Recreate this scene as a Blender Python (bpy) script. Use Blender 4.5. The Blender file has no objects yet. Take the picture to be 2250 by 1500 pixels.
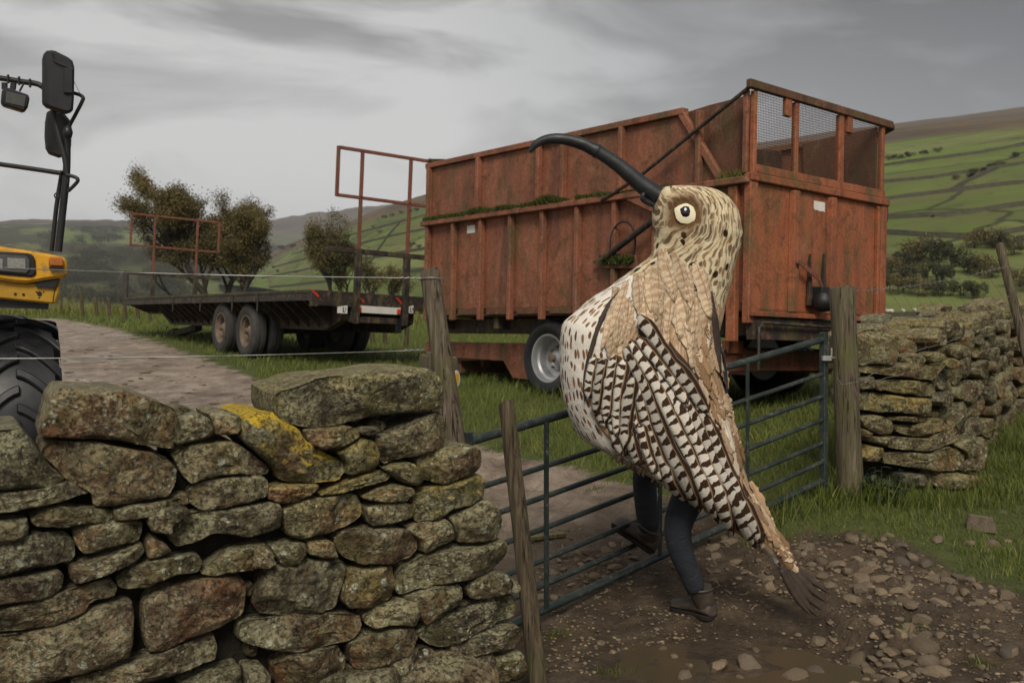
import bpy, bmesh, math, random
import numpy as np
from mathutils import Vector, Matrix, noise
from mathutils.bvhtree import BVHTree
random.seed(7); np.random.seed(7)
R = math.radians
SC = bpy.context.scene
COL = SC.collection

# ---------------------------------------------------------------- camera
CZ = 1.65                      # eye height above the muddy gateway
FPX = 2187.5                   # 35 mm lens, in pixels of the 2250 px photograph
PY = math.atan(90 / FPX)       # slight downward pitch
cam_d = bpy.data.cameras.new('camera'); cam = bpy.data.objects.new('camera', cam_d); COL.objects.link(cam)
cam.location = (0, 0, CZ); cam.rotation_euler = (math.pi/2 - PY, 0, 0)
cam_d.lens = 35; cam_d.sensor_width = 36; cam_d.clip_end = 30000; cam_d.clip_start = .05
cam_d.dof.use_dof = True; cam_d.dof.focus_distance = 5.0; cam_d.dof.aperture_fstop = 5.0
SC.camera = cam

# ---------------------------------------------------------------- sky
SUN_EL, SUN_AZ = R(44), R(178)     # azimuth clockwise from +Y: soft light from behind the camera
w = bpy.data.worlds.new('World'); SC.world = w; w.use_nodes = True
nt = w.node_tree; nt.nodes.clear()
def wn(t, **k):
    n = nt.nodes.new('ShaderNode' + t)
    for a, b in k.items(): setattr(n, a, b)
    return n
L = nt.links.new
out = wn('OutputWorld'); bg = wn('Background'); bg.inputs['Strength'].default_value = .078
sky = wn('TexSky', sky_type='NISHITA', sun_disc=False, sun_elevation=SUN_EL, sun_rotation=SUN_AZ, air_density=1.5, dust_density=4)
tc = wn('TexCoord'); sep = wn('SeparateXYZ'); L(tc.outputs['Generated'], sep.inputs[0])
# cloud deck: soft masses in direction space, flattened so that they lie in layers
mp = wn('Mapping'); L(tc.outputs['Generated'], mp.inputs[0]); mp.inputs['Scale'].default_value = (1.0, 1.0, 2.9); mp.inputs['Location'].default_value = (2.2, 8.4, 5.1)
n1 = wn('TexNoise'); L(mp.outputs[0], n1.inputs['Vector']); n1.inputs['Scale'].default_value = 3.6; n1.inputs['Detail'].default_value = 7; n1.inputs['Roughness'].default_value = .55; n1.inputs['Distortion'].default_value = .5
n2 = wn('TexNoise'); L(mp.outputs[0], n2.inputs['Vector']); n2.inputs['Scale'].default_value = .42; n2.inputs['Detail'].default_value = 3
rp = wn('ValToRGB'); L(n1.outputs[0], rp.inputs[0])
e = rp.color_ramp.elements
e[0].position = .41; e[0].color = (2.0, 1.96, 1.88, 1); e[1].position = .60; e[1].color = (4.2, 4.15, 4.06, 1)
# brightness spread: the heavy rain cloud to the north-east of the valley, lighter over its head
hd = wn('VectorMath', operation='DOT_PRODUCT'); L(tc.outputs['Generated'], hd.inputs[0]); hd.inputs[1].default_value = Vector((.78, .5, .22)).normalized()
rc = wn('ValToRGB'); L(hd.outputs['Value'], rc.inputs[0])
q = rc.color_ramp.elements; q[0].position = .50; q[0].color = (1, 1, 1, 1); q[1].position = .97; q[1].color = (.34, .345, .39, 1)
m1 = wn('Mix', data_type='RGBA', blend_type='MULTIPLY'); m1.inputs[0].default_value = 1; L(rp.outputs[0], m1.inputs[6]); L(rc.outputs[0], m1.inputs[7])
# paler band of thin cloud low down
rz = wn('ValToRGB'); L(sep.outputs['Z'], rz.inputs[0])
q = rz.color_ramp.elements; q[0].position = .0; q[0].color = (.72, .72, .72, 1); q[1].position = .27; q[1].color = (0, 0, 0, 1)
m2 = wn('Mix', data_type='RGBA'); L(rz.outputs[0], m2.inputs[0]); L(m1.outputs[2], m2.inputs[6])
lowc = wn('Mix', data_type='RGBA', blend_type='MULTIPLY'); lowc.inputs[0].default_value = .8; lowc.inputs[6].default_value = (5.9, 5.88, 5.86, 1); L(rc.outputs[0], lowc.inputs[7]); L(lowc.outputs[2], m2.inputs[7])
m3 = wn('Mix', data_type='RGBA'); m3.inputs[0].default_value = .95; L(sky.outputs[0], m3.inputs[6]); L(m2.outputs[2], m3.inputs[7])
L(m3.outputs[2], bg.inputs['Color']); L(bg.outputs[0], out.inputs['Surface'])
w.cycles.sampling_method = 'MANUAL'; w.cycles.sample_map_resolution = 512

# ---------------------------------------------------------------- sun through the overcast
sd = bpy.data.lights.new('sun', 'SUN'); so = bpy.data.objects.new('sun', sd); COL.objects.link(so)
sd.energy = 1.5; sd.angle = R(22); sd.color = (1, .92, .80)
sv = Vector((math.sin(SUN_AZ)*math.cos(SUN_EL), math.cos(SUN_AZ)*math.cos(SUN_EL), math.sin(SUN_EL)))
so.rotation_euler = sv.to_track_quat('Z', 'Y').to_euler(); so.location = (-6, -6, 12)
SC.view_settings.view_transform = 'Standard'; SC.view_settings.look = 'None'
SC.view_settings.exposure = 0.95; SC.view_settings.gamma = 1; SC.view_settings.use_curve_mapping = False
SC.cycles.max_bounces = 6; SC.cycles.diffuse_bounces = 3; SC.cycles.glossy_bounces = 3; SC.cycles.transparent_max_bounces = 8
SC.cycles.volume_bounces = 0

# ---------------------------------------------------------------- helpers
_c, _s = math.cos(PY), math.sin(PY)
def at(x, y, d):
    """point of the place seen at pixel (x, y) of the 2250x1500 photograph, d metres ahead"""
    u, v = (x - 1125) / FPX, (750 - y) / FPX
    dy, dz = _c + v * _s, -_s + v * _c
    k = d / dy
    return Vector((u * k, d, CZ + dz * k))
def ray(x, y): return (at(x, y, 1.0) - Vector((0, 0, CZ))).normalized()
def tag(o, label=None, cat=None, group=None, kind=None):
    if label: o['label'] = label
    if cat: o['category'] = cat
    if group: o['group'] = group
    if kind: o['kind'] = kind
    return o
def thing(name, loc, label, cat, group=None):
    o = bpy.data.objects.new(name, None); COL.objects.link(o); o.location = loc; o.empty_display_size = .1
    return tag(o, label, cat, group)
def wloc(o):
    v = Vector((0, 0, 0))
    while o: v += o.location; o = o.parent
    return v
def link(name, me, m, parent=None, loc=None):
    o = bpy.data.objects.new(name, me); COL.objects.link(o)
    if m is not None and not me.materials: me.materials.append(m)
    if parent: o.parent = parent
    if loc is not None: o.location = loc
    return o

class MB:
    """collects shapes; build() links them as ONE mesh object"""
    def __init__(s, M=None): s.v = []; s.f = []; s.uv = []; s.M = M; s.mi = []
    def add(s, vs, fs, uvs=None, mi=0):
        k = len(s.v); s.v += [tuple(v) for v in vs]
        for j, f in enumerate(fs):
            s.f.append(tuple(i + k for i in f)); s.uv.append(uvs[j] if uvs else None); s.mi.append(mi)
        return s
    def box(s, lo, hi, mi=0):
        x0, y0, z0 = lo; x1, y1, z1 = hi
        return s.add([(x0,y0,z0),(x1,y0,z0),(x1,y1,z0),(x0,y1,z0),(x0,y0,z1),(x1,y0,z1),(x1,y1,z1),(x0,y1,z1)],
                     [(0,3,2,1),(4,5,6,7),(0,1,5,4),(1,2,6,5),(2,3,7,6),(3,0,4,7)], mi=mi)
    def beam(s, p0, p1, w, h, up=(0,0,1), mi=0):
        p0, p1 = Vector(p0), Vector(p1); d = (p1-p0).normalized(); up = Vector(up)
        a = d.cross(up)
        if a.length < 1e-4: a = d.cross(Vector((1, 0, 0)))
        a.normalize(); b = a.cross(d)
        a *= w/2; b *= h/2
        return s.add([p0-a-b, p0+a-b, p0+a+b, p0-a+b, p1-a-b, p1+a-b, p1+a+b, p1-a+b],
                     [(0,3,2,1),(4,5,6,7),(0,1,5,4),(1,2,6,5),(2,3,7,6),(3,0,4,7)], mi=mi)
    def tube(s, pts, r, n=8, mi=0, sq=1.0, ref=None):
        pts = [Vector(p) for p in pts]; m = len(pts)
        rs = r if isinstance(r, (list, tuple)) else [r]*m
        vs = []; t0 = (pts[1]-pts[0]).normalized()
        a = Vector(ref) if ref else (Vector((0,0,1)) if abs(t0.z) < .9 else Vector((1,0,0)))
        for i, p in enumerate(pts):
            t = (pts[min(i+1, m-1)]-pts[max(i-1, 0)]).normalized()
            a = (a - t*a.dot(t)).normalized(); b = t.cross(a)
            for k in range(n):
                q = 2*math.pi*k/n; vs.append(p + (a*math.cos(q) + b*math.sin(q)*sq)*rs[i])
        fs = [(i*n+k, i*n+(k+1) % n, (i+1)*n+(k+1) % n, (i+1)*n+k) for i in range(m-1) for k in range(n)]
        fs += [tuple(range(n-1, -1, -1)), tuple((m-1)*n+k for k in range(n))]
        return s.add(vs, fs, mi=mi)
    def lathe(s, prof, o, ax, n=32, mi=0, closed=True):
        o = Vector(o); ax = Vector(ax).normalized(); a = ax.orthogonal().normalized(); b = ax.cross(a)
        vs = [o + ax*z + (a*math.cos(2*math.pi*k/n) + b*math.sin(2*math.pi*k/n))*r for r, z in prof for k in range(n)]
        m = len(prof)
        fs = [(i*n+k, i*n+(k+1) % n, ((i+1) % m)*n+(k+1) % n, ((i+1) % m)*n+k) for i in range(m if closed else m-1) for k in range(n)]
        if not closed: fs += [tuple(range(n-1, -1, -1)), tuple((m-1)*n+k for k in range(n))]
        return s.add(vs, fs, mi=mi)
    def prism(s, poly, off, mi=0):
        poly = [Vector(p) for p in poly]; off = Vector(off); n = len(poly)
        return s.add(poly + [p+off for p in poly], [tuple(range(n)), tuple(range(2*n-1, n-1, -1))] + [(i, (i+1) % n, n+(i+1) % n, n+i) for i in range(n)], mi=mi)
    def build(s, name, m, parent=None, smooth=False, bevel=0, center=False, mats=None):
        vs = [s.M @ Vector(v) for v in s.v] if s.M is not None else [Vector(v) for v in s.v]
        off = wloc(parent) if parent else Vector((0, 0, 0))
        loc = Vector((0, 0, 0))
        if center:
            c = sum(vs, Vector((0,0,0)))/len(vs); z = min(v.z for v in vs) if center == 'base' else c.z
            loc = Vector((c.x, c.y, z)) - off
        me = bpy.data.meshes.new(name)
        me.from_pydata([v - off - loc for v in vs], [], s.f)
        if any(u is not None for u in s.uv):
            lay = me.uv_layers.new(name='UVMap'); k = 0
            for j, p in enumerate(me.polygons):
                u = s.uv[j]
                for i in range(p.loop_total):
                    if u: lay.data[p.loop_start+i].uv = u[i]
        bm = bmesh.new(); bm.from_mesh(me); bmesh.ops.recalc_face_normals(bm, faces=bm.faces)
        if bevel: bmesh.ops.bevel(bm, geom=[e for e in bm.edges if len(e.link_faces) == 2 and e.calc_face_angle(0) > R(40)], offset=bevel, segments=1, affect='EDGES', clamp_overlap=True)
        bm.to_mesh(me); bm.free()
        for mm in (mats or [m]): me.materials.append(mm)
        if mats and not bevel:
            for j, p in enumerate(me.polygons): p.material_index = s.mi[j]
        if smooth: me.shade_smooth(); me.set_sharp_from_angle(angle=R(smooth if smooth is not True else 45))
        o = bpy.data.objects.new(name, me); COL.objects.link(o); o.location = loc
        if parent: o.parent = parent
        return o

class NT:
    """short-hand for procedural materials"""
    def __init__(s, name, rough=.8, spec=.3, metal=0.0):
        s.m = bpy.data.materials.new(name); s.m.use_nodes = True; s.t = s.m.node_tree; s.b = s.t.nodes['Principled BSDF']
        s.b.inputs['Roughness'].default_value = rough; s.b.inputs['Specular IOR Level'].default_value = spec; s.b.inputs['Metallic'].default_value = metal
    def n(s, typ, ins=None, **kw):
        nd = s.t.nodes.new('ShaderNode' + typ)
        for k, v in kw.items(): setattr(nd, k, v)
        for k, v in (ins or {}).items(): s.i(nd, k, v)
        return nd
    def i(s, nd, k, v):
        if isinstance(v, bpy.types.NodeSocket): s.t.links.new(v, nd.inputs[k])
        else: nd.inputs[k].default_value = v
    def co(s, kind='Object'): return s.n('TexCoord').outputs[kind]
    def uv(s): return s.n('TexCoord').outputs['UV']
    def map(s, vec, scale=(1,1,1), loc=(0,0,0), rot=(0,0,0)): return s.n('Mapping', {'Vector': vec, 'Scale': scale, 'Location': loc, 'Rotation': rot}).outputs[0]
    def noise(s, vec, scale, detail=4, rough=.55, dist=0.0): return s.n('TexNoise', {'Vector': vec, 'Scale': scale, 'Detail': detail, 'Roughness': rough, 'Distortion': dist}).outputs['Fac']
    def voro(s, vec, scale, feature='F1', rand=1.0, dims='3D'): return s.n('TexVoronoi', {'Vector': vec, 'Scale': scale, 'Randomness': rand}, feature=feature, voronoi_dimensions=dims)
    def ramp(s, fac, stops, interp='LINEAR'):
        nd = s.n('ValToRGB', {0: fac}); nd.color_ramp.interpolation = interp; el = nd.color_ramp.elements
        while len(el) < len(stops): el.new(.5)
        for e_, (p, c) in zip(el, stops):
            e_.position = p; e_.color = tuple(c)+(1,) if not isinstance(c, (int, float)) else (c, c, c, 1)
        return nd.outputs[0]
    def mix(s, fac, a, b, blend='MIX'):
        nd = s.n('Mix', data_type='RGBA', blend_type=blend)
        for k, v in ((0, fac), (6, a), (7, b)):
            if isinstance(v, tuple) and len(v) == 3: v = v + (1,)
            s.i(nd, k, v)
        return nd.outputs[2]
    def ma(s, op, a, b=0.0, c=0.0, clamp=False):
        nd = s.n('Math', operation=op, use_clamp=clamp); s.i(nd, 0, a); s.i(nd, 1, b); s.i(nd, 2, c); return nd.outputs[0]
    def sep(s, vec): o = s.n('SeparateXYZ', {0: vec}).outputs; return o[0], o[1], o[2]
    def comb(s, x, y, z=0.0): return s.n('CombineXYZ', {0: x, 1: y, 2: z}).outputs[0]
    def attr(s, name): return s.n('Attribute', attribute_name=name)
    def oi(s): return s.n('ObjectInfo')
    def rnd(s, vec):
        o = s.oi().outputs['Random']; return s.n('VectorMath', {0: vec, 1: s.comb(s.ma('MULTIPLY', o, 37.0), s.ma('MULTIPLY', o, 91.0), s.ma('MULTIPLY', o, 13.0))}, operation='ADD').outputs[0]
    def bump(s, h, strength=.5, dist=.02): s.i(s.b, 'Normal', s.n('Bump', {'Height': h, 'Strength': strength, 'Distance': dist}).outputs[0])
    def col(s, c):
        s.i(s.b, 'Base Color', c if not (isinstance(c, tuple) and len(c) == 3) else c+(1,)); return s
    def rgh(s, r): s.i(s.b, 'Roughness', r); return s
# ---------------------------------------------------------------- materials
def stone_mat():
    t = NT('gritstone', .85, .25); v = t.rnd(t.co()); oi = t.oi(); cr, cg, cb_ = t.sep(t.n('SeparateColor', {0: oi.outputs['Color']}).outputs[0]) if False else t.n('SeparateColor', {0: oi.outputs['Color']}).outputs[:3]
    big = t.noise(v, 3.2, 5, .6); fine = t.noise(v, 38, 6, .65); mid = t.noise(v, 11, 6, .6, .4)
    base = t.ramp(mid, [(.3, (.042, .034, .025)), (.5, (.105, .086, .062)), (.72, (.215, .185, .135))])
    tint = t.ramp(oi.outputs['Random'], [(0, (.62, .56, .48)), (.22, (1.25, .95, .74)), (.4, (1.0, .96, .80)), (.6, (.62, .60, .55)), (.78, (1.45, 1.25, .90)), (1, (.9, .83, .62))])
    base = t.mix(1.0, base, tint, 'MULTIPLY')
    base = t.mix(t.ramp(big, [(.52, 0), (.66, .8)]), base, t.mix(1.0, base, (1.5, .88, .62), 'MULTIPLY'))
    # grey-green crust of lichen in patches
    crust = t.ma('MULTIPLY', t.ramp(t.noise(v, 5.5, 5, .7), [(.44, 0), (.58, 1)]), t.ramp(t.noise(v, 60, 4, .7), [(.42, 0), (.56, 1)]))
    base = t.mix(t.ma('MULTIPLY', crust, .78), base, t.mix(fine, (.17, .165, .085), (.42, .41, .26)))
    # olive algae film; its heavier share on right-hand stones also paints sunlit paleness
    alg = t.ramp(t.noise(v, 4.1, 4, .6, .3), [(.42, 0), (.64, .75)])
    base = t.mix(t.ma('MULTIPLY', alg, t.ma('ADD', .05, t.ma('MULTIPLY', cg, .8))), base, t.mix(fine, (.055, .052, .016), (.22, .205, .062)))
    # round pale lichen spots
    wv = t.n('VectorMath', {0: v, 1: t.n('VectorMath', {0: t.n('TexNoise', {'Vector': v, 'Scale': 30.0, 'Detail': 3.0}).outputs['Color'], 1: (.035, .035, .035)}, operation='MULTIPLY').outputs[0]}, operation='ADD').outputs[0]
    vo = t.voro(wv, 21.0); sp = t.ma('MULTIPLY', t.ramp(vo.outputs['Distance'], [(.2, 1), (.34, 0)]), t.ramp(t.sep(vo.outputs['Color'])[0], [(.62, 0), (.70, 1)]))
    vo2 = t.voro(wv, 55.0); sp2 = t.ma('MULTIPLY', t.ramp(vo2.outputs['Distance'], [(.22, 1), (.4, 0)]), t.ramp(t.sep(vo2.outputs['Color'])[1], [(.66, 0), (.74, 1)]))
    spots = t.ma('MULTIPLY', t.ma('MAXIMUM', sp, sp2), t.ramp(t.noise(v, 2.3, 2), [(.36, .15), (.6, 1)]))
    base = t.mix(t.ma('MULTIPLY', spots, .85), base, t.mix(fine, (.28, .30, .21), (.52, .53, .42)))
    # moss and lichen that grow on upward faces
    nz = t.sep(t.n('NewGeometry').outputs['Normal'])[2]
    up = t.ma('MULTIPLY', t.ramp(t.ma('ADD', nz, t.ma('MULTIPLY', t.ma('SUBTRACT', mid, .5), 1.2)), [(.28, 0), (.7, 1)]), t.ma('ADD', .35, cg), clamp=True)
    upn = t.ma('MULTIPLY', up, t.ramp(t.noise(v, 26, 6, .75), [(.40, .12), (.58, 1)]))
    base = t.mix(t.ma('MULTIPLY', upn, .72), base, t.mix(t.ramp(t.noise(v, 90, 4, .7), [(.35, 0), (.65, 1)]), (.085, .078, .034), (.40, .385, .25)))
    yel = t.ma('MULTIPLY', cr, t.ramp(t.ma('ADD', t.noise(v, 8, 6, .7), t.ma('MULTIPLY', nz, .35)), [(.48, 0), (.72, 1)]))
    base = t.mix(yel, base, t.mix(fine, (.30, .22, .02), (.56, .37, .03)))
    base = t.mix(cb_, base, (.02, .018, .014))
    pit = t.ramp(t.noise(v, 48, 5, .75), [(.30, .30), (.46, 1)]); crk = t.ramp(t.ma('ABSOLUTE', t.ma('SUBTRACT', t.noise(t.map(v, (1,1,2.2)), 6.5, 4, .6, .8), .5)), [(.002, .6), (.010, 1)])
    base = t.mix(1.0, base, t.ma('MULTIPLY', pit, crk), 'MULTIPLY')
    t.col(base); t.rgh(t.ramp(fine, [(.3, .62), (.7, .95)]))
    h = t.ma('ADD', t.ma('MULTIPLY', mid, 1.0), t.ma('ADD', t.ma('MULTIPLY', fine, .45), t.ma('ADD', t.ma('MULTIPLY', spots, .15), t.ma('MULTIPLY', t.ma('MULTIPLY', pit, crk), .5))))
    t.bump(h, 1.0, .034)
    return t.m
M = {}
M['stone'] = stone_mat()

def rust_paint(name, c1, c2, c3, sc=1.0, rough=.7):
    t = NT(name, rough, .3); v = t.co('Object')
    a = t.noise(v, 1.7*sc, 6, .62); streak = t.noise(t.map(v, (3.2, 3.2, .45)), 1.5*sc, 6, .68, .4); f = t.noise(v, 30*sc, 5, .65); b = t.noise(v, 5*sc, 6, .7, .5)
    c = t.mix(t.ramp(a, [(.35, 0), (.68, 1)]), c1, c2)
    c = t.mix(t.ramp(streak, [(.46, 0), (.68, .9)]), c, c3)
    c = t.mix(t.ma('MULTIPLY', t.ramp(b, [(.52, 0), (.66, 1)]), .8), c, t.mix(f, (.055, .028, .018), (.15, .068, .034)))
    pale = t.ramp(t.noise(t.map(v, (1.6, 1.6, 1.0)), 2.0*sc, 7, .75, .6), [(.56, 0), (.72, .6)])
    c = t.mix(pale, c, (.33, .185, .125))
    gr = t.ramp(t.noise(t.map(v, (2.5, 2.5, 1)), 1.1*sc, 6, .65), [(.50, 0), (.66, .75)])
    c = t.mix(gr, c, (.085, .075, .03))
    sp = t.voro(v, 9*sc); c = t.mix(t.ma('MULTIPLY', t.ramp(sp.outputs['Distance'], [(.04, 1), (.09, 0)]), t.ramp(t.sep(sp.outputs['Color'])[0], [(.6, 0), (.62, .85)])), c, (.035, .02, .014))
    t.col(t.mix(.5, c, t.ramp(f, [(.3, .4), (.7, 1.5)]), 'MULTIPLY')); t.rgh(t.ramp(b, [(.4, rough-.18), (.65, .92)]))
    t.bump(t.ma('ADD', t.ma('MULTIPLY', b, .7), t.ma('MULTIPLY', f, .5)), .35, .012)
    return t.m
M['red'] = rust_paint('weathered_orange_red_paint', (.185, .067, .037), (.265, .102, .056), (.10, .047, .032))
M['red_bright'] = rust_paint('scuffed_orange_paint', (.265, .080, .034), (.315, .108, .048), (.14, .054, .032), 1.3)
M['redframe'] = rust_paint('rusty_red_tube', (.20, .058, .035), (.16, .045, .03), (.09, .04, .03), 3)
M['rust_dark'] = rust_paint('rusted_brown_sheet', (.10, .045, .026), (.135, .060, .034), (.05, .027, .02), 1.2, .85)
M['chassis'] = rust_paint('grimy_dark_steel', (.022, .019, .017), (.032, .026, .022), (.045, .03, .02), 2, .8)
M['blacksteel'] = rust_paint('black_painted_steel', (.014, .014, .014), (.024, .022, .02), (.03, .022, .018), 2.5, .6)

def simple(name, c, rough=.6, spec=.4, metal=0., ns=12, var=.5, bump=.15, bd=.01):
    t = NT(name, rough, spec, metal); v = t.co()
    n = t.noise(v, ns, 6, .6); n2 = t.noise(v, ns*.23, 4)
    c_ = t.mix(n2, tuple(x*(1-var*.6) for x in c), tuple(min(1, x*(1+var*.6)) for x in c))
    t.col(t.mix(.5*var, c_, t.ramp(n, [(.3, .35), (.7, 1.6)]), 'MULTIPLY')); t.rgh(t.ramp(n, [(.3, max(.05, rough-.12)), (.7, min(1, rough+.12))])); t.bump(n, bump, bd)
    return t.m
M['rubber_dusty'] = simple('dusty_tyre_rubber', (.042, .040, .038), .85, .25, ns=7, var=.9)
M['rim'] = simple('galvanised_rim', (.42, .43, .44), .42, .5, .75, ns=5, var=.35)
M['rim_rust'] = simple('rusted_rim', (.15, .112, .082), .75, .3, .1, ns=9, var=1.0)
def muddy(name, c, rough):
    t = NT(name, rough, .5); v = t.co(); n = t.noise(v, 9, 7, .7, .3); f = t.noise(v, 70, 4, .7); d = t.ma('MULTIPLY', t.ramp(n, [(.48, 0), (.64, 1)]), t.ramp(f, [(.35, .2), (.6, .85)]))
    t.col(t.mix(d, t.mix(t.noise(v, 3, 4), c, tuple(x*.82 for x in c)), (.11, .075, .045))); t.rgh(t.ma('ADD', rough, t.ma('MULTIPLY', d, .5))); t.bump(d, .3, .004); return t.m
M['rubber'] = simple('tyre_rubber', (.0095, .010, .0115), .42, .45, ns=11, var=.6, bump=.15)
M['yellow'] = muddy('machine_yellow_paint', (.60, .30, .010), .36)
M['yellow_dark'] = simple('dark_yellow_paint', (.36, .20, .015), .5, .4, ns=9, var=.6, bump=.05)  # deeper yellow for the lower panel and wheel rims
M['plastic'] = simple('black_plastic', (.012, .012, .013), .48, .4, ns=14, var=.4, bump=.06)
M['lens_dark'] = simple('lamp_glass', (.055, .055, .05), .1, .6, .2, ns=40, var=.5, bump=.1)
M['chrome'] = simple('lamp_reflector', (.35, .34, .31), .25, .5, .8, ns=22, var=.7, bump=.3)
M['amber'] = simple('amber_lens', (.33, .095, .008), .2, .6, ns=60, var=.5, bump=.25)
M['redlens'] = simple('red_lens', (.50, .035, .02), .3, .5, ns=30, var=.4)
M['white'] = simple('dirty_white_plate', (.55, .53, .49), .6, .3, ns=6, var=.35)
M['paper'] = simple('torn_white_label', (.62, .60, .55), .8, .2, ns=9, var=.25)
M['galv'] = simple('galvanised_wire', (.34, .34, .33), .5, .5, .7, ns=30, var=.4)
M['wire_rusty'] = simple('weathered_wire', (.22, .20, .18), .6, .4, .5, ns=30, var=.6)
M['meshwire'] = simple('rusty_mesh_wire', (.075, .035, .024), .8, .3, .2, ns=20, var=.6)
M['core'] = simple('dark_wall_hearting', (.018, .016, .012), .95, .1, ns=9, var=.9, bump=.8, bd=.05)
M['markeryellow'] = simple('waymark_yellow', (.72, .40, .01), .5, .4, ns=20, var=.2)

def gate_mat():
    t = NT('worn_green_gate_steel', .45, .5, .35); v = t.co()
    a = t.noise(v, 7, 6, .7); f = t.noise(v, 42, 5, .7); st = t.noise(t.map(v, (3, 3, 20)), 3, 4)
    c = t.mix(t.ramp(a, [(.4, 0), (.65, 1)]), (.020, .032, .030), (.050, .058, .052))
    c = t.mix(t.ma('MULTIPLY', t.ramp(f, [(.57, 0), (.68, 1)]), t.ramp(a, [(.42, 0), (.6, .8)])), c, (.25, .27, .26))
    c = t.mix(t.ramp(st, [(.6, 0), (.75, .6)]), c, (.075, .038, .022))
    t.col(c); t.rgh(t.ramp(f, [(.3, .32), (.7, .62)])); t.bump(f, .12, .004)
    return t.m
M['gate'] = gate_mat()
def wood_mat(name, c1, c2, c3, axis=(26, 26, 1.4)):
    t = NT(name, .9, .15); v = t.rnd(t.co()); g = t.noise(t.map(v, axis), 2.4, 6, .65, .6); b = t.noise(v, 3.5, 5, .65); f = t.noise(t.map(v, (70, 70, 5)), 2, 4, .7)
    c = t.ramp(g, [(.3, c1), (.52, c2), (.72, c3)])
    c = t.mix(t.ramp(b, [(.48, 0), (.66, .75)]), c, t.mix(f, (.05, .055, .018), (.13, .13, .05)))
    ck = t.ramp(t.noise(t.map(v, (16, 16, .7)), 3, 3, .6, 1.0), [(.34, .25), (.42, 1)])
    nz = t.sep(t.n('NewGeometry').outputs['Normal'])[2]
    c = t.mix(t.ramp(t.ma('ADD', nz, t.ma('MULTIPLY', b, .5)), [(.85, 0), (1.1, .75)]), c, (.15, .145, .06))
    t.col(t.mix(1, c, ck, 'MULTIPLY')); t.bump(t.ma('ADD', g, t.ma('MULTIPLY', ck, .8)), .7, .012)
    return t.m
M['wood'] = wood_mat('weathered_post_wood', (.045, .035, .024), (.115, .092, .064), (.19, .165, .12))
M['wood_dark'] = wood_mat('damp_stake_wood', (.030, .024, .016), (.085, .065, .042), (.15, .12, .08))
M['deckwood'] = wood_mat('grimy_deck_boards', (.02, .018, .014), (.05, .043, .034), (.08, .07, .055), (2, 30, 30))

def ground_mat():
    t = NT('pasture_and_mud', .9, .3); g = t.co('Object'); at_ = t.attr('dirt'); d = t.sep(at_.outputs['Vector'])[0]
    gx, gy, gz = t.sep(g)
    n1 = t.noise(g, 1.1, 6, .6); n2 = t.noise(g, 6, 7, .65); n3 = t.noise(g, 34, 6, .7); n0 = t.noise(g, .12, 4, .55)
    stretch = t.noise(g, 2.6, 7, .68, .5)
    mud = t.ramp(n2, [(.3, (.036, .024, .013)), (.52, (.076, .052, .031)), (.72, (.150, .108, .068))])
    mud = t.mix(t.ramp(stretch, [(.48, 0), (.68, .7)]), mud, (.165, .118, .074))
    # the trodden track behind the wall, wet sheen painted as pale colour, and the sandy patch just inside the gate
    pale = t.attr('pale').outputs['Fac']
    mud = t.mix(t.ma('MULTIPLY', pale, t.ramp(n1, [(.3, .55), (.6, 1)])), mud, t.mix(t.ramp(stretch, [(.35, 0), (.65, 1)]), (.20, .150, .110), (.47, .380, .300)))
    mud = t.mix(t.ramp(n3, [(.55, 0), (.75, .45)]), mud, (.03, .022, .015))
    mud = t.mix(t.ramp(t.noise(g, 1.2, 7, .7, .6), [(.52, 0), (.64, .55)]), mud, (.080, .058, .040))
    grass = t.ramp(n2, [(.3, (.036, .054, .011)), (.55, (.075, .100, .020)), (.75, (.135, .140, .040))])
    grass = t.mix(t.ramp(n0, [(.4, 0), (.62, .6)]), grass, (.135, .13, .045))
    far = t.ramp(gy, [(.0, 0), (1.0, 1)])
    fm = t.n('MapRange', {'Value': gy, 'From Min': 18.0, 'From Max': 60.0}).outputs[0]
    fieldc = t.mix(t.noise(g, .022, 5, .6), (.080, .130, .022), (.150, .190, .045))
    grass = t.mix(fm, grass, t.mix(.35, fieldc, grass))
    k = t.ma('ADD', d, t.ma('MULTIPLY', t.ma('SUBTRACT', n2, .5), .9)); k = t.ma('ADD', k, t.ma('MULTIPLY', t.ma('SUBTRACT', n3, .5), .5))
    k = t.ramp(k, [(.42, 0), (.58, 1)])
    t.col(t.mix(k, grass, mud))
    wet = t.ramp(t.ma('ADD', stretch, t.ma('MULTIPLY', n3, .25)), [(.52, 0), (.72, 1)])
    wl = t.ramp(t.noise(g, .9, 5, .6), [(.50, 0), (.62, 1)])
    rw = t.ma('SUBTRACT', .88, t.ma('MULTIPLY', t.ma('MAXIMUM', t.ma('MULTIPLY', wet, .42), t.ma('MULTIPLY', t.ma('MULTIPLY', wl, pale), .62)), k)); t.rgh(rw)
    t.bump(t.ma('ADD', t.ma('MULTIPLY', n2, .8), t.ma('ADD', t.ma('MULTIPLY', n3, .45), t.ma('MULTIPLY', stretch, 1.3))), 1.0, .085)
    return t.m
M['ground'] = ground_mat()
def puddle_mat():
    t = NT('muddy_water', .22, .4); g = t.co(); t.col(t.mix(t.noise(g, 5, 4), (.055, .042, .025), (.082, .063, .037)))
    t.bump(t.noise(g, 30, 2), .03, .01); return t.m
M['puddle'] = puddle_mat()
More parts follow.
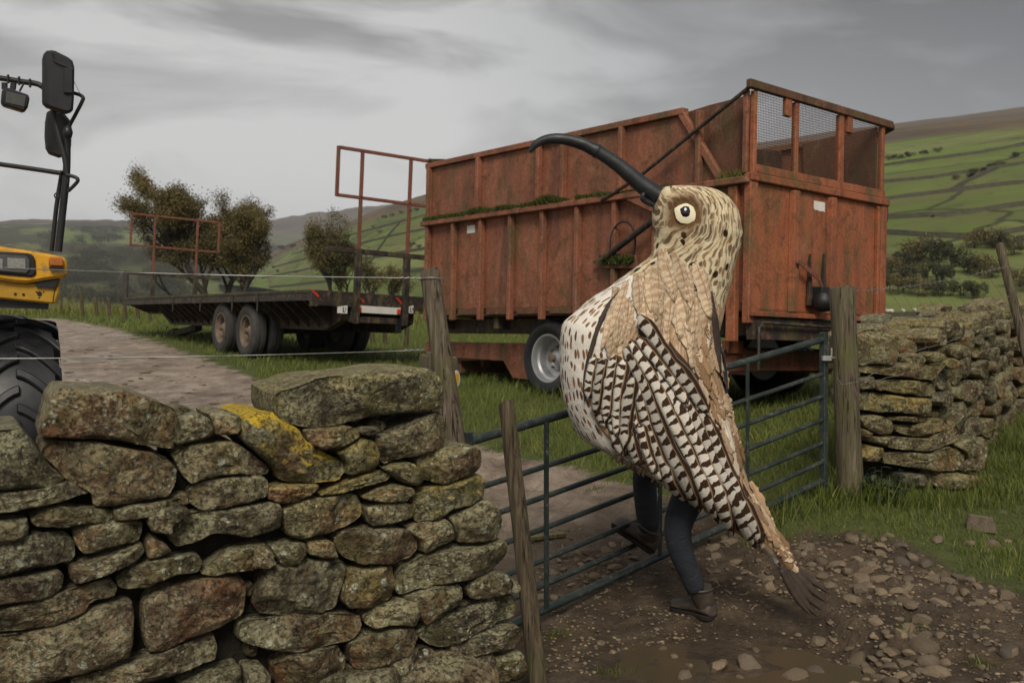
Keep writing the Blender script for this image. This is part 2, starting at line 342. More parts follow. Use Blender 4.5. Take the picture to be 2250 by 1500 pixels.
def blade_mat(name, a, b, c):
    t = NT(name, .6, .3); r = t.attr('rnd').outputs['Fac']
    t.col(t.ramp(r, [(0, a), (.6, b), (1, c)])); t.i(t.b, 'Subsurface Weight', 0.0)
    tr = t.n('BsdfTranslucent'); t.t.links.new(t.b.inputs['Base Color'].links[0].from_socket, tr.inputs['Color'])
    mx = t.n('MixShader', {0: .3}); t.t.links.new(t.b.outputs[0], mx.inputs[1]); t.t.links.new(tr.outputs[0], mx.inputs[2])
    t.t.links.new(mx.outputs[0], t.t.nodes['Material Output'].inputs['Surface'])
    return t.m
M['grass'] = blade_mat('grass_blades', (.050, .070, .010), (.115, .142, .022), (.25, .23, .065))
M['moss'] = blade_mat('moss', (.022, .035, .006), (.06, .085, .013), (.13, .13, .03))
M['leaf_autumn'] = blade_mat('autumn_leaves', (.062, .052, .021), (.140, .115, .044), (.24, .175, .062))
M['leaf_olive'] = blade_mat('olive_leaves', (.065, .060, .026), (.145, .128, .054), (.23, .185, .080))
M['leaf_dark'] = blade_mat('dark_hedge_leaves', (.026, .030, .014), (.060, .062, .026), (.11, .092, .036))
M['weed'] = blade_mat('thistle_leaves', (.022, .038, .022), (.045, .065, .038), (.08, .10, .06))
M['bark'] = simple('dark_bark', (.040, .034, .027), .95, .1, ns=8, var=.7, bump=.6, bd=.04)
M['gravelstone'] = None
def loose_mat():
    t = NT('muddy_loose_stone', .8, .3); v = t.rnd(t.co()); oi = t.oi(); n = t.noise(v, 14, 5, .6); f = t.noise(v, 60, 4)
    ir = t.ma('FRACT', t.ma('ADD', oi.outputs['Random'], t.n('NewGeometry').outputs['Random Per Island']))
    c = t.ramp(ir, [(0, (.10, .075, .05)), (.3, (.20, .15, .095)), (.55, (.14, .11, .08)), (.8, (.26, .195, .12)), (1, (.08, .066, .052))])
    c = t.mix(t.ramp(n, [(.48, 0), (.66, .8)]), c, (.055, .040, .027))
    t.col(t.mix(.4, c, t.ramp(f, [(.3, .5), (.7, 1.5)]), 'MULTIPLY')); t.bump(t.ma('ADD', n, f), .5, .01); return t.m
M['loose'] = loose_mat()

def hill_mat(name, wood_amt, moor0, moor1, cols, sc=1.0):
    """fields split by walls: cell pattern in the slope's own (along, up) coordinates"""
    t = NT(name, .95, .1); u = t.uv(); ux, uy, _ = t.sep(u)
    p = t.comb(t.ma('MULTIPLY', ux, .62*sc), t.ma('ADD', t.ma('MULTIPLY', uy, 5.2*sc), t.ma('MULTIPLY', ux, .22*sc)), 0.0)
    wob = t.n('VectorMath', {0: p, 1: t.n('VectorMath', {0: t.n('TexNoise', {'Vector': p, 'Scale': 1.3, 'Detail': 4.0}).outputs['Color'], 1: (.5, .35, 0)}, operation='MULTIPLY').outputs[0]}, operation='ADD').outputs[0]
    vo = t.voro(wob, 1.0, dims='2D'); cellr = t.sep(vo.outputs['Color'])[0]
    de = t.voro(wob, 1.0, 'DISTANCE_TO_EDGE', dims='2D').outputs['Distance']
    c = t.ramp(cellr, [(0, cols[0]), (.35, cols[1]), (.65, cols[2]), (1, cols[3])])
    g = t.co('Object'); n = t.noise(g, .03, 6, .65); nf = t.noise(g, .16, 5, .7); nb = t.noise(p, 1.7, 7, .68)
    c = t.mix(.6, c, t.ramp(n, [(.3, .55), (.7, 1.45)]), 'MULTIPLY')
    c = t.mix(t.ramp(nb, [(.47, 0), (.62, .75)]), c, (.118, .108, .048)); c = t.mix(t.ramp(t.noise(g, .09, 6, .75), [(.56, 0), (.64, .6)]), c, (.050, .052, .024))
    c = t.mix(t.ramp(de, [(.006, .85), (.016, 0)]), c, (.034, .034, .020))
    wd = t.ramp(t.ma('ADD', t.noise(p, .8, 7, .72, .4), t.ma('MULTIPLY', t.ma('SUBTRACT', nf, .5), .25)), [(.60-wood_amt, 0), (.63-wood_amt, 1)])
    c = t.mix(t.ma('MULTIPLY', wd, .92), c, t.mix(nf, (.020, .021, .012), (.070, .060, .030)))
    mo = t.ramp(t.ma('ADD', uy, t.ma('MULTIPLY', t.ma('SUBTRACT', nb, .5), .22)), [(moor0, 0), (moor1, 1)])
    c = t.mix(mo, c, t.mix(t.ramp(nb, [(.38, 0), (.6, 1)]), (.062, .045, .032), (.125, .092, .055)))
    t.col(c); return t.m
GREENS = [(.055, .078, .018), (.120, .165, .038), (.080, .108, .026), (.150, .165, .058)]
M['hill_right'] = hill_mat('hillside_fields', -.01, .60, .72, GREENS, 1.25)
M['hill_left'] = hill_mat('wooded_valley_side', .135, .72, .86, [(.08, .115, .028), (.115, .15, .04), (.15, .17, .06), (.095, .12, .04)], 1.6)
M['hill_far'] = hill_mat('distant_moor', .06, .35, .6, GREENS, 2.0)
M['farwall'] = simple('far_field_wall', (.075, .070, .050), .95, .1, ns=3, var=.8)
# ---------------------------------------------------------------- ground
CP = np.array([(0,0,-1.68),(-3,3,-1.9),(-4,0,-1.9),(.06,5.25,-1.80),(-.3,4.97,-1.84),(.96,5.2,-1.69),(2.23,7.13,-1.40),(1.2,6.2,-1.58),(2.7,7.5,-1.42),(3.5,7.6,-1.55),(2.6,4.0,-1.66),(4.6,6.6,-1.60),(4,2,-1.7),
    (6,11,-1.06),(5.0,9.2,-1.24),(4.2,8.4,-1.40),(.6,11.7,-1.16),(2.2,10.2,-1.21),(3.3,12.4,-1.16),(-1.2,14.5,-1.12),(-5,18.5,-1.02),(-2.4,17.3,-1.06),(-8.5,24,-.90),(-3.3,8.2,-1.62),(-1.5,9,-1.45),(-5,12,-1.35),(-8,9,-1.7),
    (-17,40,-.60),(-8,45,-.75),(5,40,-1.4),(14,30,-1.3),(20,50,-1.7),(-20,20,-.95),(12,12,-.9),(14,5,-1.3),(-14,8,-1.6),(-30,45,-.5),(36,30,-1.2),(-35,10,-1.2)], float)
def _tps(r2): return .5*r2*np.log(r2+1e-9)
_n = len(CP); _D = ((CP[:,None,:2]-CP[None,:,:2])**2).sum(-1)
_A = np.zeros((_n+3,_n+3)); _A[:_n,:_n] = _tps(_D)+np.eye(_n)*.6; _A[:_n,_n] = 1; _A[:_n,_n+1:] = CP[:,:2]; _A[_n:,:_n] = _A[:_n,_n:].T
_W = np.linalg.solve(_A, np.concatenate([CP[:,2],[0,0,0]]))
def gh(X, Y):
    """ground height (world z), arrays or numbers"""
    X = np.asarray(X,float); Y = np.asarray(Y,float)
    xc = np.clip(X,-40,40); yc = np.clip(Y,-6,55)
    r2 = (xc[...,None]-CP[:,0])**2+(yc[...,None]-CP[:,1])**2
    z = (_tps(r2)*_W[:_n]).sum(-1)+_W[_n]+_W[_n+1]*xc+_W[_n+2]*yc
    d = np.hypot(X,Y); k = np.clip((d-46)/60,0,1); k = k*k*(3-2*k)
    far = -2.2 - 16*np.clip((-X-10)/160,0,1)*np.clip((d-60)/120,0,1)
    return z*(1-k)+far*k+CZ
def g1(x, y): return float(gh(x, y))
def gpt(px, py):
    """where the line of sight through a pixel meets the ground"""
    d = 6.0; r = ray(px, py)
    for _ in range(60):
        p = at(px, py, d); dz = p.z-g1(p.x, p.y)
        d += dz*.5*max(1.0, abs(r.y/r.z))*.6; d = min(max(d, 1.5), 80)
    return at(px, py, d)
# the muddy track: from the foreground through the gateway and away behind the wall
_dp = [(-60,702),(130,700),(250,722),(330,748),(420,778),(520,815),(610,850),(760,895),(900,925),(1010,965),(1060,985),(1130,1002),(1250,1028),(1330,1055),(1400,1072),(1500,1098),(1580,1130),(1640,1160),(1720,1168),(1800,1160),(1900,1172),(2000,1200),(2080,1245),(2150,1275),(2260,1300)]
DIRT = [(p.x, p.y) for p in (gpt(*q) for q in _dp)] + [(7.5,3.2),(7,-3),(-12,-3),(-16,4),(-22,16),(-24,30)]
DP = np.array(DIRT)
def dirt_sd(X, Y):
    """signed distance to the edge of the mud, positive inside"""
    X = np.asarray(X,float); Y = np.asarray(Y,float); best = np.full(X.shape,1e9); ins = np.zeros(X.shape,bool); n = len(DP)
    for i in range(n):
        ax, ay = DP[i]; bx, by = DP[(i+1)%n]; dx, dy = bx-ax, by-ay
        t = np.clip(((X-ax)*dx+(Y-ay)*dy)/(dx*dx+dy*dy+1e-12),0,1)
        best = np.minimum(best, np.hypot(X-ax-t*dx, Y-ay-t*dy))
        cr = ((ay > Y) != (by > Y)) & (X < (bx-ax)*(Y-ay)/(by-ay+1e-12)+ax); ins ^= cr
    return np.where(ins, best, -best)
def grade(lo, hi, c, fine, growth):
    """coordinates with fine steps near c that grow outwards"""
    out = [c]; s = fine
    while out[-1] < hi: out.append(out[-1]+s); s = fine + (out[-1]-c)**1.0*growth if out[-1]-c > 3.2 else fine
    o2 = [c]; s = fine
    while o2[-1] > lo: o2.append(o2[-1]-s); s = fine + (c-o2[-1])*growth if c-o2[-1] > 2.6 else fine
    return np.array(sorted(set(out+o2)))
gx = grade(-4500, 4500, 1.6, .045, .055); gy = grade(-40, 5200, 5.2, .045, .05)
GX, GY = np.meshgrid(gx, gy); GZ = gh(GX, GY)
sdm = dirt_sd(GX, GY); dm = np.clip(.5+sdm/.5,0,1)
flat = np.stack([GX.ravel(), GY.ravel()],1); zz = GZ.ravel().copy(); dmr = dm.ravel()
near = np.where((flat[:,1] > 1) & (flat[:,1] < 45) & (np.abs(flat[:,0]) < 30))[0]
PUD = gpt(1590, 1462); PT = g1(PUD.x, PUD.y)-.035
for i in near:
    x, y = flat[i]; k = dmr[i]
    a = noise.fractal(Vector((x*1.3, y*1.3, 3.1)), 1.0, 2.0, 3)*.022
    if k > 0 and y < 12:
        a += (noise.fractal(Vector((x*4, y*4, 7.7)), .9, 2.1, 4)*.034 + abs(noise.noise(Vector((x*9, y*9, 1.7))))*.030 - .05*max(0, 1-abs(noise.noise(Vector((x*.9+y*.5, y*.35, 8.8))))*9))*k
        e2 = ((x-PUD.x)/.55)**2+((y-PUD.y)/.34)**2
        if e2 < 3.2:
            wg = min(1, max(0, (3.2-e2)/2.0)); wg = wg*wg*(3-2*wg); zz[i] = zz[i]*(1-wg)+PT*wg; a *= 1-.55*wg
    zz[i] += a
me = bpy.data.meshes.new('ground'); nx, ny = len(gx), len(gy)
idx = np.arange(nx*ny).reshape(ny, nx)
quads = np.stack([idx[:-1,:-1], idx[:-1,1:], idx[1:,1:], idx[1:,:-1]],-1).reshape(-1,4)
def np_mesh(name, V, F, smooth=True):
    me = bpy.data.meshes.new(name); n = F.shape[1]
    me.vertices.add(len(V)); me.vertices.foreach_set('co', np.ascontiguousarray(V,dtype=np.float32).ravel())
    me.loops.add(F.size); me.loops.foreach_set('vertex_index', np.ascontiguousarray(F,dtype=np.int32).ravel())
    me.polygons.add(len(F)); me.polygons.foreach_set('loop_start', np.arange(0,F.size,n,dtype=np.int32)); 
    me.update(calc_edges=True)
    if smooth: me.polygons.foreach_set('use_smooth', np.ones(len(F),bool))
    me.validate(); return me
def fattr(me, name, vals):
    a = me.attributes.new(name, 'FLOAT', 'POINT'); a.data.foreach_set('value', np.ascontiguousarray(vals,dtype=np.float32))
me = np_mesh('ground', np.column_stack([flat, zz]), quads)
a = me.attributes.new('dirt', 'FLOAT_VECTOR', 'POINT'); a.data.foreach_set('vector', np.column_stack([dmr]*3).astype(np.float32).ravel())
pale = np.clip((flat[:,1]-5.6-.75*(flat[:,0]-0))/2.2,0,1)*np.clip((flat[:,1]-3.5)/2,0,1)
fattr(me, 'pale', pale)
tag(link('ground', me, M['ground']), kind='structure')
GT = BVHTree.FromPolygons([tuple(v) for v in np.column_stack([flat, zz])[:]], [tuple(q) for q in quads[[k for k in range(0)]]]) if False else None
_nearq = quads[(np.abs(flat[quads[:,0],0]) < 30) & (flat[quads[:,0],1] < 60)]
GT = BVHTree.FromPolygons(list(map(tuple, np.column_stack([flat, zz]))), list(map(tuple, _nearq)))
def gz(x, y):
    h = GT.ray_cast(Vector((x, y, 50)), Vector((0, 0, -1)))
    return h[0].z if h[0] else g1(x, y)
# puddle of muddy water lying in its hollow
pz = PT+.006
b = MB(); ring = []
for k in range(40):
    q = 2*math.pi*k/40; rr = 1+.5*noise.noise(Vector((math.cos(q)*1.4, math.sin(q)*1.4, 5)))+.15*noise.noise(Vector((math.cos(q)*5, math.sin(q)*5, 2)))
    ring.append((PUD.x+math.cos(q)*.66*min(1.1, rr), PUD.y+math.sin(q)*.42*min(1.1, rr), pz))
b.add(ring, [tuple(range(40))]); tag(b.build('puddle', M['puddle']), kind='structure')

# ---------------------------------------------------------------- hills
def loft(name, cols, nv, mat, amp, ulen, back=None):
    """cols: (px, foot_y, foot_d, ridge_y, ridge_d) -> hillside mesh between a foot line and a ridge line"""
    cols = np.array(cols,float); m = len(cols); t = np.linspace(0, m-1, 90); V = []; UV = []
    f = [np.interp(t, np.arange(m), cols[:,k]) for k in range(5)]
    # smooth
    for k in range(5):
        for _ in range(6): f[k][1:-1] = .25*f[k][:-2]+.5*f[k][1:-1]+.25*f[k][2:]
    acc = 0; prev = None
    for i in range(90):
        p0 = at(f[0][i], f[1][i], f[2][i]); p1 = at(f[0][i], f[3][i], f[4][i])
        mid = p0.lerp(p1, .5)
        if prev is not None: acc += (mid-prev).length
        prev = mid
        for j in range(nv+3):
            v = j/nv
            if j <= nv:
                p = p0.lerp(p1, v); sag = math.sin(v*math.pi)*(.02*(p1.z-p0.z))
                a = noise.fractal(Vector((p.x*.004, p.y*.004, 1.3)), 1, 2, 5)*amp*math.sin(min(1, v*1.4)*math.pi*.5)
                p.z += a + sag
            else:
                p = p1 + (p1-p0).normalized()*(60*(j-nv)); p.z = p1.z - 12*(j-nv)**2
            V.append(p); UV.append((acc/ulen, v))
    n = nv+3; F = [(i*n+j, (i+1)*n+j, (i+1)*n+j+1, i*n+j+1) for i in range(89) for j in range(n-1)]
    me = np_mesh(name, np.array([tuple(v) for v in V]), np.array(F))
    lay = me.uv_layers.new(name='UVMap'); vi = np.zeros(len(me.loops), np.int32); me.loops.foreach_get('vertex_index', vi)
    lay.data.foreach_set('uv', np.array(UV, np.float32)[vi].ravel())
    o = tag(link(name, me, mat), kind='structure')
    return BVHTree.FromPolygons([tuple(v) for v in V], F)
HB = loft('hillside', [(2900,705,130,190,640),(2600,700,140,212,680),(2250,694,150,246,740),(1940,692,160,285,800),(1500,690,180,345,900),(1100,676,220,402,1000),(935,668,250,428,1080),(840,662,300,455,1200),(750,655,380,492,1350),(660,645,520,522,1550),(600,636,700,548,1700),(540,628,900,585,1800),(480,625,1000,615,1900)], 60, M['hill_right'], 7, 120)
HL = loft('valley_side', [(-700,705,600,480,3000),(-300,700,600,486,3100),(0,697,620,488,3300),(200,695,650,491,3500),(340,694,700,489,3700),(450,692,750,506,3800),(560,690,800,532,3800),(650,690,850,565,3700),(740,690,850,605,3500)], 60, M['hill_left'], 26, 260)
loft('distant_fell', [(250,600,3500,497,5200),(420,600,3500,498,5200),(560,600,3500,488,5000),(680,590,3400,470,4800),(800,580,3300,448,4600),(950,570,3200,436,4500),(1100,570,3200,430,4500)], 14, M['hill_far'], 22, 500)
loft('moor_top', [(1100,420,1300,392,2000),(1500,400,1250,330,1900),(1940,340,1150,272,1800),(2250,300,1100,238,1700),(2900,260,1000,170,1600)], 8, M['hill_far'], 5, 4000)

def scatter_on(tree, px, py):
    h = tree.ray_cast(Vector((0, 0, CZ)), ray(px, py))
    return h[0]
# ---------------------------------------------------------------- dry stone walls
def resample(poly, n):
    P = np.array(poly,float)
    P = np.concatenate([P,P[:1]]); d = np.r_[0, np.cumsum(np.hypot(*np.diff(P,axis=0).T))]
    t = np.linspace(0, d[-1], n, endpoint=False)
    return np.column_stack([np.interp(t,d,P[:,0]), np.interp(t,d,P[:,1])])
def chaikin(poly):
    P = np.array(poly,float); Q = np.roll(P,-1,0)
    return np.stack([.90*P+.10*Q, .10*P+.90*Q],1).reshape(-1,2)
def stone(name, uvpoly, o, eu, ev, en, thick, parent, seed, n=44, bulge=.05, rings=(0,.22,.42,.6,.75,.87,.95,.985,1.0), rough=1.0):
    """an irregular stone: outline in the wall-face plane (origin o, axes eu, ev, outward en), real thickness behind it"""
    Q = resample(chaikin(uvpoly), n); c = Q.mean(0); rnd = random.Random(seed)
    size = math.sqrt(max(1e-4, np.ptp(Q[:,0])*np.ptp(Q[:,1])))
    tx, ty = rnd.uniform(-.22,.22), rnd.uniform(-.12,.25)
    ridge = rnd.uniform(-.25,.25)*np.ptp(Q[:,0]); rs_ = rnd.uniform(.05,.3)
    V = []; Q_ = (rnd.uniform(.8,1.5),); so = Vector((rnd.uniform(0,90), rnd.uniform(0,90), rnd.uniform(0,90)))
    def put(u, v, d, k):
        du, dv = u-c[0], v-c[1]
        p = o + eu*float(u) + ev*float(v) + en*float(d)
        q = p*1.0+so
        sz = min(1, size/.2)
        cell = noise.voronoi(q*4.2*Q_[0], distance_metric='DISTANCE')[0]
        a = noise.fractal(q*5.5, .9, 2.1, 3)*.009*rough*sz + noise.fractal(q*24, .8, 2.1, 4)*.008*rough + (cell[1]-cell[0]-.3)*.014*rough*sz
        e = noise.noise_vector(q*7)*.010*rough*sz + noise.noise_vector(q*23)*.004*rough
        V.append(p + en*a*k + e*.8)
    ext = max(.05, .5*min(np.ptp(Q[:,0]), np.ptp(Q[:,1]))); fac = []
    for _ in range(6):
        ph = rnd.uniform(0, 6.28); fac.append((math.cos(ph), math.sin(ph), rnd.uniform(.25,.85)*ext, rnd.uniform(.25,1.0)))
    def facet(d, u, v):
        for cx_, cy_, of_, sl_ in fac: d = min(d, bulge*1.1-sl_*((u-c[0])*cx_+(v-c[1])*cy_-of_))
        return d
    put(c[0], c[1], bulge, 1)
    bl = bulge*rnd.uniform(.7,1.3)
    for r in rings[1:]:
        prof = bl*(1-r**9)
        for u, v in Q:
            uu, vv = c[0]+(u-c[0])*r, c[1]+(v-c[1])*r
            d = prof + (uu-c[0])*tx*(1-r**4) + (vv-c[1])*ty*(1-r**4) - abs((uu-c[0])-ridge)*rs_*(1-r**3)*.5
            put(uu, vv, max(-.03, facet(d, uu, vv)) if r < 1 else -.022, 1)
    for r, d in ((1.0, -thick*.3), (.99, -thick*.7), (.9, -thick)):
        for u, v in Q: put(c[0]+(u-c[0])*r, c[1]+(v-c[1])*r, d, 1)
    put(c[0], c[1], -thick, 1)
    m = len(rings)-1+3; F = [(0, 1+k, 1+(k+1)%n) for k in range(n)]
    for i in range(m-1):
        b0 = 1+i*n; F += [(b0+k, b0+n+k, b0+n+(k+1)%n, b0+(k+1)%n) for k in range(n)]
    b0 = 1+(m-1)*n; F += [(b0+k, len(V)-1, b0+(k+1)%n) for k in range(n)]
    cen = sum(V, Vector((0,0,0)))/len(V); off = wloc(parent)
    me = bpy.data.meshes.new(name); me.from_pydata([v-cen for v in V], [], F)
    bm = bmesh.new(); bm.from_mesh(me); bmesh.ops.recalc_face_normals(bm, faces=bm.faces); bm.to_mesh(me); bm.free()
    me.shade_smooth(); me.set_sharp_from_angle(angle=R(30))
    ob = link(name, me, M['stone'], parent, cen-off)
    return ob
def cr(k, pts):
    s, ox, oy = {5: (620/1329, 0, 800), 6: (700/1458, 560, 780), 7: (390/1170, 1860, 640)}[k]
    return [(x*s+ox, y*s+oy) for x, y in pts]
# ---- near wall: face plane runs from close at the left to the gateway stake
LA, LB = Vector((at(0, 1100, 3.05).x, 3.05, 0)), Vector((at(1140, 1100, 3.95).x, 3.95, 0))
LU = (LB-LA).normalized(); LV = Vector((0,0,1)); LN = Vector((LU.y, -LU.x, 0))
def wall_uv(px, py, O, U, V, Nn):
    r = ray(px, py); c0 = Vector((0,0,CZ)); k = (O-c0).dot(Nn)/r.dot(Nn); p = c0+r*k-O
    return (p.dot(U), p.dot(V))
W5 = [
 ([(195,340),(205,300),(245,150),(290,108),(350,115),(480,125),(550,120),(640,140),(740,175),(830,215),(845,260),(835,330),(820,405),(700,385),(600,365),(480,355),(300,345)], (0,.75,0)),
 ([(-120,312),(95,303),(160,385),(240,480),(325,552),(200,578),(60,590),(-120,605)], (0,.45,.1)),
 ([(200,400),(260,370),(340,365),(460,370),(600,400),(720,420),(800,450),(843,500),(835,560),(800,620),(700,640),(560,665),(440,672),(430,610),(320,545),(240,470),(195,430)], (0,.05,.1)),
 ([(-90,640),(0,612),(150,585),(400,537),(440,560),(435,605),(300,640),(200,665),(100,690),(-90,722)], (0,.1,0)),
 ([(840,290),(850,250),(930,225),(990,250),(1010,310),(990,345),(900,370),(830,380)], (0,.6,0)),
 ([(985,235),(1050,222),(1130,240),(1142,290),(1120,330),(1015,335),(1000,270)], (0,.7,0)),
 ([(820,430),(930,380),(1100,358),(1150,390),(1240,455),(1285,490),(1270,520),(1100,520),(950,545),(890,560),(850,510)], (.1,.4,0)),
 ([(900,610),(960,555),(1100,530),(1230,522),(1267,540),(1265,615),(1200,645),(1050,680),(950,690),(905,660)], (0,.5,0)),
 ([(140,735),(200,690),(280,667),(360,680),(480,685),(535,690),(530,740),(400,750),(300,770),(170,765)], (0,.5,0)),
 ([(537,692),(600,665),(720,655),(860,638),(872,665),(780,680),(700,715),(600,740),(540,738)], (0,.2,0)),
 ([(690,705),(760,670),(850,664),(905,692),(870,718),(810,755),(800,800),(720,790),(690,750)], (0,.1,.05)),
 ([(810,745),(850,715),(960,692),(1060,692),(1180,662),(1320,645),(1335,700),(1330,770),(1260,800),(1170,818),(1060,795),(980,800),(900,850),(840,862),(805,830)], (0,.35,0)),
 ([(-60,748),(60,735),(130,730),(140,770),(130,810),(60,830),(-60,842)], (0,.4,0)),
 ([(340,790),(420,752),(540,742),(680,740),(670,800),(660,835),(560,855),(480,880),(400,892),(365,860)], (0,.6,0)),
 ([(-90,845),(80,815),(200,800),(310,795),(345,830),(358,900),(340,930),(220,950),(100,985),(-90,1008)], (0,0,.25)),
 ([(330,945),(450,910),(580,865),(670,842),(686,880),(640,928),(520,973),(400,1018),(345,1035),(325,990)], (0,0,0)),
 ([(692,832),(720,812),(790,847),(812,880),(760,905),(695,912)], (0,.5,.1)),
 ([(555,1010),(620,962),(700,928),(830,907),(940,893),(963,940),(940,980),(820,1000),(700,1048),(600,1066),(560,1050)], (0,.45,0)),
 ([(945,990),(1010,930),(1100,870),(1200,850),(1260,848),(1320,920),(1310,945),(1200,968),(1080,983),(1000,1000)], (0,.6,0)),
 ([(-90,1025),(120,1000),(280,966),(303,1000),(298,1060),(220,1095),(100,1125),(-90,1145)], (0,.05,.3)),
 ([(-90,1190),(100,1134),(280,1089),(420,1044),(520,1016),(555,1050),(548,1095),(440,1126),(400,1166),(300,1211),(150,1246),(-90,1286)], (0,.15,.25)),
 ([(680,1130),(720,1072),(850,1047),(1000,1017),(1150,1004),(1166,1060),(1158,1150),(1148,1188),(1030,1238),(900,1287),(780,1336),(692,1352),(672,1250)], (0,.2,.05)),
 ([(-90,1306),(150,1268),(320,1214),(500,1144),(618,1118),(636,1150),(631,1300),(611,1382),(520,1427),(380,1462),(250,1496),(-90,1516)], (0,.35,.1)),
 ([(300,1502),(560,1424),(800,1345),(1018,1276),(1028,1340),(1018,1396),(900,1436),(780,1476),(500,1550)], (0,.2,.15)),
 ([(830,1522),(950,1474),(1138,1416),(1148,1520),(1000,1560)], (0,.3,.1)),
 ([(1175,1442),(1230,1432),(1278,1470),(1268,1526),(1180,1528)], (0,.4,.1)),
]
W6 = [
 ([(105,180),(130,160),(200,145),(290,110),(400,95),(500,90),(620,75),(740,58),(830,65),(865,110),(875,190),(870,235),(800,262),(650,270),(500,295),(380,325),(270,337),(200,330),(130,305),(105,270)], (.12,.8,0)),
 ([(-60,290),(0,268),(80,265),(105,290),(200,340),(240,400),(330,450),(410,485),(420,530),(390,580),(300,590),(180,585),(110,570),(80,510),(0,440),(-60,380)], (1,.8,0)),
 ([(230,345),(330,332),(420,322),(470,342),(487,370),(440,400),(380,428),(310,438),(245,400)], (.1,.9,0)),
 ([(375,445),(440,412),(492,376),(540,390),(570,440),(570,500),(540,528),(440,556),(415,545),(420,500)], (.25,.8,0)),
 ([(547,382),(640,342),(760,292),(850,262),(873,290),(883,380),(878,418),(780,453),(680,473),(592,502),(572,450)], (0,.15,.1)),
 ([(470,352),(500,332),(560,332),(573,350),(540,368),(500,370)], (0,.3,.3)),
 ([(745,490),(800,442),(900,422),(980,411),(1030,432),(1043,490),(1020,538),(900,588),(850,590),(780,568)], (.05,.9,0)),
 ([(585,522),(640,502),(720,493),(755,522),(770,573),(740,603),(690,590),(645,562)], (.1,.8,0)),
 ([(295,642),(400,592),(500,548),(580,528),(638,547),(620,575),(520,600),(420,633),(330,646)], (.35,.8,0)),
 ([(490,650),(560,617),(660,594),(720,603),(735,625),(700,663),(600,678),(520,664)], (.1,.6,0)),
 ([(65,612),(140,594),(290,592),(300,607),(260,638),(200,668),(130,676),(62,658)], (.2,.8,0)),
 ([(132,700),(200,668),(320,653),(478,639),(503,680),(498,740),(468,778),(350,818),(220,847),(152,828),(137,770)], (.1,.35,0)),
 ([(515,702),(560,683),(700,672),(738,692),(733,743),(640,772),(532,782),(512,740)], (.1,.8,0)),
 ([(735,642),(820,603),(960,573),(1050,544),(1063,590),(1058,648),(1000,688),(900,708),(850,742),(742,765),(727,690)], (.3,.9,0)),
 ([(892,747),(960,713),(1068,659),(1108,690),(1133,770),(1128,823),(1080,848),(950,862),(927,810)], (0,.3,0)),
 ([(692,784),(760,768),(868,749),(903,772),(927,848),(850,882),(772,914),(757,850)], (0,.05,0)),
 ([(377,850),(420,813),(520,796),(640,794),(720,804),(752,840),(757,890),(728,928),(620,962),(480,957),(402,920)], (0,.55,.05)),
 ([(67,872),(150,861),(236,858),(233,908),(200,946),(130,976),(92,920)], (0,.6,0)),
 ([(242,852),(358,851),(373,890),(384,929),(300,929),(247,913)], (.1,.6,0)),
 ([(-22,885),(40,864),(68,890),(98,950),(60,972),(-22,976)], (0,.5,0)),
 ([(2,1150),(32,1032),(72,973),(150,958),(280,939),(428,949),(428,1010),(398,1090),(373,1167),(260,1187),(120,1202),(22,1187)], (0,.1,.05)),
 ([(413,1080),(433,1002),(453,979),(560,969),(637,969),(647,1040),(642,1108),(560,1157),(442,1162),(413,1130)], (.1,.75,0)),
 ([(657,1020),(692,963),(780,924),(920,894),(1060,864),(1153,849),(1163,890),(1128,958),(1050,1008),(920,1037),(780,1072),(672,1102),(653,1070)], (0,.5,0)),
 ([(962,1060),(1020,1023),(1100,989),(1158,1003),(1185,1050),(1168,1088),(1080,1107),(982,1112)], (0,.6,0)),
 ([(693,1112),(760,1089),(860,1059),(938,1046),(960,1090),(937,1148),(860,1197),(792,1241),(743,1180)], (0,.7,0)),
 ([(503,1202),(580,1153),(680,1119),(747,1133),(762,1200),(737,1237),(620,1237),(542,1252),(513,1230)], (.05,.7,0)),
 ([(-62,1235),(0,1219),(200,1194),(400,1184),(497,1194),(505,1250),(478,1297),(330,1341),(200,1361),(60,1346),(-62,1318)], (0,.25,.05)),
 ([(753,1290),(820,1234),(960,1164),(1080,1119),(1187,1095),(1207,1150),(1197,1197),(1100,1237),(1020,1277),(920,1327),(850,1337),(792,1318)], (0,.6,0)),
 ([(433,1332),(520,1284),(640,1264),(738,1254),(759,1300),(718,1367),(600,1416),(520,1441),(453,1437)], (0,.4,.05)),
 ([(908,1320),(1000,1274),(1120,1244),(1217,1239),(1229,1290),(1178,1337),(1050,1366),(922,1391),(903,1360)], (0,.7,0)),
 ([(93,1422),(160,1374),(300,1344),(398,1334),(435,1390),(418,1456),(250,1520),(100,1520)], (0,.5,.05)),
 ([(473,1502),(560,1444),(700,1364),(818,1344),(868,1385),(848,1420),(876,1440),(902,1480),(800,1540),(500,1560)], (0,.3,.05)),
 ([(1022,1412),(1120,1374),(1228,1354),(1249,1420),(1237,1490),(1122,1510)], (0,.8,0)),
 ([(883,1424),(980,1414),(1087,1453),(1117,1500),(1000,1580),(903,1560)], (0,.6,0)),
 ([(-40,1433),(40,1424),(75,1462),(67,1540),(-40,1540)], (0,.6,0)),
]
wz = g1(-1.2, 3.4)
lw = thing('stone_wall', (-1.2, 3.55, wz-.05), 'near dry stone wall of dark lichened gritstone beside the gateway stake', 'wall')
sd_ = 100
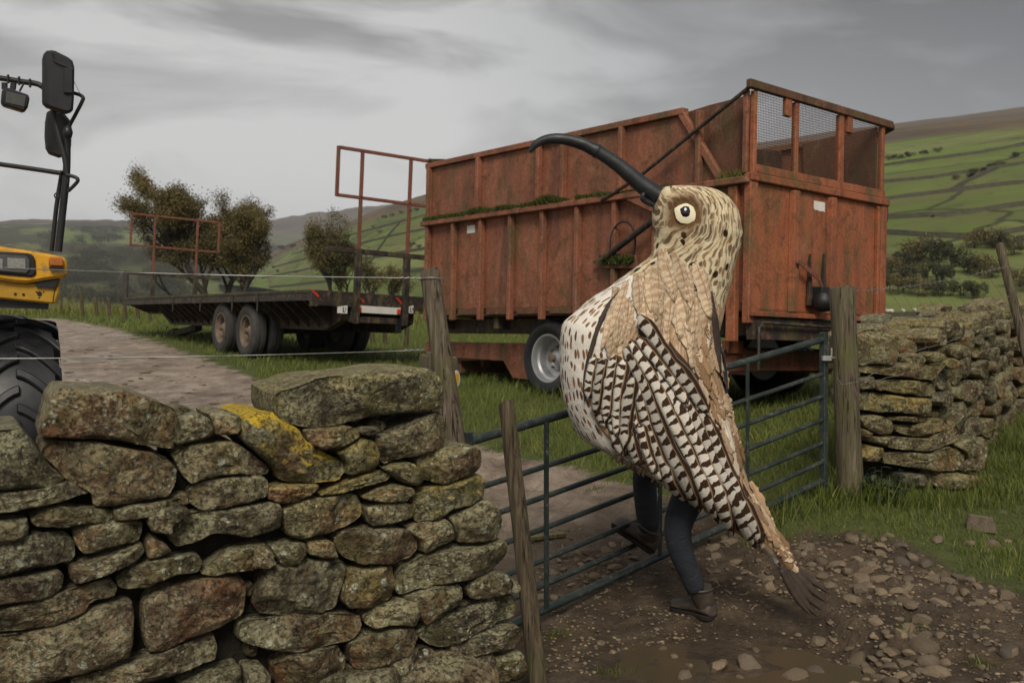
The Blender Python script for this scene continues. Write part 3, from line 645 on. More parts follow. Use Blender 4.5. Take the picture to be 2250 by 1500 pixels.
for k, lst in ((5, W5), (6, W6)):
    for i, (pts, colr) in enumerate(lst):
        px = cr(k, pts)
        uv = [wall_uv(x, y, LA, LU, LV, LN) for x, y in px]
        top = min(y for x, y in px) < 1010
        o = stone('stone', uv, LA, LU, LV, LN, .50 if (top and np.ptp([u[0] for u in uv]) > .2) else .26, lw, sd_, bulge=.03 if top else random.uniform(.02, .045), n=60)
        o.color = (colr[0], colr[1], colr[2], 1)
        if k == 6 and i == 1: tag(o, 'stone covered in bright yellow lichen')
        if k == 6 and i == 0: tag(o, 'long pale cope stone lying on the wall end')
        sd_ += 1
# small pinning stones that plug the joints
random.seed(41)
pins = [(395,905,30,16),(395,1095,26,16),(412,1150,30,14),(845,900,26,12),(828,935,22,14),(640,1105,20,12),(700,1030,22,12),(590,1225,18,16),(545,1290,14,20),(250,1335,16,26),(550,1420,18,24),(140,1405,20,14),(152,1230,12,20),(960,1090,20,12),(985,1450,22,14),(930,1350,22,14),(760,1165,14,10),(640,1190,14,10),(880,1240,16,12),(1085,1155,16,16),(1128,1290,14,18),(390,980,24,10),(60,1075,40,10),(470,1085,22,14),(330,1220,16,12)]
for i, (x, y, w_, h_) in enumerate(pins):
    px = [(x+math.cos(q)*w_*random.uniform(.8,1.1), y+math.sin(q)*h_*random.uniform(.8,1.1)) for q in np.linspace(0, 2*math.pi, 8, endpoint=False)]
    O2 = LA-LN*.07
    o = stone('stone', [wall_uv(a_, b_, O2, LU, LV, LN) for a_, b_ in px], O2, LU, LV, LN, .12, lw, 700+i, n=24, bulge=.02)
    o.color = (0, .3, .2, 1)
# footing course below
random.seed(5)
u = -.3
zb = gz(-1.2, 3.4)-.06
while u < 1.72:
    wd = random.uniform(.22,.46)
    zt = wall_uv(1000, 1500, LA, LU, LV, LN)[1]
    zt = (LA + LU*u).z + wall_uv(500, 1512, LA, LU, LV, LN)[1] - .02
    zg = min(gz(*(LA+LU*max(0, u)).xy), gz(*(LA+LU*(u+wd)).xy))-.05
    hh = (zt-zg)/2
    for j in range(2):
        a0, a1 = zg+j*hh+.006, zg+(j+1)*hh-.006
        P = [(u+.01,a0),(u+wd*.5,a0-.005),(u+wd-.01,a0+.01),(u+wd,(a0+a1)/2),(u+wd-.015,a1-.01),(u+wd*.5,a1),(u+.015,a1-.012),(u,(a0+a1)/2)]
        o = stone('stone', P, LA+LN*.02, LU, LV, LN, .3, lw, int(900+u*50+j), n=28, bulge=.05); o.color = (0, .2, .2, 1)
    u += wd+.005
# hearting: packed dark small stone behind the face
b = MB()
e0 = LA-LN*.10-LU*.4; e1 = LB-LN*.10-LU*.10
def prof(s):  # top of the hearting follows the cope line
    px = [0,100,390,520,600,980,1040,1100]; zz_ = [1010,985,985,985,1000,930,1010,1040]
    return wall_uv(np.interp(s, [0,1], [0,1100]), np.interp(np.interp(s,[0,1],[0,1100]), px, zz_), LA, LU, LV, LN)[1]
fr = []
for k in range(13):
    s = k/12; p = e0.lerp(e1, s); zt = prof(s)-.05; lean = LU*(-.0)
    fr.append([Vector((p.x,p.y,zb-.1))+LU*.0, Vector((p.x,p.y,zt)) - (LU*.12 if k == 12 else LU*0), Vector((p.x,p.y,zt))-LN*.34 - (LU*.12 if k == 12 else LU*0), Vector((p.x,p.y,zb-.1))-LN*.40])
vs = [q for f_ in fr for q in f_]
b.add(vs, [(i*4+j, i*4+(j+1)%4, (i+1)*4+(j+1)%4, (i+1)*4+j) for i in range(12) for j in range(4)]+[(0,1,2,3),(51,50,49,48)])
b.build('hearting', M['core'], lw)

# ---- far wall beyond the gate: squared end face, then the body running back to the right
rw_o = at(1985, 1090, 7.75); rz = gz(rw_o.x, rw_o.y)
RA = Vector((at(1880, 1000, 7.45).x, 7.45, 0)); RB = Vector((at(2090, 1000, 7.75).x, 7.75, 0))
RU = (RB-RA).normalized(); RN = Vector((RU.y, -RU.x, 0))
rw = thing('stone_wall', (rw_o.x, rw_o.y, rz-.05), 'broken-ended mossy dry stone wall behind the wire netting fence', 'wall')
W7 = [([(75,300),(100,262),(190,253),(250,270),(335,310),(360,360),(355,440),(340,490),(200,480),(90,490),(75,420)],(.1,.8,0),.4),
 ([(80,502),(200,488),(340,498),(400,478),(500,473),(600,488),(690,463),(640,522),(590,587),(480,578),(350,563),(200,543),(90,533)],(.1,.8,0),.5),
 ([(257,610),(272,588),(400,586),(560,598),(598,612),(603,688),(480,690),(380,677),(262,652)],(.1,.8,0),.4),
 ([(90,664),(200,669),(330,688),(460,703),(560,708),(568,760),(558,808),(480,817),(380,802),(250,797),(95,782)],(.35,.9,0),.4),
 ([(90,572),(188,562),(193,640),(100,652)],(0,.3,.2),.3),([(195,602),(248,584),(254,652),(199,652)],(0,.3,.1),.3),
 ([(282,842),(350,828),(480,825),(553,833),(548,863),(440,860),(332,856)],(.1,.8,0),.35),
 ([(107,832),(200,813),(307,852),(316,900),(298,938),(220,947),(132,890)],(.1,.6,.1),.35),
 ([(318,882),(420,888),(540,869),(658,839),(688,880),(678,908),(580,942),(480,962),(380,942),(327,914)],(.1,.8,0),.4),
 ([(278,1000),(332,959),(470,974),(560,974),(680,914),(748,884),(768,960),(718,998),(600,1046),(480,1058),(380,1046),(292,1033)],(.1,.7,0),.4),
 ([(243,1100),(282,1073),(400,1064),(580,1069),(700,1019),(788,1062),(797,1110),(738,1182),(620,1187),(480,1167),(332,1142),(252,1128)],(0,.6,0),.45),
 ([(713,1010),(790,973),(848,959),(857,1010),(847,1078),(812,1106),(783,1050)],(0,.4,0),.35),
 ([(118,1090),(182,1023),(238,1028),(247,1073),(200,1122),(132,1122)],(.35,.8,0),.35),
 ([(188,958),(273,958),(282,998),(260,1017),(192,997)],(.1,.5,.1),.3),([(105,902),(168,932),(148,963),(110,963)],(.3,.8,0),.3),
 ([(603,1232),(642,1209),(760,1199),(878,1218),(887,1260),(848,1287),(740,1306),(602,1287)],(.1,.8,0),.4),
 ([(372,1204),(543,1208),(547,1268),(528,1287),(382,1287)],(0,.3,.2),.4),
 ([(430,1338),(640,1324),(828,1318),(828,1355),(780,1397),(640,1388),(450,1362)],(.1,.8,0),.4),
 ([(250,1300),(420,1296),(430,1350),(260,1360)],(0,.3,.3),.3),
 ([(862,1082),(882,1004),(938,974),(943,1020),(908,1128),(898,1187),(858,1196)],(0,.4,0),.3),
 ([(792,1132),(830,1094),(857,1130),(857,1178),(763,1187)],(0,.4,.05),.3)]
for i, (pts, colr, th) in enumerate(W7):
    px = cr(7, pts); uv = [wall_uv(x, y, RA, RU, LV, RN) for x, y in px]
    o = stone('stone', uv, RA, RU, LV, RN, th, rw, 1200+i, n=34, bulge=.03); o.color = (*colr, 1)
# running body: path of the wall's right-hand foot
random.seed(23)
path = [RB+RU*.02, Vector((3.72, 8.25, 0)), Vector((4.35, 9.0, 0)), Vector((5.05, 9.9, 0)), Vector((5.9, 10.8, 0)), Vector((7.1, 11.7, 0))]
def walk(s):
    for i in range(len(path)-1):
        l = (path[i+1]-path[i]).length
        if s <= l or i == len(path)-2: return path[i].lerp(path[i+1], s/l), (path[i+1]-path[i]).normalized()
        s -= l
tot = sum((path[i+1]-path[i]).length for i in range(len(path)-1))
def top_at(s): return np.interp(s, [0, .5, 1.2, 2.2, 3.4, tot], [1.20, 1.24, 1.12, 1.08, 1.05, 1.0])
ns = 0
s = .0
while s < tot:
    wd = random.uniform(.20,.42); p, d = walk(min(s+wd/2, tot)); nrm = Vector((d.y, -d.x, 0)); g = gz(p.x, p.y)-.05; hh = top_at(s); z = 0
    while z < hh-.06:
        h = min(random.uniform(.10,.24), hh-z)
        w2 = wd*random.uniform(.85,1.15); off_ = random.uniform(-.06,.06); sk = random.uniform(-.25,.25)
        P = []
        for q in np.linspace(.39, 2*math.pi+.39, 8, endpoint=False):
            cx, cy = math.cos(q), math.sin(q); r = 1/max(abs(cx), abs(cy))**.95*random.uniform(.90,1.04)
            P.append((off_+cx*r*w2*.5+sk*cy*h*.5, z+h/2+cy*r*h*.5))
        O = Vector((p.x, p.y, g)) - nrm*z*.10 + nrm*random.uniform(-.05,.05)
        o = stone('stone', P, O, d, LV, nrm, .24, rw, 2000+ns, n=22, bulge=.03, rings=(0,.4,.7,.88,.97,1.0)); o.color = (random.choice([0,0,.1]), random.uniform(.1,.7), random.uniform(0,.12), 1)
        ns += 1; z += h+.004
    s += wd+.004
# cope stones along the broken top
s = .12
while s < tot:
    for row in range(3):
        p, d = walk(s); nrm = Vector((d.y, -d.x, 0)); g = gz(p.x, p.y)-.05
        ww = random.uniform(.22,.42); O = Vector((p.x, p.y, g+top_at(s)-.03+row*.035*random.uniform(-1,1))) - nrm*(.14+row*.2)
        P = [(math.cos(q)*ww*.55*random.uniform(.8,1.1), math.sin(q)*.075*random.uniform(.8,1.2)+.05) for q in np.linspace(0, 2*math.pi, 9, endpoint=False)]
        o = stone('stone', P, O, d, LV, nrm, random.uniform(.16,.26), rw, 2600+ns, n=22, bulge=.04, rings=(0,.4,.75,.93,1.0)); o.color = (random.choice([0,.1,.2]), random.uniform(.4,1), 0, 1); ns += 1
    s += random.uniform(.2,.36)
# a few loose boulders on top of the end
for i, (x, y, w_, h_, d) in enumerate([(1990,765,22,24,7.9),(2025,760,24,22,7.95),(2062,748,20,16,8.0),(2075,722,38,22,8.3),(2040,730,34,16,8.3),(2010,735,26,14,8.1),(2110,775,24,18,7.9),(2090,800,22,14,7.8),(2130,715,40,18,8.9),(2160,680,40,18,9.6),(2005,790,30,16,7.75),(1975,745,24,22,8.0),(2050,785,30,14,7.8)]):
    O = Vector((0, d, 0)); U = Vector((1,0,0)); Nn = Vector((0,-1,0))
    P = [wall_uv(x+math.cos(q)*w_*random.uniform(.85,1.1), y+math.sin(q)*h_*random.uniform(.85,1.1), O, U, LV, Nn) for q in np.linspace(0, 2*math.pi, 9, endpoint=False)]
    o = stone('stone', P, O, U, LV, Nn, .22, rw, 3000+i, n=24, bulge=.05); o.color = (.1, .6, 0, 1)
b = MB()
fr = []
for k in range(14):
    s = tot*k/13; p, d = walk(s); nrm = Vector((d.y, -d.x, 0)); g = gz(p.x, p.y)-.1
    fr.append([Vector((p.x,p.y,g))-nrm*.1, Vector((p.x,p.y,g+top_at(s)))-nrm*.2, Vector((p.x,p.y,g+top_at(s)))-nrm*.58, Vector((p.x,p.y,g))-nrm*.68])
vs = [q for f_ in fr for q in f_]
# squared core behind the end face
b.add(vs, [(i*4+j, i*4+(j+1)%4, (i+1)*4+(j+1)%4, (i+1)*4+j) for i in range(13) for j in range(4)]+[(0,1,2,3),(55,54,53,52)])
c0 = RA-RN*.16+RU*.16; c1 = RB-RN*.16-RU*.16
b.prism([Vector((c0.x,c0.y,rz-.1)), Vector((c1.x,c1.y,rz-.1)), Vector((c1.x,c1.y,rz+1.0)), Vector((c0.x,c0.y,rz+1.0))], Vector((.42,.5,0)))
b.build('hearting', M['core'], rw)
# ---------------------------------------------------------------- posts, gate and wires
def post(name, top, base, r0, r1, mat, label, cat='post', group=None, n=18, seed=0, topskew=.01, m=16, parent=None):
    top, base = Vector(top), Vector(base); t = thing(name, (base.x, base.y, base.z), label, cat, group) if label else parent
    ax = (top-base); L_ = ax.length; ax.normalize(); a = ax.orthogonal().normalized(); b_ = ax.cross(a); b = MB(); vs = []
    hs = [0]+[i/m for i in range(1, m)]+[.992, 1.0, 1.0]
    for j, h in enumerate(hs):
        for k in range(n):
            q = 2*math.pi*k/n; r = r1+(r0-r1)*h
            w_ = 1+.10*noise.noise(Vector((math.cos(q)*1.2+seed, math.sin(q)*1.2, h*3+seed)))+.05*noise.noise(Vector((math.cos(q)*5+seed, math.sin(q)*5, h*1.2)))
            if j == len(hs)-2: w_ *= .95
            if j == len(hs)-1: w_ *= .5
            p = base+ax*(h*L_)+(a*math.cos(q)+b_*math.sin(q))*r*w_
            if h > .98: p += ax*topskew*math.cos(q+seed)
            vs.append(p)
    M_ = len(hs); fs = [(i*n+k, i*n+(k+1)%n, (i+1)*n+(k+1)%n, (i+1)*n+k) for i in range(M_-1) for k in range(n)]+[tuple((M_-1)*n+k for k in range(n))]
    b.add(vs, fs)
    if not label: return b.build(name, mat, parent, smooth=50)
    b.build('shaft', mat, t, smooth=50); return t
def down(p_top, p_low):
    """carry a leaning post on down to the ground"""
    d = (p_low-p_top).normalized(); p = p_low.copy()
    for _ in range(200):
        if p.z < gz(p.x, p.y)-.12: break
        p += d*.02
    return p
# leaning strainer post at the wall end
a_, c_ = at(944, 594, 4.72), at(992, 930, 4.66)
sp = post('fence_post', a_, down(a_, c_), .046, .060, M['wood'], 'leaning round fence post with two wires tied round it', seed=1.3)
# stout gate post behind it with a waymark disc
a_, c_ = at(962, 782, 5.02), at(966, 980, 5.02)
gp = post('gate_post', a_, down(a_, c_), .098, .102, M['wood'], 'stout low gate post behind the leaning post, with round waymark', seed=4.1)
b = MB(); dc = at(1000, 832, 4.99); ax = Vector((.93, -.36, .0)).normalized()
b.lathe([(.0005, .006), (.040, .006), (.043, .003), (.043, -.004), (.0005, -.004)], dc+ax*.004, ax, 28, closed=False)
wd = b.build('waymark_disc', M['white'], gp, smooth=30)
b = MB(); up = Vector((0,0,1)); sd2 = ax.cross(up).normalized(); cc = dc+ax*.0115
b.prism([cc+up*.026-sd2*.016, cc+up*.026+sd2*.016, cc-up*.004+sd2*.016, cc-up*.030, cc-up*.004-sd2*.016], ax*.002)
b.build('arrow', M['markeryellow'], wd)
# slim stake in front of the gate
a_, c_ = at(1113, 882, 4.48), at(1168, 1380, 4.40)
st = post('stake', a_, down(a_, c_), .037, .043, M['wood_dark'], 'slim leaning wooden stake between the near wall end and the gate', 'stake', seed=7.7)
# latch-side post
a_, c_ = at(1850, 632, 7.25), at(1868, 1060, 7.20)
lp = post('gate_post', a_, down(a_, c_), .088, .092, M['wood'], 'thick upright gate post on the latch side, tied with barbed wire', seed=2.2)
# leaning green post beyond the right-hand wall
a_, c_ = at(2196, 536, 8.6), at(2246, 740, 8.5)
rp_ = post('fence_post', a_, down(a_, c_), .036, .042, M['wood'], 'thin mossy leaning post carrying the wire netting over the stone wall', seed=9.4)

# ---- seven bar gate
GA, GB = at(1150, 1360, 5.25), at(1810, 1055, 7.13); dirg = Vector((GB.x-GA.x, GB.y-GA.y, 0)); gl = dirg.length; dirg.normalize()
topA, topB = at(1150, 935, 5.25), at(1810, 745, 7.13)
def gp_(s, f):
    """point on the gate: s metres from the stake towards the latch, f = 0 top rail .. 1 bottom rail"""
    t_ = s/gl; return (topA.lerp(topB, t_)).lerp(GA.lerp(GB, t_), f)
S0, S1 = -.40, gl+.02
gate = thing('field_gate', (GA.x, GA.y, GA.z-.1), 'seven bar tubular steel field gate with worn green paint', 'gate')
for i, f in enumerate((0, .242, .4, .565, .73, .865, 1)):
    b = MB(); r = (.024 if i in (0, 6) else .0155)
    pts = [gp_(S0+(S1-S0)*k/12, f)+Vector((0,0,-.006*math.sin(k/12*math.pi)))*(1 if 0 < i < 6 else 0) for k in range(13)]
    b.tube(pts, r, 12); b.build('rail', M['gate'], gate, smooth=40)
gn = Vector((dirg.y, -dirg.x, 0))
for s_, w_ in ((S0+.02, .05), (gl+.0, .05)):
    b = MB(); b.beam(gp_(s_, -.05), gp_(s_, 1.04), w_, .045, gn); b.build('end_upright', M['gate'], gate, bevel=.004)
for px in (1196, 1445, 1638):
    # flat straps between the rails
    best = min((abs((lambda p: 1125+FPX*p.x/(p.y*_c-(p.z-CZ)*_s))(gp_(k*.01, .5))-px), k*.01) for k in range(int(gl*100)))[1]
    b = MB(); b.beam(gp_(best, 0)+gn*.018, gp_(best, 1)+gn*.018, .032, .007, gn); b.build('strap', M['gate'], gate)
b = MB(); q = gp_(gl-.02, .13)+gn*.03; b.box((q.x-.03,q.y-.02,q.z-.018),(q.x+.035,q.y+.02,q.z+.018)); b.tube([q+Vector((.0,0,0)), q+dirg*.12+Vector((0,0,.0))], .008, 8)
b.tube([q+dirg*.07+Vector((0,0,-.0)), q+dirg*.07+Vector((0,0,.07))], .008, 8); b.build('latch', M['galv'], gate, bevel=.003)
for f in (.08, .92):
    b = MB(); q = gp_(S0, f); b.tube([q, q-dirg*.09], .012, 8); b.build('hinge', M['galv'], gate)

# ---- two plain wires of the fence behind the near wall
def wire(pts, r, name='fence_wire', mat='galv', label=None, cat='wire', group=None, parent=None, n=6):
    b = MB(); b.tube(pts, r, n); o = b.build(name, M[mat], parent, smooth=60)
    if label: tag(o, label, cat, group)
    return o
for (x0, y0, d0, x1, y1), nm in ((( -260, 577, 4.05, 926, 611), 'upper plain wire stretched over the near wall to the leaning post'), ((-260, 788, 4.0, 934, 769), 'lower plain wire running just above the near wall top')):
    p0, p1 = at(x0, y0, d0), at(x1, y1, 4.70); pts = [p0.lerp(p1, k/24)+Vector((0,0,-.012*math.sin(k/24*math.pi))) for k in range(25)]
    ax = (a_-c_)
    # twist and loop round the post
    tp = at(948, y1+4, 4.72); dirp = (p1-p0).normalized(); rr = .056 if y1 < 700 else .062
    loop = [tp+Vector((math.cos(q)*rr, math.sin(q)*rr, -.010*math.sin(q)*1.0)) for q in np.linspace(math.pi, -math.pi*1.05, 20)]
    if y1 > 700: loop = [l+Vector((at(965,770,4.7).x-tp.x, 0, -.008)) for l in loop]
    w_ = wire(pts+loop, .0021, label=nm)
    tw = [p1-dirp*(.10-k*.006)+Vector((0, math.cos(k*1.3)*.005, math.sin(k*1.3)*.005)) for k in range(17)]
    wire(tw, .002, 'twist', parent=w_)
# ---- netting and barbed wire on the right
def lerp_px(A, B, k): return A.lerp(B, k)
PA, PB, PC = [(1878, 640), (1880, 712), (1886, 800), (1880, 845)], [(2204, 588), (2215, 653), (2226, 700), (2236, 745)], [(2400, 560), (2400, 628), (2400, 680), (2400, 730)]
net = thing('wire_netting', (at(2040, 800, 7.9).x, 7.9, gz(at(2040, 800, 7.9).x, 7.9)), 'sagging wire netting with a barbed top strand over the right-hand wall', 'netting')
rows = []
for i in range(4):
    A, B, Cc = at(*PA[i], 7.2), at(*PB[i], 8.5), at(*PC[i], 9.4)
    pts = [A.lerp(B, k/30)+Vector((0, 0, -.03*math.sin(k/30*math.pi)+.005*math.sin(k*2.1+i))) for k in range(31)]+[B.lerp(Cc, k/8) for k in range(1, 9)]
    rows.append(pts)
    b = MB(); b.tube(pts, .0022, 5); w_ = b.build('strand', M['wire_rusty'], net, smooth=60)
    if i < 2:
        bb = MB()
        for k in range(0, 38):
            p = pts[k]
            for j in range(2):
                d = Vector((random.uniform(-.3,.3), random.uniform(-.6,.6), random.choice((-1,1))*.8)).normalized()*.016
                bb.tube([p-d, p+d], .0016, 4)
        tag(bb.build('barbs', M['wire_rusty'], net), kind='stuff')
for k in range(1, 38, 2):
    kk = max(0, k-3)
    b = MB(); b.tube([rows[0][kk], rows[1][k], rows[2][min(38, k+1)]], .0014, 4); b.build('stay', M['wire_rusty'], net)
# wire tie sagging on the latch post
wire([at(1838, 828, 7.08), at(1850, 845, 7.05), at(1885, 838, 7.07), at(1930, 815, 7.3), at(1985, 800, 7.45)], .0022, 'loose_wire', 'wire_rusty', 'loose bent wire end hanging low on the latch-side post', 'wire')
# ---------------------------------------------------------------- red silage trailer
def frame(O, yaw, pit, rol):
    a = Vector((math.cos(yaw)*math.cos(pit), math.sin(yaw)*math.cos(pit), math.sin(pit)))
    b0 = Vector((math.sin(yaw), -math.cos(yaw), 0)); c0 = b0.cross(a); b = b0*math.cos(rol)+c0*math.sin(rol); c = b.cross(a)
    return Matrix(((a.x,b.x,c.x,O[0]),(a.y,b.y,c.y,O[1]),(a.z,b.z,c.z,O[2]),(0,0,0,1)))
TM = frame((2.298, 9.697, -.1225+CZ), R(129.72), R(-1.13), R(-2.32)); TL, TW, H1, H2 = 5.52, 2.45, 1.335, .81
TI = TM.inverted()
def on_plane(px, py, axis, val):
    """local trailer coordinates of a pixel on one of its planes"""
    c = TI @ Vector((0,0,CZ)); d = (TI.to_3x3() @ ray(px, py)); k = (val-c[axis])/d[axis]; return c+d*k
cx_ = TM @ Vector((TL/2, TW/2, 0)); tz = gz(cx_.x, cx_.y)
tr = thing('silage_trailer', (cx_.x, cx_.y, tz), 'high-sided rusty orange-red silage trailer standing on the grass', 'trailer')
def P(name, f, mat, parent=tr, bevel=.006, smooth=False):
    b = MB(TM); f(b); return b.build(name, M[mat], parent, bevel=bevel, smooth=smooth)
# lower body
P('side_panel', lambda b: b.box((.06,.03,.10),(TL-.05,.06,H1-.06)), 'red')
P('side_panel', lambda b: b.box((.06,TW-.06,.10),(TL-.05,TW-.03,H1-.06)), 'red')
P('front_panel', lambda b: b.box((TL-.05,.0,.0),(TL,TW,H1+H2-.05)), 'red')
P('floor', lambda b: b.box((.0,.08,.0),(TL-.06,TW-.08,.06)), 'rust_dark')
def lower_skirt(b):
    for k in range(9):
        a0 = TL-.06-k*.613; b.prism([(a0-.08,.02,.10),(a0-.08,.02,.02),(a0-.54,.02,.02),(a0-.54,.02,.10)], (0,.03,0))
P('sill', lower_skirt, 'rust_dark')
for k in range(10):
    a0 = TL-.05-k*.605
    if a0 < .1: break
    P('rib', lambda b: b.box((a0-.062,-.055,-.05),(a0+.0,.028,H1-.075)), 'red', bevel=.008)
P('mid_rail', lambda b: b.box((-.02,-.085,H1-.075),(TL+.03,.03,H1-.005)), 'red', bevel=.01)
P('mid_rail', lambda b: b.box((-.02,TW-.03,H1-.075),(TL+.03,TW+.06,H1-.005)), 'red')
# upper side boards
for y0, y1 in ((.035,.06), (TW-.06,TW-.035)):
    P('upper_panel', lambda b: b.prism([(.42,y0,H1-.005),(TL-.06,y0,H1-.005),(TL-.06,y0,H1+H2-.07),(.93,y0,H1+H2-.07)], (0,y1-y0,0)), 'red')
    P('top_rail', lambda b: b.box((.86,y0-.055,H1+H2-.07),(TL+.02,y1+.02,H1+H2)), 'red')
    P('end_brace', lambda b: b.beam((.36,y0-.02,H1+.0),(.90,y0-.02,H1+H2-.05), .075, .06, (0,1,0)), 'red')
for a0 in (TL-.04, TL-1.16, TL-2.36, TL-2.80, TL-3.75, TL-4.85):
    P('upper_rib', lambda b: b.box((a0-.06,-.045,H1-.003),(a0,.033,H1+H2-.072)), 'red', bevel=.008)
# rear hood cheeks
for y0 in (.10, TW-.13):
    P('hood_cheek', lambda b: b.prism([(.03,y0,H1),(.95,y0,H1),(1.0,y0,H1+H2-.03),(.62,y0,H1+H2+.0),(.03,y0,H1+H2+.02)], (0,.025,0)), 'rust_dark')
P('inner_board', lambda b: b.prism([(1.02,.14,H1+.0),(1.02,1.35,H1+.0),(1.02,1.45,H1+.42),(1.02,1.25,H1+.76),(1.02,.14,H1+.54)], (.02,0,0)), 'rust_dark')
P('inner_board', lambda b: b.prism([(1.3,1.3,H1+.0),(1.3,2.35,H1+.0),(1.3,2.35,H1+.74),(1.3,1.45,H1+.66),(1.3,1.25,H1+.38)], (.02,0,0)), 'chassis')
# rear corner posts, door and frame
P('corner_post', lambda b: b.box((-.03,-.03,-.1),(.055,.09,H1+.02)), 'red_bright', bevel=.008)
P('corner_post', lambda b: b.box((.13,-.045,-.28),(.24,.03,H1-.08)), 'red_bright', bevel=.008)
P('corner_post', lambda b: b.box((-.03,TW-.09,-.05),(.055,TW+.03,H1+.02)), 'red_bright', bevel=.008)
P('rear_door', lambda b: b.box((.0,.09,.02),(.03,TW-.09,H1-.05)), 'red_bright')
for y0 in (.66, 1.33):
    P('door_rib', lambda b: b.prism([(.0,y0-.02,.03),(-.06,y0+.0,.03),(-.06,y0+.09,.03),(.0,y0+.13,.03)], (0,0,H1-.10)), 'red_bright')
P('door_rib', lambda b: b.box((-.045,2.26,.03),(-.001,2.31,H1-.07)), 'red_bright')
P('door_header', lambda b: b.box((-.05,-.04,H1-.05),(.05,TW+.05,H1+.03)), 'red_bright', bevel=.01)
P('door_sill', lambda b: b.box((-.075,-.02,-.03),(.03,TW+.04,.02)), 'red_bright')
P('upper_sill', lambda b: b.box((-.03,.03,H1+.034),(.0,TW-.02,H1+.12)), 'red_bright')
for y0, wd_ in ((.0,.05),(.68,.06),(1.48,.09),(2.33,.06)):
    P('frame_post', lambda b: b.box((-.035,y0,H1+.03),(.02,y0+wd_,H1+H2+.02)), 'red_bright', bevel=.006)
P('frame_post', lambda b: b.box((.02,-.045,H1+.03),(.075,.0,H1+H2+.03)), 'red')
P('frame_top', lambda b: b.beam((-.03,-.10,H1+H2+.07),(-.03,TW+.08,H1+H2+.06), .06, .085, (0,0,1)), 'rust_dark', bevel=.008)
P('hood_lip', lambda b: b.prism([(-.06,TW+.09,H1+H2+.05),(-.02,TW+.16,H1+H2+.02),(.2,TW+.05,H1+H2-.1),(.1,TW,H1+H2-.02)], (0,0,.02)), 'chassis')
for y0 in (.50, 1.62):
    P('frame_cleat', lambda b: b.box((-.045,y0,H1+H2-.15),(.0,y0+.10,H1+H2+.03)), 'red_bright')
def meshw(b):
    y = .07
    while y < TW-.06: b.tube([(-.012,y,H1+.10),(-.012,y,H1+H2+.03)], .0022, 4); y += .026
    z = H1+.11
    while z < H1+H2+.02: b.tube([(-.012,.04,z),(-.012,TW-.04,z)], .0022, 4); z += .026
tag(P('mesh_panel', meshw, 'meshwire', bevel=0), kind='stuff')
# props, door gear
p0 = Vector((-.03,-.06,H1+H2+.05)); p1 = on_plane(1400, 392, 1, -.10); p2 = on_plane(1322, 440, 1, -.09)
P('prop', lambda b: b.tube([p0, p1, p2], .020, 8), 'blacksteel', bevel=0, smooth=40)
q0, q1 = on_plane(1322, 572, 1, -.10), on_plane(1430, 488, 1, -.12)
P('ram', lambda b: (b.tube([q0, q1], .034, 10), b.tube([q0.lerp(q1,.6), q1+(q1-q0)*.2], .02, 8)), 'blacksteel', bevel=0, smooth=40)
P('bracket', lambda b: b.prism([on_plane(1300,575,1,-.06), on_plane(1322,590,1,-.06), on_plane(1400,590,1,-.06), on_plane(1395,560,1,-.06), on_plane(1330,555,1,-.06)], (0,.05,0)), 'rust_dark')
P('bracket', lambda b: b.prism([on_plane(1352,428,1,-.07), on_plane(1440,470,1,-.07), on_plane(1440,430,1,-.07), on_plane(1420,415,1,-.07)], (0,.06,0)), 'red')
hc = on_plane(1368, 535, 1, -.05)
P('hose', lambda b: b.tube([hc+Vector((math.cos(t)*.19, -.0, math.sin(t)*.24)) for t in np.linspace(-.4, math.pi*1.5, 26)], .011, 6), 'plastic', bevel=0, smooth=60)
l0, l1, l2 = on_plane(1752, 572, 0, -.09), on_plane(1800, 612, 0, -.11), on_plane(1812, 650, 0, -.10)
P('door_lever', lambda b: (b.beam(l0, l1, .055, .012, (1,0,0)), b.beam(l1, l2, .045, .015, (1,0,0))), 'redframe')
for px in (1783, 1814):
    w0, w1 = on_plane(px, 556, 0, -.05), on_plane(px, 672, 0, -.06)
    P('door_guide', lambda b: b.prism([w0, w1+Vector((0,.035,0)), w1-Vector((0,.045,0))], (.04,0,0)), 'chassis')
bc = on_plane(1808, 664, 0, -.14)
P('coupling', lambda b: b.lathe([(.001,-.10),(.07,-.09),(.11,-.04),(.115,.03),(.08,.09),(.001,.10)], bc, (0,0,1), 16, closed=False), 'plastic', bevel=0, smooth=50)
P('coupling', lambda b: b.box((bc.x-.02,bc.y-.05,bc.z+.05),(bc.x+.13,bc.y+.09,bc.z+.16)), 'plastic')
# hinges on the far edge, printed labels (blank paper, torn)
for zc_ in (1.22, .62):
    P('hinge', lambda b: (b.box((-.02,TW+.03,zc_-.11),(.05,TW+.06,zc_+.09)), b.box((.0,TW+.06,zc_-.06),(.04,TW+.10,zc_+.05))), 'chassis')
s0 = on_plane(1035, 503, 1, .026)
P('label', lambda b: b.box((s0.x-.085,.024,s0.z-.055),(s0.x+.085,.029,s0.z+.045)), 'paper', bevel=0)
s0 = on_plane(1800, 454, 0, -.002)
P('label', lambda b: b.prism([(-.006,s0.y-.10,s0.z+.052),(-.006,s0.y+.10,s0.z+.052),(-.006,s0.y+.10,s0.z-.05),(-.006,s0.y+.06,s0.z-.042),(-.006,s0.y+.02,s0.z-.05),(-.006,s0.y-.05,s0.z-.04),(-.006,s0.y-.08,s0.z-.045),(-.006,s0.y-.10,s0.z-.03)], (.004,0,0)), 'paper', bevel=0)
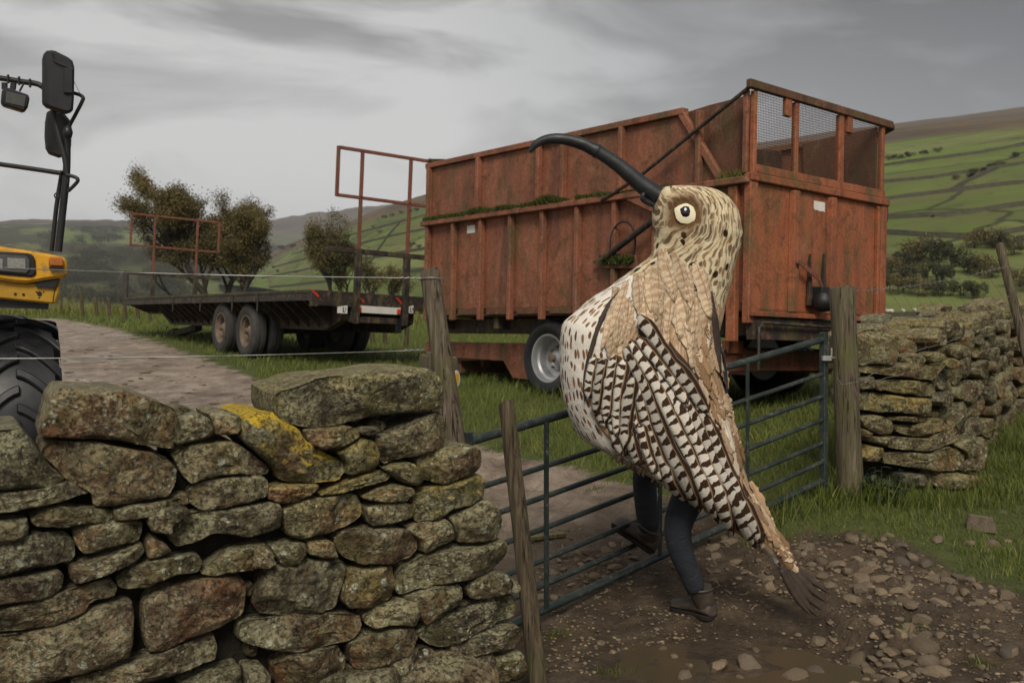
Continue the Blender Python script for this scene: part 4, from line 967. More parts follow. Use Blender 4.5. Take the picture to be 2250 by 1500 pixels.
# chassis
P('chassis_beam', lambda b: b.box((-.02,.30,-.22),(TL+.1,.42,-.02)), 'chassis')
P('chassis_beam', lambda b: b.box((-.02,TW-.42,-.22),(TL+.1,TW-.30,-.02)), 'chassis')
P('cross_beam', lambda b: b.box((-.035,.04,-.26),(.05,TW-.04,-.035)), 'chassis')
for a0 in (1.2, 2.6, 4.0, 5.2): P('cross_beam', lambda b: b.box((a0,.1,-.16),(a0+.09,TW-.1,-.012)), 'chassis')
P('rail_pipe', lambda b: b.tube([(-.09,.06,-.55),(-.09,.06,-.14),(-.09,.12,-.09),(-.09,TW-.35,-.12)], .016, 8), 'blacksteel', bevel=0, smooth=50)
for s_ in (.35, .0): pass
P('subframe', lambda b: b.prism([(.35,.42,-.62),(.35,.42,-.34),(TL+.55,.42,-.34),(TL+.55,.42,-.56),(TL-1.25,.42,-.58),(TL-1.45,.42,-.80),(TL-2.1,.42,-.82),(TL-2.2,.42,-.62)], (0,.05,0)), 'red')
P('subframe', lambda b: b.prism([(.35,TW-.47,-.62),(.35,TW-.47,-.34),(TL+.55,TW-.47,-.34),(TL+.55,TW-.47,-.56),(TL-1.25,TW-.47,-.58),(TL-1.45,TW-.47,-.80),(TL-2.1,TW-.47,-.82),(TL-2.2,TW-.47,-.62)], (0,.05,0)), 'red')
P('rear_frame', lambda b: b.box((.33,.06,-.58),(.39,TW-.06,-.36)), 'red')
P('rear_frame', lambda b: b.box((.30,.10,-.40),(.42,.34,-.27)), 'red_bright')
P('drawbar', lambda b: (b.beam((TL-.3,.9,-.62),(TL+1.1,TW/2,-.66),.12,.14), b.beam((TL-.3,TW-.9,-.62),(TL+1.1,TW/2,-.66),.12,.14), b.box((TL-.2,.5,-.78),(TL-.02,1.9,-.60))), 'rust_dark')
P('jockey_leg', lambda b: (b.tube([(TL+.9,TW/2,-.5),(TL+.9,TW/2,-1.02)], .05, 10),), 'chassis', bevel=0)
P('front_rail', lambda b: (b.beam((TL+.02,.05,H1+H2+.06),(TL+.02,TW,H1+H2+.06),.04,.04), b.beam((TL+.02,.05,H1+H2-.06),(TL+.02,.05,H1+H2+.07),.04,.04), b.beam((TL+.02,.05,H1+H2+.06),(TL-.35,.05,H1+H2+.01),.03,.03)), 'blacksteel', bevel=0)
# wheels
def wheel(ctr, ax, r, w_, rim_r, parent, tyre_mat, rim_mat, dish=.10, tread=0, name='wheel'):
    """tyre + dished rim; ax points outwards"""
    ax = Vector(ax).normalized(); b = MB(); h = w_/2
    prof = [(rim_r,h*.72),(rim_r+.012,h*.86),(rim_r+(r-rim_r)*.35,h*1.0),(rim_r+(r-rim_r)*.7,h*.99),(r-.045,h*.90),(r-.012,h*.74),(r,h*.5),(r,h*.16),(r-.012,h*.13),(r-.012,-h*.13),(r,-h*.16),(r,-h*.5),(r-.012,-h*.74),(r-.045,-h*.9),(rim_r+(r-rim_r)*.5,-h*1.0),(rim_r,-h*.72)]
    b.lathe(prof, ctr, ax, 44); t_ = b.build('wheel', M[tyre_mat], parent, smooth=35)
    b = MB(); b.lathe([(rim_r+.014,h*.80),(rim_r+.010,h*.88),(rim_r-.012,h*.86),(rim_r-.022,h*.55),(rim_r-.045,h*.45),(rim_r-.055,h*.1-dish*.2),(rim_r*.62,h*.1-dish*.4),(rim_r*.40,h*.1-dish*.1),(rim_r*.38,h*.1+.02),(rim_r*.22,h*.1+.06),(.002,h*.1+.07),(.002,-h*.5),(rim_r-.02,-h*.5)], ctr, ax, 40)
    rm = b.build('rim', M[rim_mat], t_, smooth=35)
    b = MB(); aa = ax.orthogonal().normalized(); bb = ax.cross(aa)
    for k in range(8):
        q = 2*math.pi*k/8; c = ctr+(aa*math.cos(q)+bb*math.sin(q))*rim_r*.5+ax*(h*.1-dish*.3); b.tube([c, c+ax*.035], .014, 6)
    b.tube([ctr, ctr+ax*(h*.1+.12)], rim_r*.17, 14); b.build('hub', M['rim_rust'], t_)
    return t_
axn = (TM.to_3x3() @ Vector((0,-1,0)))
def wpos(a0, b0, r):
    p = TM @ Vector((a0, b0, -.6)); g = gz(p.x, p.y); return Vector((p.x, p.y, g+r-.025))
for a0 in (TL-2.52, TL-4.22):
    wheel(wpos(a0, .26, .47), axn, .47, .42, .285, tr, 'rubber', 'rim')
    wheel(wpos(a0, TW-.28, .49), -axn, .49, .50, .285, tr, 'rubber', 'rim')
    e0, e1 = TI @ wpos(a0, .3, .47), TI @ wpos(a0, TW-.3, .47)
    P('axle', lambda b: b.beam(e0, e1, .10, .10), 'chassis')
    P('spring', lambda b: (b.box((a0-.35,.44,e0.z+.05),(a0+.35,.52,e0.z+.14)), b.box((a0-.35,TW-.52,e0.z+.05),(a0+.35,TW-.44,e0.z+.14))), 'chassis')
def corr(b):
    n = 22; vs = []
    for k in range(n): vs += [(.55+k*.035, TW-.55, -.36-.02*k*.12+(.018 if k % 2 else 0)), (.55+k*.035, TW-.02, -.36-.02*k*.12+(.018 if k % 2 else 0))]
    b.add(vs, [(2*k, 2*k+2, 2*k+3, 2*k+1) for k in range(n-1)])
P('mudguard', corr, 'galv', bevel=0)
# moss on the ledges
def tuft(b_v, b_f, b_r, p, h, w_, n, rng):
    for _ in range(n):
        q = rng.uniform(0, 6.28); r = rng.uniform(0, w_); o = p+Vector((math.cos(q)*r, math.sin(q)*r, 0)); k = len(b_v)
        d = Vector((rng.uniform(-.6,.6), rng.uniform(-.6,.6), 1)).normalized()*h*rng.uniform(.5,1.2); s = Vector((math.sin(q*3), math.cos(q*3), 0))*.006
        b_v += [o-s, o+s, o+d]; b_f.append((k, k+1, k+2)); b_r += [rng.random()]*3
rng = random.Random(3); mv, mf, mr = [], [], []
def mossline(a0, a1, n, hmax):
    for _ in range(n):
        a_ = rng.uniform(a0, a1); den = noise.noise(Vector((a_*2.2, 0, 4)))
        if den < -.42: continue
        p = TM @ Vector((a_, rng.uniform(-.08,.03), H1-.006)); tuft(mv, mf, mr, p, hmax*(.5+max(0,den)), .02, 7, rng)
mossline(2.3, TL-.03, 3000, .12); mossline(1.0, 2.4, 500, .07)
pm = [on_plane(x, 572, 1, -.09) for x in (1318, 1340, 1360, 1390)]
for _ in range(220):
    p = TM @ (pm[0].lerp(pm[3], rng.random())+Vector((0, rng.uniform(-.02,.06), rng.uniform(-.05,.03)))); tuft(mv, mf, mr, p, .05, .02, 6, rng)
def blades(name, mv, mf, mr, mat, parent=None):
    off = wloc(parent) if parent else Vector((0,0,0))
    me = np_mesh(name, np.array([tuple(v-off) for v in mv]), np.array(mf), False); fattr(me, 'rnd', mr); return link(name, me, mat, parent)
tag(blades('moss', mv, mf, mr, M['moss'], tr), kind='stuff')
# straw caught at the rear corner
mv, mf, mr = [], [], []
for _ in range(70): tuft(mv, mf, mr, TM @ Vector((rng.uniform(.05,.36), rng.uniform(-.06,.03), H1)), .10, .03, 2, rng)
tag(blades('straw', mv, mf, [.9+.1*x for x in mr], M['moss'], tr), kind='stuff')

# ---------------------------------------------------------------- flat bale trailer
FN = at(683, 636, 15.5); FF = at(269, 655, 25.2); FRr = at(975, 656, 16.9)
fa = (FF-FN); FLn = fa.length; fa.normalize(); fbv = (FRr-FN); fbv -= fa*fbv.dot(fa); fbv.normalize(); fc = fbv.cross(fa)
FM = Matrix(((fa.x,fbv.x,fc.x,FN.x),(fa.y,fbv.y,fc.y,FN.y),(fa.z,fbv.z,fc.z,FN.z),(0,0,0,1))); FI = FM.inverted(); FW = 2.45
def fon(px, py, axis, val):
    c = FI @ Vector((0,0,CZ)); d = (FI.to_3x3() @ ray(px, py)); k = (val-c[axis])/d[axis]; return c+d*k
fc_ = FM @ Vector((FLn*.4, FW/2, 0))
fl = thing('flatbed_trailer', (fc_.x, fc_.y, gz(fc_.x, fc_.y)), 'long black flatbed bale trailer with red end frames and twin wheels', 'trailer')
def Q(name, f, mat, parent=fl, bevel=.006, smooth=False):
    b = MB(FM); f(b); return b.build(name, M[mat], parent, bevel=bevel, smooth=smooth)
for k in range(9):
    y0 = .06+k*(FW-.12)/9; Q('deck_board', lambda b: b.box((.04,y0+.004,-.05),(FLn-.04,y0+(FW-.12)/9-.004,-.005+.003*(k%2))), 'deckwood', bevel=0)
Q('side_rail', lambda b: b.box((.0,.0,-.17),(FLn,.055,.0)), 'blacksteel')
Q('side_rail', lambda b: b.box((.0,FW-.055,-.17),(FLn,FW,.0)), 'blacksteel')
Q('rub_strip', lambda b: b.box((.0,-.012,-.05),(FLn,.001,.004)), 'deckwood')
Q('rear_beam', lambda b: b.box((-.06,.0,-.24),(.0,FW,.0)), 'blacksteel')
Q('front_beam', lambda b: b.box((FLn,.0,-.17),(FLn+.06,FW,.0)), 'blacksteel')
Q('corner_plate', lambda b: b.box((-.068,-.015,-.26),(.02,.10,-.003)), 'chassis')
for y0 in (.55, FW-.72):
    Q('main_beam', lambda b: b.prism([(.05,y0,-.10),(FLn-.3,y0,-.10),(FLn-.3,y0,-.36),(FLn-1.6,y0,-.36),(FLn-2.4,y0,-.62),(.6,y0,-.62),(.05,y0,-.45)], (0,.14,0)), 'chassis')
for k in range(26):
    a0 = .4+k*(FLn-.8)/25
    Q('outrigger', lambda b: b.prism([(a0,.06,-.16),(a0,.55,-.16),(a0,.55,-.58 if a0 < FLn-2.3 else -.33),(a0,.48,-.52 if a0 < FLn-2.3 else -.33)], (.05,0,0)), 'chassis', bevel=0)
for a0 in (FLn*.62, FLn*.46, FLn*.30, FLn*.19): Q('side_strap', lambda b: b.box((a0,-.016,-.34),(a0+.05,-.002,-.02)), 'chassis')
# end frames
def endframe(a0, hb, y_pts, zt0, zt1, ext, ph):
    Q('headboard_frame', lambda b: (b.beam((a0,ext[0],hb),(a0,ext[1],hb),.07,.08,(0,0,1)),), 'blacksteel')
    for y_ in y_pts:
        Q('stake_post', lambda b: b.box((a0-.04,y_-.05,ph),(a0+.04,y_+.05,hb+.04)), 'blacksteel')
        Q('upper_post', lambda b: b.box((a0-.025,y_-.025,hb+.04),(a0+.025,y_+.025,zt1)), 'redframe', bevel=.004)
    Q('upper_rail', lambda b: b.beam((a0,ext[2],zt0),(a0,ext[3],zt0),.05,.05), 'redframe', bevel=.004)
    Q('upper_rail', lambda b: b.beam((a0,ext[2],zt1),(a0,ext[3],zt1),.05,.05), 'redframe', bevel=.004)
    for y_ in ext[2:]: Q('upper_end', lambda b: b.beam((a0,y_,zt0-.02),(a0,y_,zt1+.02),.05,.05,(1,0,0)), 'redframe', bevel=.004)
ya, yb = fon(786, 600, 0, -.1).y, fon(893, 600, 0, -.1).y
e0 = fon(718, 546, 0, -.1); zt0 = fon(740, 428, 0, -.1); zt1 = fon(735, 322, 0, -.1)
endframe(-.10, e0.z, (ya, yb), zt0.z, zt1.z, (e0.y, FW-.1, zt0.y, FW+.3), -.5)
ya2, yb2 = fon(336, 600, 0, FLn).y, fon(430, 600, 0, FLn).y
f0 = fon(272, 598, 0, FLn); g0 = fon(287, 538, 0, FLn); g1_ = fon(287, 469, 0, FLn); g2_ = fon(480, 540, 0, FLn)
endframe(FLn+.0, f0.z, (ya2, yb2), g0.z, g1_.z, (f0.y, FW, g0.y, g2_.y), -.05)
Q('stake_post', lambda b: b.box((FLn-.35,.0,.0),(FLn+.04,.05,f0.z)), 'blacksteel')
h0 = [fon(*p, 0, FLn-.3) for p in ((345,598),(341,618),(352,630),(368,642),(379,650))]
Q('air_hose', lambda b: b.tube(h0, .022, 6), 'plastic', bevel=0, smooth=60)
h0 = [fon(*p, 0, FLn-.35) for p in ((347,598),(356,622),(372,648))]
Q('air_hose', lambda b: b.tube(h0, .025, 6), 'plastic', bevel=0, smooth=60)
# rear lights and plates
l0, l1 = fon(785, 671, 0, -.08), fon(879, 692, 0, -.08)
lb = Q('light_board', lambda b: b.box((-.10,l0.y,l1.z),(-.07,l1.y,l0.z)), 'white', bevel=.004)
for y_ in (l0.y+.0, l1.y-.075): Q('tail_lamp', lambda b: b.box((-.125,y_,l1.z+.015),(-.101,y_+.06,l0.z-.02)), 'redlens', lb)
w0 = fon(745, 690, 0, -.10)
for p_, w_ in ((fon(755, 680, 0, -.1), .14), (fon(903, 680, 0, -.1), .10)):
    sp_ = Q('side_sign', lambda b: b.prism([(-.09,p_.y-w_*.7,p_.z-.06),(-.09,p_.y+w_*.5,p_.z-.06),(-.09,p_.y+w_*.5,p_.z+.07),(-.09,p_.y-w_*.7,p_.z+.04)], (.012,0,0)), 'white', bevel=0)
    Q('mark', lambda b: (b.box((-.094,p_.y-.01,p_.z-.04),(-.0905,p_.y+.03,p_.z-.025)), b.box((-.094,p_.y-.01,p_.z-.025),(-.0905,p_.y+.005,p_.z+.04)), b.box((-.094,p_.y+.03,p_.z-.01),(-.0905,p_.y+.045,p_.z+.03))), 'plastic', sp_, bevel=0)
for px, py in ((690, 645), (875, 662), (790, 657)):
    p_ = fon(px, py, 0, -.07); Q('reflector', lambda b: b.prism([(-.075,p_.y-.06,p_.z+.06),(-.075,p_.y-.02,p_.z+.055),(-.075,p_.y+.09,p_.z-.03),(-.075,p_.y+.07,p_.z-.055)], (.012,0,0)), 'redlens', bevel=0)
u0 = fon(770, 708, 0, -.05); u1 = fon(872, 706, 0, -.05)
Q('under_run_bar', lambda b: b.box((-.06,u0.y,u0.z-.0),(.04,u1.y,u0.z+.10)), 'blacksteel')
m0 = fon(877, 700, 0, -.05); m1 = fon(877, 732, 0, -.05)
Q('mud_flap', lambda b: b.box((-.05,m0.y-.06,m1.z),(-.035,m0.y+.05,m0.z)), 'rubber')
Q('light_bracket', lambda b: (b.box((-.05,ya-.05,u0.z),(.03,ya+.05,-.2)), b.box((-.05,yb-.05,u0.z-.0),(.03,yb+.05,-.2))), 'blacksteel')
# landing leg, drawbar stub, cables
Q('drawbar', lambda b: (b.beam((FLn-3.0,FW/2-.2,-.66),(FLn-.9,FW/2-.2,-.86),.16,.14), b.prism([(FLn-1.3,FW/2-.3,-.70),(FLn-.8,FW/2-.3,-.78),(FLn-.7,FW/2-.3,-1.02),(FLn-1.0,FW/2-.3,-1.04),(FLn-1.3,FW/2-.3,-.92)], (0,.2,0))), 'chassis')
lg = FM @ Vector((FLn-1.55, FW/2, -.9)); lgz = (FI @ Vector((lg.x, lg.y, gz(lg.x, lg.y)))).z
Q('landing_leg', lambda b: (b.box((FLn-1.6,FW/2-.25,lgz),(FLn-1.48,FW/2-.13,-.7)), b.box((FLn-1.68,FW/2-.32,lgz-.02),(FLn-1.40,FW/2-.06,lgz+.03))), 'chassis')
Q('cable', lambda b: b.tube([(FLn-2.3+k*.10, .5, -.66-.28*math.sin(k/9*math.pi)) for k in range(10)], .012, 5), 'plastic', bevel=0)
fax = FM.to_3x3() @ Vector((0,-1,0))
def fwp(a0, b0, r):
    p = FM @ Vector((a0, b0, -.7)); return Vector((p.x, p.y, gz(p.x, p.y)+r-.03))
wa = [fon(486, 720, 1, .1).x, fon(541, 720, 1, .1).x]
for a0 in wa:
    for b0, s_ in ((.20, 1), (.52, 1), (FW-.20, -1), (FW-.52, -1)):
        wheel(fwp(a0, b0, .50), fax*s_, .50, .27, .285, fl, 'rubber_dusty', 'rim_rust', dish=.30)
    e0_, e1_ = FI @ fwp(a0, .3, .5), FI @ fwp(a0, FW-.3, .5)
    Q('axle', lambda b: b.beam(e0_, e1_, .13, .13), 'chassis'); Q('spring', lambda b: (b.box((a0-.45,.66,e0_.z+.08),(a0+.45,.74,e0_.z+.2)), b.box((a0-.45,FW-.74,e0_.z+.08),(a0+.45,FW-.66,e0_.z+.2))), 'chassis')
# ---------------------------------------------------------------- yellow farm machine at the left edge
TD = 7.0
def tp(x, y, d=TD): return at(x, y, d)
TF = Vector((-.46, .888, 0)); TAX = Vector((.888, .46, 0))   # heading: nose towards the gateway
wc = tp(133, 800)-TAX*.27+TF*.80; wc.z = gz(wc.x, wc.y)+.78
ym = thing('tractor', (wc.x-.6, wc.y+.6, gz(wc.x-.6, wc.y+.6)), 'yellow farm tractor with black mirror arms and chunky tyre behind the wall', 'tractor')
# tyre with curved lugs
def agtyre(c, r, w_, parent):
    b = MB(); h = w_/2; rr = r*.56; ax = TAX
    b.lathe([(rr,h*.8),(rr+.03,h*.95),(rr+(r-rr)*.55,h*1.0),(r-.10,h*.97),(r-.055,h*.86),(r-.042,h*.4),(r-.038,0),(r-.042,-h*.4),(r-.055,-h*.86),(r-.10,-h*.97),(rr+(r-rr)*.55,-h),(rr,-h*.8)], c, ax, 64)
    t_ = b.build('tyre', M['rubber'], parent, smooth=40)
    nl = 19
    for side in (1, -1):
        for k in range(nl):
            q0 = 2*math.pi*(k+(.5 if side < 0 else 0))/nl; b = MB(); ns_ = 9; vs = []
            for j in range(ns_):
                f = j/(ns_-1); x = side*h*(-.04+1.06*f); q = q0+side*0+(.34*f**1.5) 
                hr = r*(1-.035*f**3); wd_ = .085+.04*f; base = r-.06-(.05*f**4)
                for dq, rad in ((-wd_/2/r, base), (-wd_/2/r*.72, hr), (wd_/2/r*.72, hr), (wd_/2/r, base)):
                    vs.append(c+ax*x+(TF*-math.sin(q+dq)+Vector((0,0,math.cos(q+dq))))*rad)
            j = ns_-1; f = 1.0; x = side*h*1.03; q = q0+.40
            for dq, rad in ((-.06, r-.16), (-.05, r-.10), (.05, r-.10), (.06, r-.16)): vs.append(c+ax*x+(TF*-math.sin(q+dq)+Vector((0,0,math.cos(q+dq))))*rad)
            m = ns_+1
            b.add(vs, [(i*4+a, i*4+a+1, (i+1)*4+a+1, (i+1)*4+a) for i in range(m-1) for a in range(3)]+[(0,1,2,3),((m-1)*4+3,(m-1)*4+2,(m-1)*4+1,(m-1)*4)])
            b.build('lug', M['rubber'], t_, bevel=.008, smooth=35)
    b = MB(); b.lathe([(rr+.02,h*.8),(rr-.02,h*.8),(rr-.05,h*.3),(rr*.4,h*.25),(.01,h*.3),(.01,-h*.3),(rr,-h*.8)], c, ax, 32); b.build('rim', M['yellow_dark'], t_, smooth=40)
    return t_
agtyre(wc, .80, .56, ym)
agtyre(wc-TAX*1.72, .80, .56, ym)
# nose: yellow headlight panel with dark frame, amber lamp
xr = tp(147, 600).x; xl = xr-2.35
def slab(b, pts, depth, d=TD): b.prism([tp(x, y, d) for x, y in pts], TF*depth)
b = MB(); slab(b, [(-420,520),(-60,535),(0,541),(100,556),(147,566),(147,606),(140,610),(120,612),(60,622),(30,620),(-60,606),(-420,590)], .50); b.build('headlamp_panel', M['yellow'], ym, bevel=.02, smooth=30)
b = MB(); slab(b, [(-420,590),(-60,606),(60,622),(90,618),(134,611),(131,640),(122,668),(60,662),(0,656),(-420,630)], .40, TD+.06); lw_ = b.build('lower_panel', M['yellow_dark'], ym, bevel=.012, smooth=30)
b = MB(); slab(b, [(76,618),(132,609),(120,633),(80,630)], .03, TD+.035); b.build('recess', M['plastic'], lw_)
for x, y, r_ in ((34,646,.010),(52,647,.010),(87,645,.017),(80,641,.005),(96,641,.005),(86,654,.005)):
    b = MB(); c = tp(x, y, TD+.058); b.lathe([(.0005,.0),(r_,.0),(r_,.004),(.0005,.004)], c, (0,-1,0), 14, closed=False); b.build('bolt_hole', M['plastic'], lw_)
b = MB(); b.beam(tp(121,628,TD+.055), tp(116,664,TD+.055), .004, .004); b.build('seam', M['plastic'], lw_)
b = MB(); slab(b, [(-420,632),(0,656),(108,664),(106,680),(0,676),(-420,655)], .5, TD+.12); b.build('underside', M['plastic'], ym)
b = MB(); slab(b, [(-30,551),(66,556),(77,566),(79,600),(72,609),(-30,600)], .03, TD-.022); hl = b.build('headlamp', M['plastic'], ym, bevel=.012, smooth=30)
b = MB(); slab(b, [(-28,557),(58,562),(66,570),(66,593),(58,602),(-28,595)], .02, TD-.034); b.build('lens', M['lens_dark'], hl, bevel=.008, smooth=30)
b = MB()
for x0, x1 in ((-22,6),(16,56)): slab(b, [(x0,566),(x1,568),(x1,592),(x0,590)], .004, TD-.037)
b.build('reflector', M['chrome'], hl, bevel=.004)
b = MB(); slab(b, [(108,566),(112,564),(136,565),(140,568),(140,586),(107,585)], .055, TD-.055); am = b.build('indicator', M['amber'], ym, bevel=.010, smooth=30)
b = MB(); slab(b, [(107,586),(140,587),(138,594),(110,593)], .05, TD-.05); b.build('base', M['plastic'], am, bevel=.006)
# bonnet, cab pillar block behind so that the machine has depth
b = MB(); b.prism([tp(-420,520,TD+.45), tp(-60,540,TD+.45), tp(60,556,TD+.45), tp(90,600,TD+.45), tp(90,655,TD+.45), tp(-420,640,TD+.45)], TF*2.2); b.build('bonnet', M['yellow'], ym, bevel=.03, smooth=30)
b = MB(); b.beam(wc-TAX*.9-TF*.3, wc-TAX*.9+TF*2.9, 1.0, .5); b.build('chassis', M['plastic'], ym, bevel=.02)
b = MB(); b.beam(wc-TAX*1.8, wc, .16, .18); b.build('axle', M['plastic'], ym)
for dx in (-.1, -1.62): agtyre(wc+TAX*dx+TF*2.75, .80, .50, ym)
# frame of black tube
def spline(pts, n=6):
    P_ = [Vector(p) for p in pts]; out_ = []
    for i in range(len(P_)-1):
        a, b_, c, d = P_[max(i-1,0)], P_[i], P_[i+1], P_[min(i+2,len(P_)-1)]
        for k in range(n):
            t = k/n; out_.append(.5*((2*b_)+(c-a)*t+(2*a-5*b_+4*c-d)*t*t+(3*b_-a-3*c+d)*t**3))
    return out_+[P_[-1]]
def tb(name, pts, r, d=TD+.15, mat='plastic', par=ym, n=10):
    b = MB(); b.tube(spline([tp(*p, d) if len(p) == 2 else tp(*p) for p in pts]), r, n); return b.build(name, M[mat], par, smooth=50)
arm = tb('mirror_arm', [(-160,158),(-60,166),(0,172),(50,180),(85,186),(105,204),(116,232),(122,268),(133,312),(143,350),(147,382)], .020)
tb('stay', [(92,187),(130,197),(170,207),(182,214),(181,222),(168,248),(154,274),(150,285)], .013, TD+.12)
tb('cross_tube', [(-160,336),(-60,352),(0,361),(70,371),(136,381)], .017, TD+.15)
tb('stay', [(146,384),(164,389),(171,394),(168,402),(150,420)], .013, TD+.12)
tb('upright', [(147,300),(146,380),(137,470),(128,553)], .026, TD+.18)
tb('upright', [(137,375),(126,440),(119,500),(113,552)], .016, TD+.22)
for x, y in ((18,174),(42,178),(66,183),(148,376),(149,394)):
    b = MB(); p = tp(x, y, TD+.13); b.tube([p-Vector((0,0,.03)), p+Vector((0,0,.03))], .009, 6); b.build('clamp_bolt', M['plastic'], arm)
b = MB(); c = tp(125, 430, TD+.1); b.tube([c+Vector((math.cos(q)*.018, 0, math.sin(q)*.018)) for q in np.linspace(0, 6.28, 14)], .005, 6); b.build('ring', M['plastic'], ym)
# upper and lower mirrors
b = MB(); slab(b, [(93,128),(97,113),(108,108),(122,111),(150,125),(160,133),(164,148),(163,215),(161,240),(152,249),(140,247),(112,238),(96,232),(93,222)], .085, TD+.02); mi = b.build('mirror', M['plastic'], ym, bevel=.022, smooth=35)
b = MB(); slab(b, [(140,148),(160,150),(160,205),(140,205)], .03, TD-.005); b.build('bracket', M['plastic'], mi, bevel=.006)
b = MB(); b.tube(spline([tp(113,118,TD+.012), tp(120,134,TD+.008), tp(150,148,TD+.008), tp(162,152,TD+.012)]), .006, 6); b.build('rib', M['plastic'], mi, smooth=40)
b = MB(); slab(b, [(104,240),(138,244),(158,268),(157,320),(151,340),(130,346),(110,339),(101,332),(98,300),(99,268)], .06, TD+.26); b.build('mirror', M['plastic'], ym, bevel=.02, smooth=35)
b = MB(); c = tp(149, 291, TD+.10); b.lathe([(.001,-.05),(.026,-.035),(.034,0),(.026,.035),(.001,.05)], c, (0,0,1), 14, closed=False); b.build('clamp', M['plastic'], ym, smooth=50)
# work lamp
b = MB(); slab(b, [(4,196),(14,192),(20,193),(60,207),(66,213),(62,232),(53,245),(10,232),(1,226)], .10, TD+.06); wl = b.build('work_lamp', M['plastic'], ym, bevel=.012, smooth=35)
b = MB(); slab(b, [(14,200),(58,212),(54,236),(12,226)], .01, TD+.053); b.build('lens', M['lens_dark'], wl, bevel=.004)
for x0, x1 in ((10,10),(30,28)): 
    b = MB(); b.beam(tp(x0,182,TD+.12), tp(x1,197,TD+.12), .02, .035); b.build('bracket', M['plastic'], wl)
b = MB(); b.tube([tp(52,184,TD+.13), tp(43,201,TD+.12)], .008, 6); b.build('bracket', M['plastic'], wl)
b = MB(); b.tube([tp(163,180,TD+.05), tp(178,210,TD+.10)], .0022, 4); b.build('cable', M['plastic'], ym)
# ---------------------------------------------------------------- person under the curlew costume
BD = 5.10
def skin_body(name, joints, edges, root, mat, parent, sub=2):
    """continuous skinned body: joints {name: (point, radius x, radius y)}"""
    names = list(joints); me = bpy.data.meshes.new(name); off = wloc(parent)
    me.from_pydata([Vector(joints[k][0])-off for k in names], [(names.index(a), names.index(b)) for a, b in edges], [])
    o = bpy.data.objects.new(name, me); COL.objects.link(o); o.parent = parent
    sk = o.modifiers.new('skin', 'SKIN'); sk.use_smooth_shade = True
    for i, k in enumerate(names):
        v = me.skin_vertices[0].data[i]; v.radius = joints[k][1:3]; v.use_root = (k == root)
    if sub: ss = o.modifiers.new('sub', 'SUBSURF'); ss.levels = sub; ss.render_levels = sub
    me.materials.append(mat)
    dg = bpy.context.evaluated_depsgraph_get(); m2 = bpy.data.meshes.new_from_object(o.evaluated_get(dg)); o.modifiers.clear(); o.data = m2; m2.shade_smooth()
    if not m2.materials: m2.materials.append(mat)
    return o
def cloth_mat():
    t = NT('wet_dark_denim', .7, .25); v = t.co(); f = t.noise(t.map(v, (60,60,25)), 6, 3); n = t.noise(v, 9, 6, .65); sp = t.noise(v, 70, 3, .7)
    c = t.mix(n, (.016, .019, .025), (.038, .043, .053)); c = t.mix(t.ramp(sp, [(.68, 0), (.76, .5)]), c, (.16, .155, .15)); t.col(c); t.bump(t.ma('ADD', f, t.ma('MULTIPLY', t.noise(t.map(v, (5,5,7)), 2.0, 4, .6, 1.2), 2.2)), .5, .02); return t.m
M['denim'] = cloth_mat()
M['leather'] = muddy('muddy_brown_leather', (.046, .035, .028), .5)
M['sole'] = simple('boot_sole', (.018, .014, .012), .85, .2, ns=16, var=.8)
foot = at(1532, 1352, 5.18); fz = gz(foot.x, foot.y)
pe = thing('person', (foot.x, foot.y, fz), 'person in dark jeans and brown boots striding beneath the bird costume', 'person')
def pj(x, y, d, r, r2=None): return (at(x, y, d), r, r2 or r)
kz = at(1532, 1365, 5.18).z - fz
J = {'pelvis': pj(1545, 985, 5.25, .13, .15), 'belly': pj(1548, 900, 5.22, .13, .15), 'chest': pj(1540, 780, 5.2, .14, .17), 'neck': pj(1530, 690, 5.2, .06), 'head0': pj(1528, 640, 5.2, .075, .085), 'head1': pj(1528, 590, 5.2, .06, .07),
     'hipN': pj(1552, 1030, 5.17, .125), 'thighN': pj(1518, 1085, 5.15, .098), 'kneeN': pj(1485, 1148, 5.14, .082), 'calfN': pj(1492, 1200, 5.16, .074), 'shinN': pj(1514, 1255, 5.18, .061), 'ankN': pj(1532, 1302, 5.20, .056),
     'hipF': pj(1500, 1010, 5.40, .115), 'thighF': pj(1455, 1015, 5.56, .092), 'kneeF': pj(1414, 1035, 5.70, .080), 'calfF': pj(1418, 1090, 5.71, .073), 'shinF': pj(1423, 1140, 5.72, .070), 'ankF': pj(1425, 1172, 5.73, .058),
     'shL': pj(1500, 770, 5.42, .06), 'elL': pj(1480, 870, 5.40, .045), 'haL': pj(1440, 930, 5.30, .035), 'shR': pj(1560, 770, 5.05, .06), 'elR': pj(1560, 870, 5.12, .045), 'haR': pj(1530, 930, 5.12, .035)}
E_ = [('pelvis','belly'),('belly','chest'),('chest','neck'),('neck','head0'),('head0','head1'),('pelvis','hipN'),('hipN','thighN'),('thighN','kneeN'),('kneeN','calfN'),('calfN','shinN'),('shinN','ankN'),
      ('pelvis','hipF'),('hipF','thighF'),('thighF','kneeF'),('kneeF','calfF'),('calfF','shinF'),('shinF','ankF'),('chest','shL'),('shL','elL'),('elL','haL'),('chest','shR'),('shR','elR'),('elR','haR')]
skin_body('body', J, E_, 'pelvis', M['denim'], pe)
